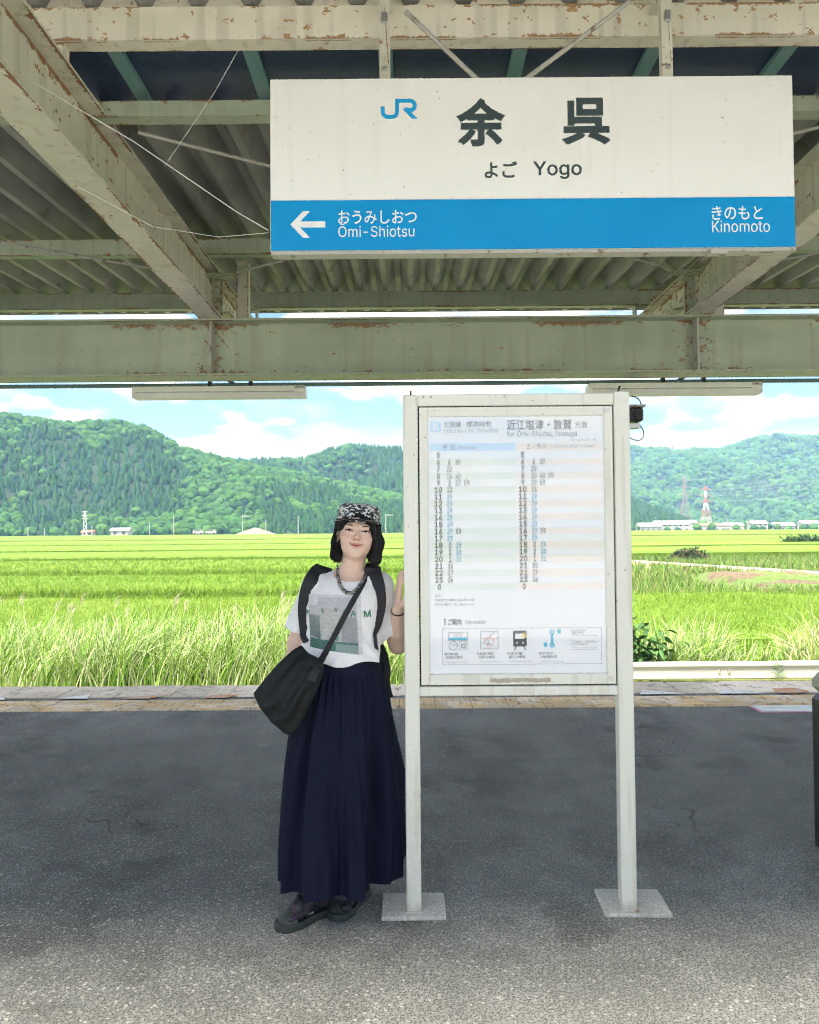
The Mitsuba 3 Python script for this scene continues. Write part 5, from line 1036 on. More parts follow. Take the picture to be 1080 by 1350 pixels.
def bush(cx, cy, sx_, sy_, h, n, pal, name, lab, ct, lw=0.16, seed=1, kind=None):
    r = np.random.default_rng(seed)
    u = r.normal(0, 1, (n, 3)); u /= np.linalg.norm(u, axis=1, keepdims=True); u[:, 2] = abs(u[:, 2])
    rad = r.uniform(0.45, 1.05, n)[:, None] * (0.75 + 0.5 * meshkit.noise(u * 2.3 + seed)[:, None])
    p = u * rad * [sx_, sy_, h] + [cx, cy, field_z(cy)]
    m, c = blades(p, r.uniform(0, 6.28, n), lw * 2.2 * r.uniform(0.6, 1.3, n), lw * r.uniform(0.6, 1.3, n), r.uniform(0.1, 0.9, n), r.uniform(0, 0.7, n), np.array(pal)[r.integers(0, len(pal), n)] * 0.8, np.array(pal)[r.integers(0, len(pal), n)], 2, r.uniform(-1, 1, n))
    t = thing(name, lab, ct)
    part(t, 'foliage', m, 'leafy', kind='stuff', color=c)
    part(t, 'stem', cat([sweep([(cx + 0.4 * sx_ * a, cy, field_z(cy) - 0.2), (cx + 0.5 * sx_ * a, cy, field_z(cy) + 0.6 * h)], 0.03, 5) for a in (-1, 0, 1)]), 'stem_green', kind='stuff')


bush(24.5, 72, 1.9, 0.9, 1.15, 1600, [(0.05, 0.09, 0.03), (0.10, 0.10, 0.05), (0.15, 0.12, 0.07), (0.05, 0.12, 0.03)], 'bush', 'dark brownish bush standing beyond the farm road', 'bush', 0.13, 51)
bush(33.5, 84, 0.7, 0.5, 0.6, 260, [(0.06, 0.14, 0.03), (0.09, 0.17, 0.04)], 'bush', 'tiny round bush to the right of the brownish bush', 'bush', 0.12, 52)
bush(61, 125, 5.5, 1.2, 1.5, 1500, [(0.04, 0.10, 0.03), (0.07, 0.13, 0.03)], 'bush', 'long dark hedge-like bush low in the fields at the right edge', 'bush', 0.25, 53)


# hills: a wooded heightfield from a ridge line seen over the fields
def ridge_fn(pts, drop=0.0):
    a = np.array(pts, float)
    return lambda b: np.interp(b, (a[:, 0] - 540) / 1080, (706 - a[:, 1] - drop - 0.0079 * (a[:, 0] - 540)) / 1080)


R1 = ridge_fn([(-2600, 704), (-1500, 668), (-1000, 600), (-700, 622), (-400, 575), (-200, 545), (-60, 540), (0, 541), (50, 544), (75, 550), (110, 552), (150, 550), (190, 553), (215, 566), (240, 579), (290, 592), (330, 603), (380, 610), (430, 622), (520, 640), (640, 668), (760, 700), (900, 712)], 17)
R2 = ridge_fn([(-700, 690), (100, 660), (200, 630), (290, 602), (330, 599), (400, 600), (430, 590), (462, 583), (530, 585), (600, 592), (680, 606), (760, 628), (840, 655), (930, 690), (1000, 712)], 12)
R3 = ridge_fn([(500, 668), (600, 634), (700, 604), (780, 591), (830, 589), (855, 590), (900, 593), (950, 590), (985, 581), (1010, 574), (1040, 571), (1080, 573), (1150, 580), (1300, 600), (1500, 640), (1800, 690)], 6)


def hill(rfn, yb, yr, X, Y):
    b = X / Y
    t = np.clip((Y - yb) / (yr - yb), 0, 1.6)
    h = (rfn(b)) * yr + 1.4
    rise = np.where(t < 1, sm(0, 1, t) * 0.55 + 0.45 * t, 1 - 0.35 * (t - 1) ** 1.4)
    lump = (meshkit.fbm(np.stack([X / 70, Y / 90, 0 * X + 3], -1), 4) - 0.5)
    z0 = field_z(yb) - 1.0
    return z0 + np.maximum(h - z0, -8) * rise + lump * np.maximum(h, 0) * 0.50 * np.sin(np.pi * np.clip(t, 0, 1)) ** 0.8


def crown_proto(kind, sub, seed):
    m = trimesh.creation.icosphere(sub)
    v = m.vertices.copy()
    n = meshkit.fbm(v * 2.1 + seed * 7.7, 3, seed)
    v *= (0.62 + 0.76 * n)[:, None]
    if kind == 'cedar':
        z = (v[:, 2] + 1) / 2
        v[:, :2] *= (1.02 - 0.82 * np.clip(z, 0, 1))[:, None] * 0.85
        v[:, 2] = v[:, 2] * 1.45 + 0.7
    else:
        v[:, 2] = v[:, 2] * 0.85 + 0.3
    return v, m.faces


def plant(name, lab, rfn, yb, yr, bl, br, n, size, pal, sub, seed, cedar=0.4):
    r = np.random.default_rng(seed)
    Y = yb - 4 + (yr * 1.06 - yb + 4) * r.random(n) ** 0.85
    X = r.uniform(bl, br, n) * Y
    Z = hill(rfn, yb, yr, X, Y)
    k = Z > field_z(np.minimum(Y, 420)) - 0.4
    X, Y, Z = X[k], Y[k], Z[k]; n = len(X)
    zone = meshkit.fbm(np.stack([X / 55, Y / 60, 0 * X + seed], -1), 3, 5)
    is_c = r.random(n) < sm(0.36, 0.62, zone + cedar - 0.45)
    protos = {(c, q): crown_proto('cedar' if c else 'broad', sub, q + 10 * c) for c in (0, 1) for q in range(5)}
    Vs, Fs, Cs, off = [], [], [], 0
    pal = np.array(pal)
    for i in range(n):
        v, f = protos[(int(is_c[i]), int(r.integers(5)))]
        s = size * r.uniform(0.65, 1.35) * (0.8 if is_c[i] else 1.0)
        a = r.uniform(0, 6.28); ca, sa = math.cos(a), math.sin(a)
        q = v * s
        q = np.stack([q[:, 0] * ca - q[:, 1] * sa, q[:, 0] * sa + q[:, 1] * ca, q[:, 2]], 1) + [X[i], Y[i], Z[i] + 0.45 * s]
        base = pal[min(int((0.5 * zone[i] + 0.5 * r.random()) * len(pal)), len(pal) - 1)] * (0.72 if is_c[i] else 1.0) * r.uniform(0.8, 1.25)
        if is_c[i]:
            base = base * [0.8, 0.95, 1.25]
        Vs.append(q); Fs.append(f + off); Cs.append(np.tile(base, (len(v), 1)) * (0.82 + 0.36 * meshkit.noise(q * 0.9 + 2))[:, None]); off += len(v)
    single(name, trimesh.Trimesh(np.vstack(Vs), np.vstack(Fs), process=False), 'forest', lab, 'forest', kind='stuff', color=np.vstack(Cs))


def hill_mesh(name, rfn, yb, yr, bl, br, m):
    bs, ts = np.linspace(bl, br, 200), np.linspace(-0.02, 1.5, 40)
    B, Tt = np.meshgrid(bs, ts)
    Y = yb + Tt * (yr - yb); X = B * Y
    Z = hill(rfn, yb, yr, X, Y)
    g = surface(bs, ts, lambda a, b: 0 * a)
    single(name, trimesh.Trimesh(np.stack([X, Y, Z], -1).reshape(-1, 3), g.faces, process=False), m, kind='structure', smooth=True)


mat('hill_soil', mikit.proc(lambda p, n, uv: mix((0.012, 0.030, 0.012), (0.022, 0.045, 0.017), fbm(p.x * 0.05, p.y * 0.05, p.z * 0.05, 4))), 0.95)
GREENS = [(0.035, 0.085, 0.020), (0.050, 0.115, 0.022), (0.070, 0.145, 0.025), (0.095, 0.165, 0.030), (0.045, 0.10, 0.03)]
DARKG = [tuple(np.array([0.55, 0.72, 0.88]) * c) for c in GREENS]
hill_mesh('hill_left', R1, 400, 560, -2.6, 0.40, 'hill_soil')
hill_mesh('hill_middle', R2, 520, 760, -0.40, 0.45, 'hill_soil')
hill_mesh('hill_right', R3, 900, 1500, -0.05, 1.35, 'hill_soil')
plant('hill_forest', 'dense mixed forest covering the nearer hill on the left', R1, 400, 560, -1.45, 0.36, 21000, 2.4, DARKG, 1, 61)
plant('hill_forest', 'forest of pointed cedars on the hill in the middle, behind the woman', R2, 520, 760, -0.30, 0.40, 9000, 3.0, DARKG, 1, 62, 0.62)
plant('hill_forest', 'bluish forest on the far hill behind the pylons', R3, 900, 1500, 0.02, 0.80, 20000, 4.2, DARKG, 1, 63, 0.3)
r = np.random.default_rng(65)
Vs, Fs, Cs, off = [], [], [], 0
for i in range(150):
    yy_ = r.uniform(492, 610); xx_ = r.uniform(0.265, 0.56) * yy_; s_ = r.uniform(1.3, 3.3) * (0.75 if yy_ < 530 else 1.15)
    v, f = crown_proto('broad', 2, int(r.integers(20)))
    q = v * [s_, s_, s_ * 1.1] + [xx_, yy_, 2.0 + s_ * 0.9]
    Vs.append(q); Fs.append(f + off); off += len(v)
    Cs.append(np.tile(np.array(DARKG[r.integers(5)]) * r.uniform(0.9, 1.5), (len(v), 1)) * (0.8 + 0.4 * meshkit.noise(q * 0.9))[:, None])
single('treeline', trimesh.Trimesh(np.vstack(Vs), np.vstack(Fs), process=False), 'forest', 'line of round trees among the houses at the foot of the far hill', 'trees', kind='stuff', color=np.vstack(Cs))


# ------------------------------------------------------------------ the hazy air over the valley
scene['clear_boundary'] = {'type': 'null'}
hz = thing('haze', 'thin summer haze filling the valley', 'haze', kind='stuff')
scene[hz] = {'type': 'cube', 'to_world': T().translate([0, 400, 97]).scale([2500, 1650, 100]), 'bsdf': {'type': 'ref', 'id': 'clear_boundary'}, 'interior': {'type': 'ref', 'id': 'air'}}


# ------------------------------------------------------------------ the woman leaning on the timetable post
def skin_fn(v): return v


class Field:
    """A distance field on a grid; shapes are blended into it only near themselves; mesh() pulls a smooth surface out of it."""
    def __init__(self, lo, hi, h):
        self.lo, self.h = np.array(lo, float), h
        self.n = np.ceil((np.array(hi) - lo) / h).astype(int) + 1
        self.v = np.full(self.n, 0.05, np.float32)

    def box(self, lo, hi, m):
        a = np.clip(np.floor((np.asarray(lo) - m - self.lo) / self.h).astype(int), 0, self.n)
        b = np.clip(np.ceil((np.asarray(hi) + m - self.lo) / self.h).astype(int) + 1, 0, self.n)
        sl = tuple(slice(i, j) for i, j in zip(a, b))
        g = np.meshgrid(*[self.lo[k] + self.h * np.arange(a[k], b[k]) for k in range(3)], indexing='ij')
        return sl, np.stack(g, -1)

    def add(self, f, lo, hi, k=0.01, mode='add', m=None):
        sl, p = self.box(lo, hi, k + 3 * self.h + 0.004 if m is None else m)
        if p.size == 0:
            return
        d, o = f(p).astype(np.float32), self.v[sl]
        if mode == 'add':
            q = np.clip(0.5 + 0.5 * (o - d) / k, 0, 1); self.v[sl] = o * (1 - q) + d * q - k * q * (1 - q)
        elif mode == 'cut':
            q = np.clip(0.5 - 0.5 * (o + d) / k, 0, 1); self.v[sl] = o * (1 - q) - d * q + k * q * (1 - q)
        elif mode == 'and':
            self.v[sl] = np.maximum(o, d)

    def cone(self, a, b, ra, rb, k=0.01, mode='add', M=None, s=(1, 1, 1)):
        a, b = np.asarray(a, float), np.asarray(b, float)
        C, R = M if M is not None else (np.zeros(3), np.eye(3))
        s = np.asarray(s, float)
        W = lambda q: C + R @ q
        r = max(ra, rb) / s.min()
        f = lambda p: cone_d((p - C) @ R * s, a * s, b * s, ra, rb) / s.max()
        lo = np.minimum(W(a), W(b)) - r; hi = np.maximum(W(a), W(b)) + r
        self.add(f, lo, hi, k, mode)

    def ell(self, c, r, k=0.01, mode='add', M=None, bend=0.0):
        c, r = np.asarray(c, float), np.asarray(r, float)
        C, R = M if M is not None else (np.zeros(3), np.eye(3))

        def f(p):
            q = (p - C) @ R - c
            if bend:
                q = q - np.stack([0 * q[..., 0], 0 * q[..., 0], bend * q[..., 0] ** 2], -1)
            k0 = np.linalg.norm(q / r, axis=-1); k1 = np.linalg.norm(q / r ** 2, axis=-1) + 1e-9
            return k0 * (k0 - 1) / k1
        w = C + R @ c
        self.add(f, w - r.max(), w + r.max(), k, mode)

    def mesh(self):
        v = self.v
        s = v < 0
        cnt = np.zeros(self.n - 1, np.int16)
        pts = np.zeros((*(self.n - 1), 3), np.float32)
        nx, ny, nz = self.n - 1
        act = np.zeros(self.n - 1, bool)
        for a in np.ndindex(2, 2, 2):
            act |= s[a[0]:a[0] + nx, a[1]:a[1] + ny, a[2]:a[2] + nz] != s[:nx, :ny, :nz]
        I = np.argwhere(act)
        cs = np.array(list(np.ndindex(2, 2, 2)))
        val = np.stack([v[tuple((I + c).T)] for c in cs], 1)
        P, N = np.zeros((len(I), 3)), np.zeros(len(I))
        for i in range(8):
            for ax in range(3):
                if cs[i][ax] == 0:
                    j = [q for q in range(8) if np.array_equal(cs[q], cs[i] + np.eye(3, dtype=int)[ax])][0]
                    a, b = val[:, i], val[:, j]
                    x = (a < 0) != (b < 0)
                    t = np.where(x, a / np.where(np.abs(a - b) < 1e-12, 1, a - b), 0)
                    pos = np.tile(cs[i].astype(float), (len(I), 1)); pos[:, ax] += t
                    P += pos * x[:, None]; N += x
        V = self.lo + self.h * (I + P / np.maximum(N, 1)[:, None])
        idx = np.full(self.n - 1, -1, np.int64); idx[tuple(I.T)] = np.arange(len(I))
        F = []
        for ax in range(3):
            o = [(ax + 1) % 3, (ax + 2) % 3]
            a = np.take(s, range(0, self.n[ax] - 1), ax); b = np.take(s, range(1, self.n[ax]), ax)
            E = np.argwhere(a != b)
            E = E[(E[:, o[0]] > 0) & (E[:, o[1]] > 0) & (E[:, o[0]] < self.n[o[0]] - 1) & (E[:, o[1]] < self.n[o[1]] - 1)]
            q = []
            for d0, d1 in ((-1, -1), (0, -1), (0, 0), (-1, 0)):
                e = E.copy(); e[:, o[0]] += d0; e[:, o[1]] += d1
                q.append(idx[tuple(e.T)])
            q = np.stack(q, 1)
            inside = s[tuple(E.T)]
            q[~inside] = q[~inside][:, ::-1]
            F.append(q)
        F = np.vstack(F); F = F[(F >= 0).all(1)]
        m = trimesh.Trimesh(V, np.vstack([F[:, [0, 1, 2]], F[:, [0, 2, 3]]]), process=False)
        return m

    def at(self, p):
        from scipy.ndimage import map_coordinates
        return map_coordinates(self.v, ((p - self.lo) / self.h).reshape(-1, 3).T, order=1, mode='nearest').reshape(p.shape[:-1])

    def front(self, x, z, y0=2.8, y1=3.32, back=False):
        """The first y at which a line along y meets the surface."""
        x, z = np.asarray(x, float), np.asarray(z, float)
        ys = np.arange(y0, y1, 0.002)
        if back:
            ys = ys[::-1]
        p = np.stack(np.broadcast_arrays(x[..., None], ys, z[..., None]), -1)
        d = self.at(p)
        i = np.argmax(d < 0, -1)
        hit = np.take_along_axis(d, i[..., None], -1)[..., 0] < 0
        return np.where(hit, ys[i], np.nan)


def cone_d(p, a, b, ra, rb):
    ba = b - a
    t = np.clip(((p - a) @ ba) / max(ba @ ba, 1e-12), 0, 1)
    return np.linalg.norm(p - a - t[..., None] * ba, axis=-1) - (ra + (rb - ra) * t)


def frame_rot(yaw, pitch, roll):
    y, p, r = np.radians([yaw, pitch, roll])
    Rz = np.array([[math.cos(y), -math.sin(y), 0], [math.sin(y), math.cos(y), 0], [0, 0, 1]])
    Rx = np.array([[1, 0, 0], [0, math.cos(p), -math.sin(p)], [0, math.sin(p), math.cos(p)]])
    Ry = np.array([[math.cos(r), 0, math.sin(r)], [0, 1, 0], [-math.sin(r), 0, math.cos(r)]])
    return Ry @ Rz @ Rx


per = thing('person', 'woman in white t-shirt, long navy skirt and patterned cap leaning on the timetable post', 'person')
HEAD = (np.array([-0.203, 3.165, 1.415]), frame_rot(4, -2, 6))
HC, HR = HEAD
hw = lambda q: HC + HR @ np.asarray(q, float)

# torso profile shared by body and shirt: z, centre x, half width, half depth, centre y
TZ = np.array([0.86, 0.90, 0.95, 1.05, 1.13, 1.19, 1.225, 1.255, 1.28])
TC = np.array([-0.268, -0.268, -0.268, -0.263, -0.256, -0.248, -0.242, -0.234, -0.23])
TA = np.array([0.150, 0.155, 0.154, 0.146, 0.150, 0.152, 0.128, 0.078, 0.04])
TB = np.array([0.112, 0.116, 0.116, 0.112, 0.120, 0.104, 0.088, 0.066, 0.04])
TY = np.array([3.185, 3.185, 3.187, 3.19, 3.185, 3.195, 3.205, 3.21, 3.21])


def torso(p, off=0.0):
    z = p[..., 2]
    c, a, b, y = (np.interp(z, TZ, q) for q in (TC, TA, TB, TY))
    a, b = a + off, b + off
    q = np.sqrt(((p[..., 0] - c) / a) ** 2 + ((p[..., 1] - y) / b) ** 2)
    return np.maximum((q - 1) * np.minimum(a, b), np.maximum(z - 1.285, 0.86 - z))


SHL, SHR = np.array([-0.372, 3.205, 1.198]), np.array([-0.120, 3.205, 1.205])
ELL, WRL = np.array([-0.444, 3.215, 0.985]), np.array([-0.452, 3.12, 0.84])
ELR, WRR = np.array([-0.050, 3.262, 0.968]), np.array([-0.047, 3.152, 1.118])

B = Field([-0.56, 2.86, 0.0], [0.02, 3.40, 1.545], 0.0031)
B.add(lambda p: torso(p, -0.010), [-0.44, 3.05, 0.84], [-0.08, 3.33, 1.29], 0.012)
B.cone(hw([0, 0.02, -0.06]), (-0.234, 3.212, 1.225), 0.046, 0.052, 0.02)
B.cone((-0.236, 3.205, 1.235), SHL + [0.02, 0, 0.0], 0.038, 0.036, 0.03)
B.cone((-0.236, 3.205, 1.235), SHR - [0.02, 0, 0.0], 0.038, 0.036, 0.03)
for S_, E_, W_ in ((SHL, ELL, WRL), (SHR, ELR, WRR)):
    B.cone(S_, E_, 0.043, 0.036, 0.02)
    mid = E_ * 0.62 + W_ * 0.38
    B.cone(E_, mid, 0.035, 0.034, 0.015)
    B.cone(mid, W_, 0.034, 0.0235, 0.015)
# head
B.ell([0, 0.012, 0.024], [0.068, 0.085, 0.076], 0.02, M=HEAD)
B.ell([0, -0.022, -0.022], [0.062, 0.064, 0.079], 0.02, M=HEAD)
B.ell([0, -0.034, -0.062], [0.047, 0.045, 0.038], 0.02, M=HEAD)
B.ell([0, -0.066, -0.088], [0.019, 0.015, 0.015], 0.018, M=HEAD)
for s in (-1, 1):
    B.ell([s * 0.035, -0.060, -0.030], [0.022, 0.021, 0.020], 0.02, M=HEAD)
    B.ell([s * 0.031, -0.098, 0.001], [0.017, 0.016, 0.010], 0.012, 'cut', M=HEAD)
    B.ell([s * 0.031, -0.0765, -0.001], [0.015, 0.010, 0.0095], 0.006, M=HEAD)
    B.ell([s * 0.0705, 0.006, -0.012], [0.008, 0.017, 0.029], 0.006, M=HEAD)
    B.ell([s * 0.0105, -0.089, -0.0275], [0.0085, 0.009, 0.0068], 0.006, M=HEAD)
B.ell([0, -0.074, 0.020], [0.046, 0.013, 0.012], 0.015, M=HEAD)
B.cone([0, -0.082, 0.008], [0, -0.100, -0.0235], 0.006, 0.0095, 0.010, M=HEAD)
B.ell([0, -0.0845, -0.0490], [0.0255, 0.0075, 0.0045], 0.006, M=HEAD, bend=9.0)
B.ell([0, -0.0835, -0.0580], [0.021, 0.0085, 0.0060], 0.006, M=HEAD, bend=7.0)
B.ell([0, -0.0935, -0.0535], [0.029, 0.0075, 0.0013], 0.003, 'cut', M=HEAD, bend=9.0)


def hand(W, up, out, side, curl, spread=1.0, thumb=1, L=1.0):
    """Palm and five separate bent fingers; up = towards the finger tips, out = where the back of the hand faces, side = towards the thumb."""
    up, out, side = (np.asarray(q, float) / np.linalg.norm(q) for q in (up, out, side))
    ctr = W + up * 0.045 * L
    for k in np.linspace(-1, 1, 4):
        B.cone(W + side * 0.012 * k + up * 0.004, W + up * 0.078 * L + side * 0.028 * k, 0.013, 0.0108, 0.010)
    for i, (k, ln) in enumerate(((1.0, 0.066), (0.34, 0.074), (-0.34, 0.069), (-1.0, 0.054))):
        a = W + up * 0.080 * L + side * 0.029 * k
        d = up + side * 0.10 * k * spread
        for j, f in enumerate((0.45, 0.32, 0.25)):
            ang = curl * (j + 0.35) * (1 + 0.12 * i)
            b = a + (math.cos(ang) * d - math.sin(ang) * out) * ln * f * L
            B.cone(a, b, 0.0088 - 0.0008 * j, 0.0082 - 0.0009 * j, 0.0025)
            a = b
    t0 = W + up * 0.022 + side * 0.024
    t1 = t0 + (up * 0.55 + side * 0.80 - out * 0.25) * 0.036
    t2 = t1 + (up * 0.90 + side * 0.30 - out * 0.2) * 0.028
    B.cone(t0, t1, 0.0125, 0.0098, 0.006); B.cone(t1, t2, 0.0098, 0.0078, 0.003)


hand(WRR, (0.06, -0.30, 0.95), (-0.96, -0.15, 0.0), (0.15, -0.95, -0.30), 0.10)
hand(WRL, (0.02, -0.25, -0.96), (-0.9, -0.2, 0.0), (0.3, -0.9, 0.3), 0.45)
# legs and feet
feet = []
for hip, knee, ank, toe in (((-0.335, 3.19, 0.84), (-0.335, 3.135, 0.46), (-0.338, 3.082, 0.095), (-0.505, 2.930, 0.03)), ((-0.205, 3.19, 0.84), (-0.20, 3.15, 0.46), (-0.215, 3.20, 0.095), (-0.285, 3.035, 0.03))):
    hip, knee, ank, toe = (np.array(q, float) for q in (hip, knee, ank, toe))
    B.cone((hip[0], hip[1], 0.90), hip, 0.07, 0.078, 0.02); B.cone(hip, knee, 0.078, 0.052, 0.02)
    m_ = knee * 0.65 + ank * 0.35
    B.cone(knee, m_, 0.052, 0.048, 0.02); B.cone(m_, ank, 0.048, 0.033, 0.02)
    d = (toe - ank) * [1, 1, 0]; d /= np.linalg.norm(d)
    heel = ank - d * 0.035
    R_ = np.stack([d, np.cross([0, 0, 1.0], d), [0, 0, 1.0]], 1)
    M_ = (np.array([heel[0], heel[1], 0.0]), R_)
    feet.append(M_)
    B.cone([0.0, 0, 0.055], [0.035, 0, 0.095], 0.030, 0.034, 0.015, M=M_)
    B.cone([0.035, 0, 0.095], [0.145, 0.0, 0.055], 0.034, 0.024, 0.02, M=M_, s=(1, 0.8, 1))
    B.cone([0.0, 0, 0.05], [0.13, 0, 0.048], 0.028, 0.026, 0.02, M=M_, s=(1, 0.85, 1))
    for k in range(5):
        B.cone([0.130, 0.030 - 0.015 * k, 0.046], [0.192 - 0.006 * k - 0.003 * k * k * 0.5, 0.030 - 0.0155 * k, 0.036], 0.015, 0.0095 - 0.0006 * k, 0.004, M=M_)
body = B.mesh()
bv = body.vertices
loc = (bv - HC) @ HR
skin = np.array([0.70, 0.50, 0.40])
col = np.tile(skin, (len(bv), 1)) * (0.95 + 0.10 * meshkit.fbm(bv * 60, 3))[:, None]
isf = (loc[:, 1] < -0.03) & (loc[:, 2] > -0.1)
G_ = lambda c, s: np.exp(-(((loc - c) / s) ** 2).sum(1)) * isf
for s in (-1, 1):
    col = col * (1 - 0.35 * G_([s * 0.037, -0.075, -0.026], [0.020, 0.03, 0.016])[:, None] * np.array([0.05, 0.45, 0.40]))
    col = col * (1 - 0.30 * G_([s * 0.031, -0.084, 0.004], [0.019, 0.02, 0.006])[:, None] * np.array([0.6, 0.9, 0.9]))
col = col * (1 - 0.4 * G_([0, -0.105, -0.026], [0.010, 0.014, 0.010])[:, None] * np.array([0.1, 0.6, 0.55]))
zb = loc[:, 2] - 9.0 * loc[:, 0] ** 2
lip = np.clip(1.25 - (loc[:, 0] / 0.0270) ** 2 * 1.1 - ((zb + 0.0537) / 0.0082) ** 2 * 0.9, 0, 1) * (loc[:, 1] < -0.072)
col = col * (1 - lip[:, None]) + lip[:, None] * np.array([0.55, 0.20, 0.19])
seam = np.exp(-((zb + 0.0535) / 0.0015) ** 2) * (np.abs(loc[:, 0]) < 0.0265) * (loc[:, 1] < -0.072)
col = col * (1 - 0.75 * seam[:, None])
nost = np.exp(-(((np.abs(loc[:, 0]) - 0.0075) / 0.0034) ** 2 + ((loc[:, 2] + 0.0325) / 0.0026) ** 2)) * (loc[:, 1] < -0.08)
col = col * (1 - 0.8 * nost[:, None])
sock = bv[:, 2] < 0.30
col[sock] = np.array([0.035, 0.026, 0.045])
mat('skin', VC, 0.48, spec=0.35)
part(per, 'body', body, 'skin', smooth=True, color=np.clip(col, 0, 1))

# eyes and brows
mat('eye_white', (0.62, 0.58, 0.55), 0.25)
mat('dark_hair', mikit.proc(lambda p, n, uv: mix((0.003, 0.003, 0.004), (0.008, 0.008, 0.010), noise(p.x * 160, p.y * 160, p.z * 12))), 0.55, spec=0.25)
mat('iris', (0.012, 0.008, 0.006), 0.15)


def face_y(x, z):
    """Local y of the face surface at local x, z."""
    y = np.linspace(-0.13, -0.03, 200)
    p = np.stack([0 * y + x, y, 0 * y + z], -1)
    d = B.at(HC + p @ HR.T)
    return y[np.argmax(d < 0)]


for s in (-1, 1):
    t = np.linspace(-1, 1, 15)
    up = lambda t: 0.0034 * (1 - t ** 2) + 0.0008 * t * s
    lo_ = lambda t: -0.0020 * (1 - t ** 2) + 0.0012 * (1 - t ** 2) * 0 + 0.0008 * t * s
    ex, ez = s * 0.0308, -0.0005
    top = np.array([[ex + 0.0135 * a, face_y(ex + 0.0135 * a, ez + up(a)) - 0.0012, ez + up(a)] for a in t])
    bot = np.array([[ex + 0.0135 * a, face_y(ex + 0.0135 * a, ez + lo_(a)) - 0.0010, ez + lo_(a)] for a in t])
    k = np.arange(14)
    part(per, 'eye', trimesh.Trimesh(HC + np.vstack([top, bot]) @ HR.T, np.vstack([np.stack([k, k + 15, k + 1], 1), np.stack([k + 1, k + 15, k + 16], 1)]), process=False), 'eye_white', smooth=True)
    ey = face_y(ex, ez + 0.001) - 0.0022
    an = np.linspace(0, 2 * np.pi, 17)[:-1]
    part(per, 'iris', trimesh.Trimesh(np.vstack([[hw([ex, ey, ez + 0.0010])], [hw([ex + 0.0052 * math.cos(q), ey + 0.0004, ez + 0.0010 + 0.0030 * math.sin(q)]) for q in an]]), [[0, 1 + i, 1 + (i + 1) % 16] for i in range(16)], process=False), 'iris')
    part(per, 'eyelash', sweep([hw(q + [0, -0.0008, 0.0004]) for q in top] + [hw(top[-1 if s > 0 else 0] + [s * 0.003, -0.0006, -0.0008])] if s > 0 else [hw(top[0] + [-0.003, -0.0006, -0.0008])] + [hw(q + [0, -0.0008, 0.0004]) for q in top], 0.0019, 6), 'dark_hair')
    part(per, 'eyelid_crease', sweep([hw([a, face_y(a, z) - 0.0002, z]) for a, z in ((ex + 0.013 * q, ez + 0.0072 - 0.0035 * q * q) for q in t[1:-1])], 0.0005, 5), 'iris')
    part(per, 'eyebrow', sweep([hw([a, face_y(a, z) - 0.0006, z]) for a, z in ((s * (0.016 + 0.030 * q), 0.0170 + 0.0060 * math.sin(2.2 * q) - 0.003 * q) for q in np.linspace(0, 1, 12))], 0.0042 * np.sin(np.linspace(0.5, 3.0, 12)), 6, flat=0.5), 'dark_hair')

# hair: a black bob
Hf = Field(HC - [0.135, 0.14, 0.165], HC + [0.135, 0.14, 0.14], 0.0026)


def strand(p):
    q = (p - HC) @ HR
    a = np.arctan2(q[..., 0], -q[..., 1] + 0.02)
    return 0.0022 * np.sin(a * 46 + 5 * meshkit.noise(q * 22)) + 0.004 * (meshkit.noise(np.stack([a * 9, q[..., 2] * 6, 0 * a], -1)) - 0.5)


Hf.ell([0, 0.016, 0.024], [0.078, 0.090, 0.080], 0.02, M=HEAD)
Hf.ell([0, 0.050, -0.035], [0.078, 0.052, 0.080], 0.03, M=HEAD)
Hf.cone([-0.068, 0.008, 0.030], [-0.076, 0.030, -0.045], 0.016, 0.018, 0.015, M=HEAD)
Hf.cone([-0.076, 0.030, -0.045], [-0.070, 0.010, -0.108], 0.019, 0.021, 0.015, M=HEAD)
Hf.cone([0.066, -0.022, 0.035], [0.080, -0.012, -0.035], 0.018, 0.024, 0.015, M=HEAD)
Hf.cone([0.080, -0.012, -0.035], [0.077, -0.022, -0.098], 0.024, 0.026, 0.02, M=HEAD)
Hf.ell([0, -0.060, -0.034], [0.0575, 0.075, 0.084], 0.008, 'cut', M=HEAD)
Hf.ell([-0.058, -0.030, -0.040], [0.020, 0.036, 0.050], 0.008, 'cut', M=HEAD)
Hf.cone([-0.005, -0.078, 0.062], [-0.052, -0.066, 0.036], 0.012, 0.010, 0.008, M=HEAD)
Hf.cone([-0.052, -0.066, 0.036], [-0.070, -0.038, 0.002], 0.010, 0.006, 0.008, M=HEAD)
Hf.cone([0.005, -0.080, 0.060], [0.048, -0.068, 0.038], 0.012, 0.013, 0.008, M=HEAD)
Hf.cone([0.048, -0.068, 0.038], [0.070, -0.046, -0.020], 0.013, 0.012, 0.010, M=HEAD)
Hf.cone([0.070, -0.046, -0.020], [0.080, -0.034, -0.080], 0.012, 0.014, 0.010, M=HEAD)
sl, p = Hf.box(HC - 0.2, HC + 0.2, 0)
Hf.v[sl] += strand(p).astype(np.float32)
q = (p - HC) @ HR
Hf.v[sl] = np.maximum(Hf.v[sl], -(q[..., 2] + 0.118 + 0.006 * np.sin(q[..., 0] * 90) + 0.05 * np.maximum(0, -q[..., 0])))
part(per, 'hair', Hf.mesh(), 'dark_hair', smooth=True)


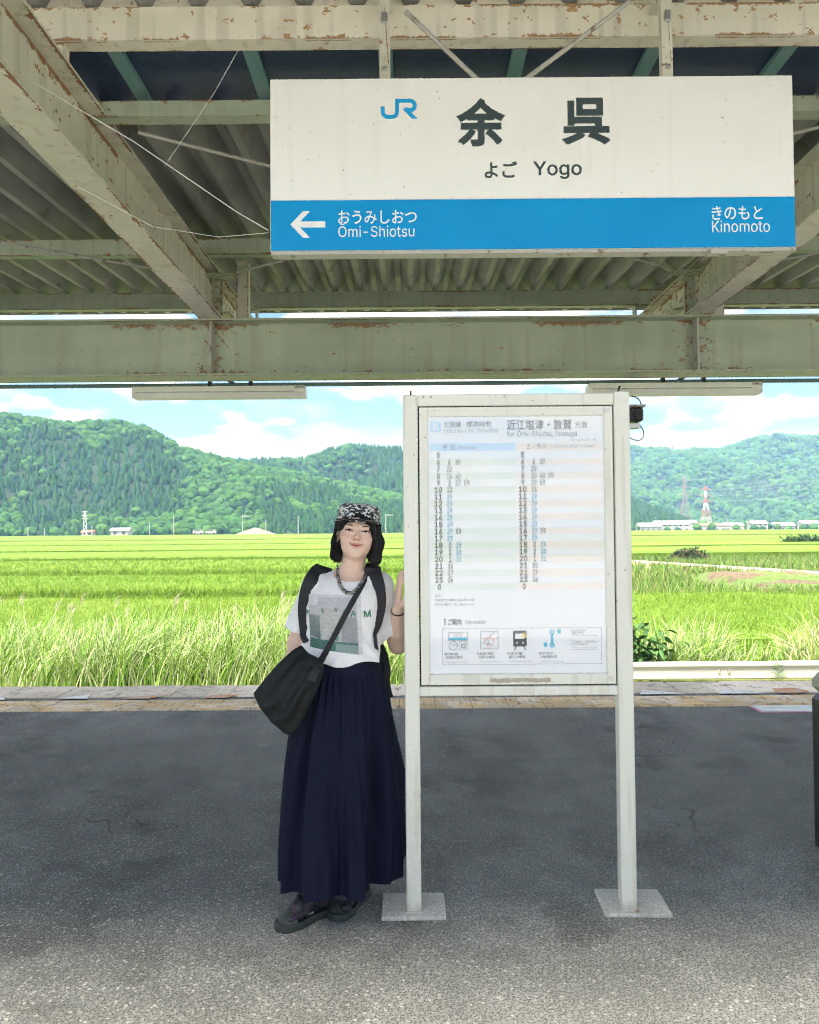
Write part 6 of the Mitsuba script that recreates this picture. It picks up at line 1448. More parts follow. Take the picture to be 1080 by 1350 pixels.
# loose strands round the bob
rs = np.random.default_rng(77)
loose = []
for k in range(70):
    sd = -1 if rs.random() < 0.45 else 1
    x0 = sd * rs.uniform(0.066, 0.076); y0 = rs.uniform(-0.03, 0.05); zt = rs.uniform(-0.02, 0.03)
    ex = rs.uniform(-0.004, 0.008) * sd
    pts = [[x0, y0, zt], [x0 + sd * 0.014 + ex, y0 - 0.004, zt - 0.05], [x0 + sd * 0.010 + 1.4 * ex, y0 - 0.006, -0.10 - rs.uniform(0, 0.012)], [x0 - sd * 0.004 + ex, y0 - 0.012, -0.118 - rs.uniform(0, 0.012)]]
    loose.append(sweep([hw(q) for q in pts], [0.0010, 0.0010, 0.0008, 0.0004], 4))
part(per, 'hair_strands', cat(loose), 'dark_hair', kind='stuff')


# cap
def cap_pattern(p, n, uv):
    a = fbm(p.x * 105 + 3, p.y * 85, p.z * 125, 3)
    b = fbm(p.x * 130, p.y * 110 + 7, p.z * 150, 2)
    m = smoothstep(0.47, 0.53, a) * smoothstep(0.36, 0.46, b) + 0.8 * smoothstep(0.60, 0.64, b)
    return mix((0.010, 0.011, 0.013), (0.62, 0.63, 0.64), dr.clip(m, 0, 1))


mat('cap_cloth', mikit.proc(cap_pattern), 0.8, two=True)
ang = np.linspace(0, 2 * np.pi, 64, endpoint=False)
prof = [(0.048, 1.0), (0.060, 1.0), (0.076, 0.985), (0.090, 0.95), (0.100, 0.88), (0.106, 0.74), (0.1095, 0.45), (0.1105, 0.0)]
V = np.array([hw([0.001 + 0.0845 * f * math.cos(a), 0.010 + 0.099 * f * math.sin(a), z - 0.014 * (1 - math.sin(a)) * 0.5 * (z < 0.07)]) for z, f in prof for a in ang])
F = np.vstack([[[r_ * 64 + i, r_ * 64 + (i + 1) % 64, (r_ + 1) * 64 + (i + 1) % 64], [r_ * 64 + i, (r_ + 1) * 64 + (i + 1) % 64, (r_ + 1) * 64 + i]] for r_ in range(len(prof) - 1) for i in range(64)])
cap_ = part(per, 'cap', trimesh.Trimesh(V, F, process=False), 'cap_cloth', smooth=True, label='black and white patterned cap')
bt, br_ = np.linspace(-1, 1, 33), np.linspace(0, 1, 9)
V = []
for th_, sgn in ((0.0, 1), (-0.003, -1)):
    for w in br_:
        for t in bt:
            a = -math.pi / 2 + t * 1.28
            ext = 0.060 * w * math.cos(t * 1.28) ** 0.6
            x_, y_ = 0.086 * math.cos(a), 0.100 * math.sin(a) + 0.010
            V.append(hw([x_ + ext * 0.35 * math.cos(a), y_ + ext * math.sin(a), 0.0415 + th_ + 0.006 * w - 0.016 * (t ** 2) * (0.4 + 0.6 * w)]))
n_ = 33
F = []
for layer in (0, 1):
    o = layer * 9 * n_
    for i in range(8):
        for j in range(32):
            q = [o + i * n_ + j, o + i * n_ + j + 1, o + (i + 1) * n_ + j + 1, o + (i + 1) * n_ + j]
            F += [[q[0], q[1], q[2]], [q[0], q[2], q[3]]]
o = 9 * n_
for j in range(32):
    a, b = 8 * n_ + j, 8 * n_ + j + 1
    F += [[a, b, o + b], [a, o + b, o + a]]
part(per, 'cap', trimesh.Trimesh(np.array(V), np.array(F), process=False), mat('brim_cloth', mikit.proc(lambda p, n, uv: mix((0.010, 0.011, 0.013), (0.30, 0.30, 0.30), smoothstep(0.56, 0.62, fbm(p.x * 75 + 3, p.y * 60, p.z * 90, 3)))), 0.8, two=True), label='short cap brim', smooth=40)
# the second cap entry is the brim: give it its own name
scene[f'{per}__cap_brim'] = scene.pop(f'{per}__cap_001'); labels[f'{per}__cap_brim'] = labels.pop(f'{per}__cap_001')

# t-shirt
S = Field([-0.56, 2.98, 0.86], [0.06, 3.42, 1.30], 0.004)
S.add(lambda p: torso(p, 0.004 + 0.016 * np.clip((1.02 - p[..., 2]) / 0.08, 0, 1)), [-0.44, 3.05, 0.87], [-0.08, 3.33, 1.29], 0.012)
S.cone((-0.240, 3.205, 1.222), SHL + [0.012, 0, -0.002], 0.046, 0.050, 0.03)
S.cone((-0.240, 3.205, 1.222), SHR - [0.012, 0, -0.002], 0.046, 0.050, 0.03)
HL, HRR = np.array([-0.443, 3.205, 1.035]), np.array([-0.066, 3.243, 1.015])
S.cone(SHL, HL - [0.008, 0, 0.045], 0.053, 0.056, 0.025)
S.cone(SHR, HRR + [0.010, 0.008, -0.045], 0.053, 0.056, 0.025)
sl, p = S.box([-1, 2, 0], [1, 4, 2], 0)
for H_, S0 in ((HL, SHL), (HRR, SHR)):
    d = (H_ - S0) / np.linalg.norm(H_ - S0)
    near = np.abs(p[..., 0] - TC[2]) > 0.150 - 0.0 * p[..., 2]
    cutd = (p - H_) @ d
    S.v[sl] = np.where((np.sign(p[..., 0] - TC[2]) == np.sign(H_[0] - TC[2])) & near, np.maximum(S.v[sl], cutd), S.v[sl])
B2 = lambda p: np.interp(p[..., 2], TZ, TC)
wr = (meshkit.fbm(np.stack([p[..., 0] * 9 + p[..., 2] * 5, p[..., 1] * 7, p[..., 2] * 7 - p[..., 0] * 6], -1), 3, 4) - 0.5) * 0.022
dg = np.sin((p[..., 2] * 1.0 + np.abs(p[..., 0] + 0.262) * 0.9) * 95 + 6 * meshkit.noise(p * 9)) * 0.0028 * np.clip((1.10 - p[..., 2]) / 0.1, 0.1, 1)
S.v[sl] += (wr + dg).astype(np.float32)
hem = 0.908 + 0.010 * np.sin(p[..., 0] * 34 + 1) + 0.012 * np.clip((p[..., 0] + 0.42) / 0.1, 0, 1)
S.v[sl] = np.maximum(S.v[sl], (hem - p[..., 2]) * 0.8)
S.ell((-0.226, 3.150, 1.272), (0.078, 0.085, 0.050), 0.004, 'cut')
S.cone((-0.226, 3.16, 1.20), hw([0, 0.0, -0.08]), 0.01, 0.058, 0.004, 'cut')
mat('shirt_white', mikit.proc(lambda p, n, uv: mix((0.78, 0.78, 0.80), (0.82, 0.82, 0.83), noise(p.x * 300, p.y * 300, p.z * 300))), 0.85)
shirt = part(per, 't_shirt', S.mesh(), 'shirt_white', smooth=True, label='white t-shirt with a grey photo print')
# the print: a grey picture of a pale block building with green lettering
gx_, gz_ = np.meshgrid(np.linspace(0, 1, 60), np.linspace(0, 1, 60))
px_ = -0.378 + 0.200 * gx_ - 0.008 * gz_; pz_ = 0.985 + 0.195 * gz_ - 0.030 * gx_ * (1 - gz_)
py_ = S.front(px_, pz_)
py_ = np.where(np.isfinite(py_), py_, np.nanmean(py_))
from scipy.ndimage import gaussian_filter, gaussian_filter1d, minimum_filter
py_ = gaussian_filter(minimum_filter(py_, 3), 1.0) - 0.0028
c = np.tile(np.array([0.50, 0.50, 0.53]), (60, 60, 1)) * (0.92 + 0.25 * gz_[..., None])
b1 = (gx_ > 0.22) & (gx_ < 0.62) & (gz_ < 0.68 + 0.1 * gx_) & (gz_ > 0.17)
c[b1] = np.array([0.56, 0.57, 0.56]) * (0.92 + 0.1 * (np.floor(gx_[b1] * 40) % 2))[:, None] * (0.95 + 0.08 * (np.floor(gz_[b1] * 26) % 2))[:, None]
b2 = (gx_ >= 0.62) & (gx_ < 0.90) & (gz_ < 0.62) & (gz_ > 0.15)
c[b2] = np.array([0.36, 0.37, 0.40])
b3 = (gx_ <= 0.22) & (gz_ < 0.62) & (gz_ > 0.22 - 0.2 * gx_)
c[b3] = np.array([0.20, 0.24, 0.24]) * (0.8 + 0.8 * gz_[b3])[:, None]
c[gz_ < 0.17] = [0.09, 0.20, 0.17]
c[(gz_ < 0.145) & (gx_ > 0.5)] = [0.28, 0.38, 0.37]
c[(gx_ > 0.93) | (gz_ > 0.95 - 0.15 * (gx_ < 0.2))] = [0.74, 0.74, 0.76]
c *= (0.72 + 0.2 * meshkit.noise(np.stack([gx_ * 40, gz_ * 40, 0 * gx_], -1)))[..., None]
ok = np.isfinite(py_)
py_ = np.where(ok, py_, 3.07)
g = surface(np.arange(60), np.arange(60), lambda a, b: 0 * a)
mat('print_cloth', VC, 0.85, two=True)
scene[f'{shirt}__print'] = mikit.ply(trimesh.Trimesh(np.stack([px_, py_, pz_], -1).reshape(-1, 3), g.faces, process=False), 'print_cloth', True, color=c.reshape(-1, 3))
mat('print_green', (0.06, 0.22, 0.15), 0.8, two=True)
letters = []
for ch, px, pz, h, ro in (('R', 406, 806, 7, 10), ('E', 426, 803, 6, 4), ('K', 444, 802, 6, -20), ('L', 456, 805, 9, 0), ('A', 466, 807, 9, 0), ('M', 484, 808, 10, 3), ('N', 421, 836, 8, -8), ('M', 444, 839, 6, 0)):
    a = text_area(ch, 0.02)
    x0_, z0_, x1_, z1_ = a.bounds
    s_ = 0.88 * h / 346 / (z1_ - z0_)
    a = affinity.rotate(affinity.scale(affinity.translate(a, -(x0_ + x1_) / 2, -(z0_ + z1_) / 2), s_, s_, origin=(0, 0)), ro, origin=(0, 0))
    a = affinity.translate(a.segmentize(0.003), (px - 540) / 348, 1.4 + (706 - pz) / 348)
    m = poly_mesh(a, 0.0004)
    vv = m.vertices.copy(); yy = S.front(vv[:, 0], vv[:, 2]); yy = np.where(np.isfinite(yy), yy, np.nanmean(yy))
    vv[:, 1] += yy - 0.0058
    letters.append(trimesh.Trimesh(vv, m.faces, process=False))
k = numbered(f'{shirt}__lettering')
scene[k] = mikit.ply(cat(letters), 'print_green')

# skirt
NT, NS = 360, 90
tt_ = np.linspace(0, 2 * np.pi, NT, endpoint=False)
hem_pts = np.array([(-0.035, 3.165), (-0.02, 3.25), (-0.09, 3.37), (-0.24, 3.42), (-0.38, 3.38), (-0.462, 3.27), (-0.485, 3.14), (-0.455, 3.02), (-0.420, 2.93), (-0.33, 2.895), (-0.215, 2.905), (-0.172, 2.955), (-0.160, 3.045), (-0.11, 3.075), (-0.055, 3.105)])
cen = np.array([-0.262, 3.17])
ha = np.arctan2(hem_pts[:, 1] - cen[1], hem_pts[:, 0] - cen[0])
o = np.argsort(ha); ha, hr = ha[o], np.linalg.norm(hem_pts - cen, axis=1)[o]
hr_t = np.interp(tt_, np.concatenate([ha - 2 * np.pi, ha, ha + 2 * np.pi]), np.tile(hr, 3))
from scipy.ndimage import gaussian_filter1d
hr_t = gaussian_filter1d(hr_t, 4, mode='wrap')
V = []
for k in range(NS):
    w = k / (NS - 1)
    z = 0.945 - 0.822 * w
    a_, b_ = 0.150, 0.110
    wr_t = 1 / np.sqrt((np.cos(tt_) / a_) ** 2 + (np.sin(tt_) / b_) ** 2)
    hip = 1 / np.sqrt((np.cos(tt_) / 0.176) ** 2 + (np.sin(tt_) / 0.138) ** 2)
    f1 = sm(0, 0.22, w)
    rr = wr_t * (1 - f1) + hip * f1
    f2 = sm(0.05, 1.0, w) ** 0.9
    rr = rr * (1 - f2) + hr_t * f2
    ph = 2.2 * meshkit.noise(np.stack([np.cos(tt_) * 2, np.sin(tt_) * 2, 0 * tt_ + w * 0.9], -1))
    ph = ph + 1.6 * meshkit.fbm(np.stack([np.cos(tt_) * 5, np.sin(tt_) * 5, 0 * tt_ + w * 1.6 + 9], -1), 3)
    amp = 0.45 + 1.1 * meshkit.noise(np.stack([np.cos(tt_) * 3.1, np.sin(tt_) * 3.1, 0 * tt_ + w * 2.2 + 4], -1))
    fold = amp * 0.0045 * (1 - 0.6 * w) * sm(0.045, 0.12, w) * np.sin(tt_ * 34 + ph * 3) + amp * 0.028 * sm(0.05, 0.6, w) * np.sin(tt_ * 9 + ph * 2.2 + 1.0) + amp * 0.008 * w * np.sin(tt_ * 23 + ph * 4)
    cx, cy = -0.266 + 0.004 * w, 3.18 - 0.01 * w
    rr = rr + fold
    V.append(np.stack([cx + rr * np.cos(tt_), cy + rr * np.sin(tt_), z + 0.012 * w * np.sin(tt_ * 3 + 1) + 0 * tt_], 1))
V = np.vstack(V)
i, j = np.meshgrid(np.arange(NS - 1), np.arange(NT), indexing='ij')
q = np.stack([i * NT + j, i * NT + (j + 1) % NT, (i + 1) * NT + (j + 1) % NT, (i + 1) * NT + j], -1).reshape(-1, 4)
mat('navy_cloth', mikit.proc(lambda p, n, uv: mix((0.0024, 0.0040, 0.0165), (0.0044, 0.0072, 0.0260), fbm(p.x * 30, p.y * 30, p.z * 4, 3))), 0.75, two=True, sheen=0.15, spec=0.2)
part(per, 'skirt', (V, q), 'navy_cloth', smooth=True, label='long navy gathered skirt')
def on_front(path, off, fields):
    """Lay a path of (x, z) on the front of the clothes."""
    path = np.asarray(path, float)
    t = np.linspace(0, 1, len(path)); u = np.linspace(0, 1, 48)
    from scipy.interpolate import PchipInterpolator
    xz = PchipInterpolator(t, path)(u)
    y = np.nanmin(np.stack([f.front(xz[:, 0], xz[:, 1]) for f in fields] + [np.full(48, 3.6)]), 0)
    y = np.where(y > 3.5, np.nan, y)
    ok = np.isfinite(y)
    y = np.interp(u, u[ok], y[ok])
    return np.stack([xz[:, 0], gaussian_filter1d(y, 1.5, mode='nearest') - off, xz[:, 1]], 1)


W2 = lambda px, py: ((px - 540) / 348.0, 1.4 + (706 - py) / 348.0)
# necklace of dark beads
pn = on_front([W2(442, 744), W2(443, 756), W2(447, 768), W2(453, 777), W2(461, 781), W2(469, 777), W2(476, 768), W2(482, 757), W2(485, 747)], 0.006, [B, S])
seg = np.concatenate([[0], np.cumsum(np.linalg.norm(np.diff(pn, axis=0), axis=1))])
mat('bead', mikit.proc(lambda p, n, uv: mix((0.05, 0.05, 0.052), (0.34, 0.33, 0.30), smoothstep(0.35, 0.65, noise(p.x * 120, p.y * 120, p.z * 120)))), 0.22, metallic=0.5)
bead = mikit.ply(trimesh.creation.icosphere(2), 'bead', True)
nb = 27
for k in range(nb):
    s_ = (k + 0.5) / nb
    pos = [np.interp(s_ * seg[-1], seg, pn[:, a]) for a in range(3)]
    rr = 0.0048 + 0.0034 * math.sin(math.pi * s_)
    copy(f'{per}__necklace', 'bead', bead, T().translate(pos).scale(rr))
part(per, 'wristband', sweep([WRR + (ELR - WRR) * 0.06 + 0.0265 * (math.cos(a) * np.array([1, 0, 0.0]) + math.sin(a) * np.array([0, 0.80, 0.55])) for a in np.linspace(0, 2 * np.pi, 25)], 0.0032, 6), 'bead')
part(per, 'earring', trimesh.creation.icosphere(2, 0.0045).apply_translation(hw([-0.0735, -0.004, -0.042])), 'metal')

# sandals
mat('sandal_rubber', mikit.proc(lambda p, n, uv: mix((0.022, 0.030, 0.029), (0.042, 0.052, 0.049), fbm(p.x * 50, p.y * 50, p.z * 50, 3))), 0.6)
mat('sandal_strap', (0.012, 0.014, 0.016), 0.55)
for M_ in feet:
    C_, R_ = M_
    A = Field(C_ - [0.28, 0.28, 0.01], C_ + [0.28, 0.28, 0.13], 0.003)

    def loc_(p): return (p - C_) @ R_

    def print_d(q, g=0.0):
        d = np.minimum(cone_d(q[..., :2], np.array([0.0, 0.0]), np.array([0.09, 0.002]), 0.036, 0.034), cone_d(q[..., :2], np.array([0.09, 0.002]), np.array([0.158, 0.004]), 0.034, 0.047))
        return np.minimum(d, cone_d(q[..., :2], np.array([0.158, 0.004]), np.array([0.195, 0.008]), 0.047, 0.038)) - g

    sl, p = A.box(C_ - 1, C_ + 1, 0)
    q = loc_(p)
    z = q[..., 2]
    sole = np.maximum(print_d(q, 0.004 + 0.002 * np.sin(z * 900)), np.abs(z - 0.010 - 0.007 * sm(0.19, 0.25, q[..., 0])) - 0.010)
    capd = np.maximum(np.maximum(print_d(q, 0.004), z - 0.052 + 10 * np.maximum(q[..., 0] - 0.165, 0) ** 2 + 9 * q[..., 1] ** 2), 0.160 - q[..., 0] + 5 * q[..., 1] ** 2)
    rim = np.maximum(np.abs(print_d(q, 0.002)) - 0.004, np.abs(z - 0.016) - 0.011)
    A.v[sl] = np.minimum(np.minimum(sole, capd), rim)
    s_key = thing_part = numbered(f'{per}__sandal')
    scene[s_key] = mikit.ply(A.mesh(), 'sandal_rubber', True)
    # straps follow the foot
    fd = B.at(p)
    for w0, sl_, th_, mm, nm in ((0.132, 0.6, 0.012, 'sandal_strap', 'strap'), (0.120, -0.7, 0.010, 'metal', 'buckle_strap'), (0.075, 0.2, 0.011, 'sandal_strap', 'strap'), (0.03, -0.3, 0.012, 'sandal_strap', 'strap')):
        band = np.maximum(np.abs(q[..., 0] - w0 - sl_ * q[..., 1]) - th_, np.maximum(fd - 0.0055, 0.02 - z))
        band = np.maximum(band, -(fd - 0.0005))
        A.v[sl] = band
        if nm == 'buckle_strap':
            A.v[sl] = np.maximum(band, np.abs(q[..., 1] - 0.012) - 0.018)
        m = A.mesh()
        if len(m.faces) > 20:
            scene[numbered(f'{s_key}__{nm}')] = mikit.ply(m, mm, True)

# ------------------------------------------------------------------ the bags she carries
mat('bag_black', mikit.proc(lambda p, n, uv: mix((0.006, 0.008, 0.009), (0.014, 0.017, 0.018), fbm(p.x * 14, p.y * 14, p.z * 14, 3))), 0.62, two=True, sheen=0.2, spec=0.25)
mat('strap_black', (0.012, 0.014, 0.018), 0.7, two=True)
W3 = lambda px, py: ((px - 540) * 2.95 / 1080, 1.4 + (706 - py) * 2.95 / 1080)
bag = thing('shoulder_bag', 'slouchy black shoulder bag hanging across the woman at her hip', 'bag')
outline = Polygon([W3(a, b) for a, b in ((394, 851), (404, 862), (424, 872), (424, 888), (416, 910), (404, 936), (391, 960), (383, 967), (374, 966), (356, 951), (340, 932), (331, 914), (345, 896), (364, 874), (382, 858))]).buffer(0.012).buffer(-0.012)
bx0, bz0, bx1, bz1 = outline.bounds
NX, NZ = 90, 110
X_, Z_ = np.meshgrid(np.linspace(bx0 - 0.004, bx1 + 0.004, NX), np.linspace(bz0 - 0.004, bz1 + 0.004, NZ))
PP = shapely.points(X_.ravel(), Z_.ravel())
dist = np.where(shapely.contains(outline, PP), shapely.distance(outline.exterior, PP), -shapely.distance(outline.exterior, PP)).reshape(X_.shape)
BG = Field([bx0 - 0.02, 2.86, bz0 - 0.02], [bx1 + 0.02, 3.14, bz1 + 0.02], 0.004)
sl, p = BG.box([-2, 0, -2], [2, 5, 3], 0)
from scipy.interpolate import RegularGridInterpolator
dd = RegularGridInterpolator((Z_[:, 0], X_[0]), dist, bounds_error=False, fill_value=-0.03)(np.stack([p[..., 2], p[..., 0]], -1))
cy = 2.995 + 0.25 * (p[..., 2] - 0.95) * 0.4
half = 0.062 * np.sqrt(np.clip(dd / 0.085, 0, 1.0)) * (0.75 + 0.35 * np.clip((1.0 - p[..., 2]) / 0.3, 0, 1))
wrk = 0.024 * (meshkit.fbm(np.stack([p[..., 0] * 14 + p[..., 2] * 6, p[..., 1] * 4, p[..., 2] * 8 - p[..., 0] * 9], -1), 3, 9) - 0.5)
crs = 0.010 * np.sin((p[..., 0] * 0.75 - p[..., 2] * 0.55) * 85 + 5 * meshkit.noise(p * 11)) * np.clip(dd / 0.04, 0, 1)
BG.v[sl] = np.where(dd > 0, (np.abs(p[..., 1] - cy) - half - (wrk + crs) * (half > 0.01)) * 0.6, np.maximum(-dd, 0.002)).astype(np.float32)
part(bag, 'body', BG.mesh(), 'bag_black', smooth=True)


def ribbon(path, width, th=0.003, twist=None):
    """A flat strap along a path on the chest: width across the path in the picture plane of the wearer."""
    p = np.asarray(path); n = len(p)
    t = np.gradient(p, axis=0); t /= np.linalg.norm(t, axis=1, keepdims=True)
    nrm = np.tile([0, -1.0, 0.0], (n, 1)) if twist is None else twist
    s = np.cross(t, nrm); s /= np.linalg.norm(s, axis=1, keepdims=True)
    o = np.cross(s, t)
    w = np.broadcast_to(np.asarray(width, float), (n,))[:, None] / 2
    V, m = [], 10
    for a in np.linspace(0, 2 * np.pi, m, endpoint=False):
        ca, sa = math.cos(a), math.sin(a)
        V.append(p + s * w * np.sign(ca) * abs(ca) ** 0.4 + o * th * np.sign(sa) * abs(sa) ** 0.7)
    V = np.stack(V, 1).reshape(-1, 3)
    i, j = np.meshgrid(np.arange(n - 1), np.arange(m), indexing='ij')
    q = np.stack([i * m + j, i * m + (j + 1) % m, (i + 1) * m + (j + 1) % m, (i + 1) * m + j], -1).reshape(-1, 4)
    ends = [[0, k + 1, k] for k in range(1, m - 1)] + [[(n - 1) * m, (n - 1) * m + k, (n - 1) * m + k + 1] for k in range(1, m - 1)]
    return trimesh.Trimesh(V, np.vstack([q[:, [0, 1, 2]], q[:, [0, 2, 3]], ends]), process=False)


st = on_front([W2(486, 749), W2(478, 768), W2(466, 790), W2(452, 815), W2(438, 842), W2(424, 868), W2(416, 886)], 0.007, [S, B, BG])
part(bag, 'strap', ribbon(st, np.concatenate([np.full(34, 0.021), np.linspace(0.021, 0.034, 14)])), 'strap_black')
pk = thing('backpack', 'black backpack worn on the woman with padded shoulder straps', 'backpack')
def over(path, off=0.005, top=None):
    f = on_front(path, off, [S, B])
    t0 = f[0]
    bk = np.array([[t0[0] + 0.004, t0[1] + 0.05, t0[2] + 0.014], [t0[0] + 0.002, t0[1] + 0.10, t0[2] + 0.006], [t0[0], t0[1] + 0.135, t0[2] - 0.02]])
    return np.vstack([bk[::-1], f])


def strap_normals(p):
    t = np.gradient(p, axis=0); t /= np.linalg.norm(t, axis=1, keepdims=True)
    n = np.cross(np.tile([1.0, 0, 0], (len(p), 1)), t)
    n = np.where((n[:, 1] > 0)[:, None] & (np.abs(n[:, 1]) > 0.2)[:, None], -n, n)
    return n


pl_ = over([W2(419, 753), W2(409, 768), W2(402, 792), W2(400, 815), W2(400, 834), W2(402, 846)])
pr_ = over([W2(489, 751), W2(495, 772), W2(498, 795), W2(496, 818), W2(492, 836)])
wl = np.concatenate([np.full(3, 0.066), np.interp(np.linspace(0, 1, 48), [0, 0.3, 0.55, 0.8, 1], [0.072, 0.066, 0.052, 0.040, 0.022])])
part(pk, 'shoulder_strap', ribbon(pl_, wl, 0.0038), 'strap_black')
part(pk, 'shoulder_strap', ribbon(pr_, np.concatenate([np.full(3, 0.060), np.interp(np.linspace(0, 1, 48), [0, 0.3, 0.6, 0.85, 1], [0.062, 0.066, 0.054, 0.036, 0.020])]), 0.0038), 'strap_black')
part(pk, 'lower_strap', ribbon(np.array([[*W2(493, 835), 0]])[:, [0, 2, 1]] * [1, 0, 1] + np.array([[0, y_, -z_] for y_, z_ in ((3.10, 0), (3.105, 0.04), (3.14, 0.09), (3.20, 0.12))]) + np.array([[0, 0, 0], [0.004, 0, 0], [0.010, 0, 0], [0.018, 0, 0]]), 0.014, 0.002), 'strap_black')
PKF = Field([-0.46, 3.20, 0.82], [-0.05, 3.46, 1.27], 0.006)
PKF.add(lambda p: np.linalg.norm(np.maximum(np.abs(p - [-0.262, 3.355, 1.05]) - [0.10, 0.035, 0.15], 0), axis=-1) - 0.042, [-0.42, 3.25, 0.85], [-0.1, 3.45, 1.25], 0.01)
part(pk, 'body', PKF.mesh(), 'bag_black', smooth=True)
tail = np.array([[-0.118, 3.24, 0.975], [-0.105, 3.21, 0.93], [-0.092, 3.19, 0.88], [-0.098, 3.185, 0.84], [-0.088, 3.18, 0.80], [-0.082, 3.178, 0.775]])
part(pk, 'waist_strap', ribbon(tail, [0.02, 0.036, 0.03, 0.034, 0.026, 0.03], 0.006), 'bag_black')


# ------------------------------------------------------------------ small things far off, at the foot of the hills
mat('pylon_red', (0.40, 0.13, 0.10), 0.6)
mat('pylon_white', (0.72, 0.72, 0.70), 0.6)
mat('pylon_dull', (0.26, 0.19, 0.18), 0.6)
mat('pole_grey', (0.36, 0.36, 0.34), 0.7)
mat('wire', (0.30, 0.32, 0.33), 0.6)


def pylon(x, y, z0, H, base, label, dull=False):
    t = thing('transmission_tower', label, 'pylon')
    n = 7
    zs = [z0 + H * (1 - (1 - k / n) ** 1.15) for k in range(n + 1)]
    wd = lambda z: base * (1 - 0.86 * min((z - z0) / (0.72 * H), 1.0))
    for k in range(n):
        a, b, wa, wb = zs[k], zs[k + 1], wd(zs[k]), wd(zs[k + 1])
        ms = []
        c = [(-1, -1), (1, -1), (1, 1), (-1, 1)]
        for i in range(4):
            p0, p1 = np.array([x + c[i][0] * wa, y + c[i][1] * wa, a]), np.array([x + c[i][0] * wb, y + c[i][1] * wb, b])
            q = c[(i + 1) % 4]
            ms += [sweep([p0, p1], 0.15, 4), sweep([p0, [x + q[0] * wb, y + q[1] * wb, b]], 0.09, 4), sweep([[x + q[0] * wa, y + q[1] * wa, a], p1], 0.13, 4), sweep([p1, [x + q[0] * wb, y + q[1] * wb, b]], 0.13, 4)]
        part(t, 'lattice_section', cat(ms), ('pylon_dull' if dull else 'pylon_red') if k % 2 == (n - 1) % 2 else ('pylon_dull' if dull else 'pylon_white'), kind='stuff')
    for k, f in enumerate((0.66, 0.79, 0.92)):
        z = z0 + f * H
        part(t, 'cross_arm', cat(sweep([(x - base * 1.15, y, z), (x + base * 1.15, y, z)], 0.16, 4), sweep([(x - base * 1.15, y, z), (x, y, z + 0.05 * H)], 0.12, 4), sweep([(x + base * 1.15, y, z), (x, y, z + 0.05 * H)], 0.12, 4)), 'pylon_dull' if dull else 'pylon_red', kind='stuff')
    return [z0 + f * H for f in (0.66, 0.79, 0.92)]


P1 = (0.3620 * 640, 640.0)
P2 = (0.3365 * 720, 720.0)
z1 = pylon(*P1, 2.0, 36.0, 4.4, 'red and white lattice pylon, the brighter of the two towers')
z2 = pylon(*P2, 2.0, 50.0, 5.2, 'dull brownish lattice pylon, taller and left of the red and white one', True)
for k in range(3):
    for (P, zz, e, q) in ((P1, z1[k], (0.62 * 900, 900.0, 62 + 9 * k), 'from the red and white pylon'), (P2, z2[k], (0.58 * 980, 980.0, 78 + 9 * k), 'from the dull pylon')):
        t = np.linspace(0, 1, 14)
        pts = np.stack([P[0] + (e[0] - P[0]) * t, P[1] + (e[1] - P[1]) * t, zz + (e[2] - zz) * t - 22 * t * (1 - t)], 1)
        single('power_line', sweep(pts, 0.10, 4), 'wire', ['lowest', 'middle', 'highest'][k] + ' power line running right ' + q, 'power line')


def house(x, y, w, d, h, wall, roof, label, gable=True, z=None, name='house'):
    z = float(field_z(min(y, 420))) if z is None else z
    t = thing(name, label, 'house' if name == 'house' else 'building')
    part(t, 'wall', bx(x - w / 2, x + w / 2, y - d / 2, y + d / 2, z - 0.5, z + h), wall)
    o, rh = 0.5, (0.26 * d if gable else 0.12 * d)
    zz = z + h + 0.01
    pts = [(x + sx_ * (w / 2 + o), y + sy_ * (d / 2 + o), zz) for sx_ in (-1, 1) for sy_ in (-1, 1)] + [(x + sx_ * (w / 2 + (o if gable else -d * 0.3)), y, zz + rh) for sx_ in (-1, 1)]
    part(t, 'roof', trimesh.Trimesh(np.array(pts), process=False).convex_hull, roof)
    nw = max(2, int(w / 3.2))
    win = mikit.ply(bx(-0.7, 0.7, -0.05, 0.05, -0.6, 0.6), 'far_glass')
    for lv in range(2 if h > 4.5 else 1):
        for i in range(nw):
            copy(t, 'window', win, T().translate([x - w / 2 + (i + 0.5) * w / nw, y - d / 2 - 0.03, z + 1.6 + 2.7 * lv]))


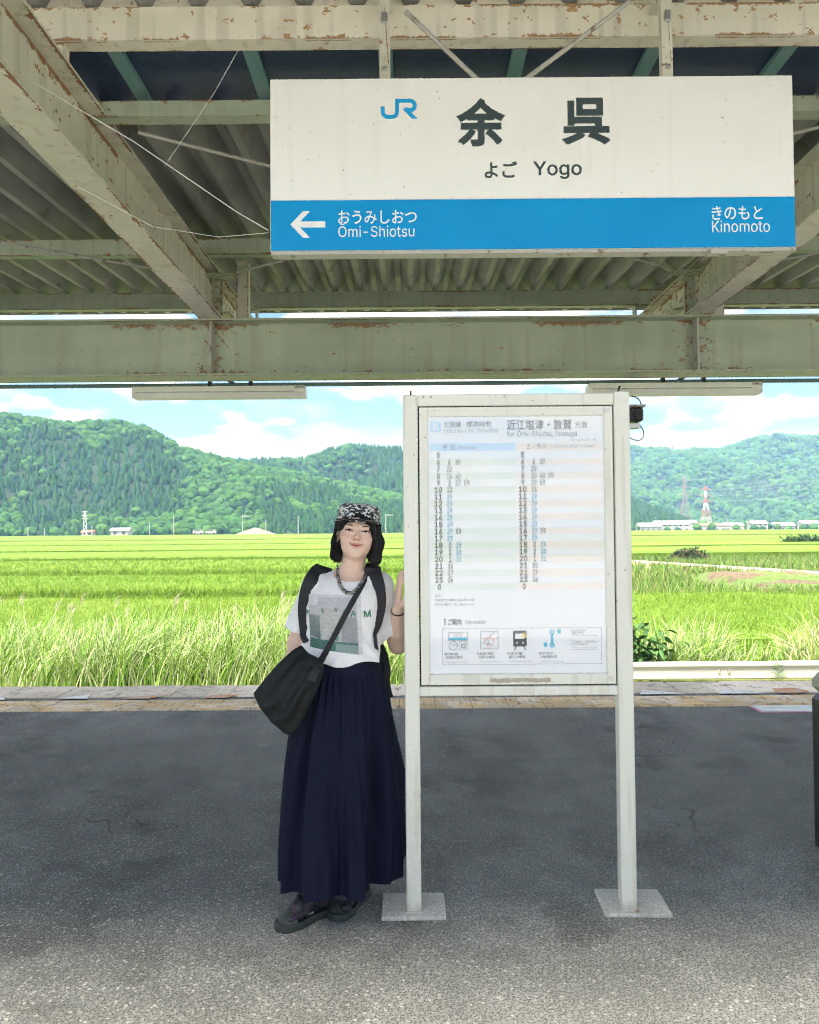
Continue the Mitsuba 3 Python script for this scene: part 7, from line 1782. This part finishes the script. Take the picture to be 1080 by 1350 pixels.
mat('far_glass', (0.06, 0.08, 0.10), 0.2)
mat('wall_white', (0.40, 0.40, 0.39), 0.8)
mat('wall_cream', (0.42, 0.38, 0.32), 0.8)
mat('wall_grey', (0.28, 0.29, 0.29), 0.8)
mat('roof_grey', (0.30, 0.31, 0.33), 0.6)
mat('roof_red', (0.36, 0.16, 0.13), 0.7)
mat('roof_white', (0.33, 0.35, 0.37), 0.5)
mat('roof_blue', (0.22, 0.30, 0.38), 0.5)
for b, y, w, d, h, wl, rf, lab, g in (
        (0.292, 500, 13, 9, 3.6, 'wall_grey', 'roof_grey', 'grey house with dark windows nearest the timetable board', True),
        (0.318, 505, 20, 10, 4.6, 'wall_white', 'roof_white', 'long white shed with pale roof left of the pylons', True),
        (0.338, 515, 11, 8, 5.6, 'wall_white', 'roof_grey', 'white two storey house under the dull pylon', True),
        (0.362, 520, 27, 12, 4.0, 'wall_white', 'roof_red', 'wide white building with reddish roof under the pylons', False),
        (0.394, 530, 12, 8, 4.0, 'wall_cream', 'roof_blue', 'cream house with blue grey roof right of the pylons', True),
        (0.425, 540, 10, 8, 5.2, 'wall_white', 'roof_grey', 'white house among trees, third from the right edge', True),
        (0.455, 545, 13, 9, 3.8, 'wall_grey', 'roof_white', 'low grey house with pale roof, second from the right edge', True),
        (0.487, 535, 11, 8, 5.0, 'wall_cream', 'roof_grey', 'cream two storey house closest to the right edge', True)):
    house(b * y, y, w, d, h, wl, rf, lab, g)
house(-0.352 * 356, 356, 7.6, 5, 2.6, 'wall_white', 'roof_white', 'small white shed at the left foot of the hill', True, name='shed')
house(-0.392 * 358, 358, 4.6, 4, 2.0, 'wall_cream', 'roof_red', 'tiny cream hut with reddish roof left of the white shed', True, name='hut')


def van(b, y, label, cab=1):
    z = float(field_z(y)) + 0.75
    x = b * y
    t = thing('parked_van', label, 'van')
    part(t, 'body', bx(x - 2.2, x + 2.2, y - 0.85, y + 0.85, z + 0.35, z + 1.15, 0.12), 'wall_white')
    part(t, 'cabin', trimesh.Trimesh(np.array([(x + a * cab, y + s * 0.8, z + c) for a, c in ((-2.1, 1.16), (1.7, 1.16), (1.1, 1.95), (-2.0, 1.95)) for s in (-1, 1)]), process=False).convex_hull, 'wall_white')
    part(t, 'window', bx(x - 1.5, x + 1.1, y - 0.83, y - 0.805, z + 1.25, z + 1.8), 'far_glass')
    for w_ in (-1.35, 1.35):
        part(t, 'wheel', trimesh.creation.cylinder(0.36, 0.25, sections=14, transform=trimesh.transformations.rotation_matrix(math.pi / 2, [1, 0, 0])).apply_translation([x + w_, y - 0.86, z + 0.36]), 'gasket')


van(-0.2580, 350, 'white van parked at the left end of the two vans')
van(-0.2425, 351, 'white van parked right behind the other van', -1)
b_, y_ = -0.192, 352.0
mx, mr = b_ * y_, 10.5
xs_ = np.linspace(-mr, mr, 34)
single('gravel_mound', surface(mx + xs_, y_ + np.linspace(-5, 5, 18), lambda X, Y: 1.9 + 3.6 * np.clip(1 - np.sqrt(((X - mx - 1.5) / mr) ** 2 + ((Y - y_) / 5.2) ** 2), -0.1, 1) + 0.35 * (meshkit.fbm(np.stack([X * 0.7, Y * 0.7, 0 * X], -1), 3) - 0.5)), mat('mound', mikit.proc(lambda p, n, uv: mix((0.17, 0.145, 0.125), (0.25, 0.22, 0.195), fbm(p.x, p.y, p.z, 3))), 0.95), 'low grey brown gravel mound at the foot of the middle hill', 'gravel mound', smooth=True)
for b, H, arm, lab in ((-0.466, 4.5, 0, 'short pale post at the far left edge of the fields'), (-0.446, 4.2, 0, 'short pale post, second from the far left'), (-0.388, 5.0, 0, 'pale pole just right of the lattice mast'), (-0.3175, 6.0, 0, 'pale pole between the white shed and the vans'), (-0.288, 9.5, 0, 'tall plain pole left of the parked vans'),
                       (-0.204, 9.0, 1, 'tall pole with a cross arm above the gravel mound'), (-0.1755, 7.0, 0, 'thin pole right of the gravel mound'), (-0.136, 8.5, 0, 'thin pole standing between mound and woman'), (-0.0290, 9.0, 1, 'cross armed pole between the woman and the timetable post'),
                       (0.3875, 8.0, 0, 'thin pole just right of the red and white pylon'), (0.412, 7.0, 0, 'thin pole further right of the red and white pylon')):
    y = 353.0 if b < 0.2 else 470.0
    z = float(field_z(y))
    t = thing('utility_pole', lab, 'pole')
    part(t, 'pole', sweep([(b * y, y, z - 0.5), (b * y, y, z + H)], [0.19, 0.15], 8), 'pole_grey')
    if arm:
        part(t, 'cross_arm', bx(b * y - 0.2, b * y + 3.2, y - 0.28, y - 0.14, z + H - 0.7, z + H - 0.4), 'pole_grey')
lm = thing('lattice_mast', 'slim white lattice mast standing at the left foot of the hill', 'mast')
x, y = -0.3965 * 354, 354.0
for s in (-1, 1):
    part(lm, 'leg', sweep([(x + 0.9 * s, y, 1.6), (x + 0.25 * s, y, 13.0)], 0.13, 5), 'pylon_white')
for k in range(8):
    w0, w1 = 0.9 - 0.081 * k, 0.9 - 0.081 * (k + 1)
    part(lm, 'brace', sweep([(x - w0 * (-1) ** k, y, 1.8 + 1.4 * k), (x + w1 * (-1) ** k, y, 3.2 + 1.4 * k)], 0.09, 5), 'pylon_white')
for k in range(3):
    part(lm, 'cross_arm', bx(x - 1.3, x + 1.3, y - 0.3, y - 0.14, 9.6 + 1.5 * k, 9.8 + 1.5 * k), 'pylon_white')
t = thing('ridge_pylon', 'faint grey pylon on the ridge above the left hill', 'pylon')
x, y = -0.2600 * 640, 640.0
zr = float(hill(R1, 400, 560, np.array(x), np.array(y)))
part(t, 'lattice', cat([sweep([(x + a * 2.6, y + b * 2.6, zr - 2), (x + a * 0.4, y + b * 0.4, zr + 26)], 0.16, 4) for a in (-1, 1) for b in (-1, 1)] + [sweep([(x - 2.6 + 0.36 * k, y, zr + 4 * k), (x + 2.2 - 0.36 * k, y, zr + 4 * k + 4)], 0.10, 4) for k in range(6)] + [sweep([(x - 4, y, zr + h_), (x + 4, y, zr + h_)], 0.13, 4) for h_ in (16, 20, 24)]), 'pole_grey', kind='stuff')
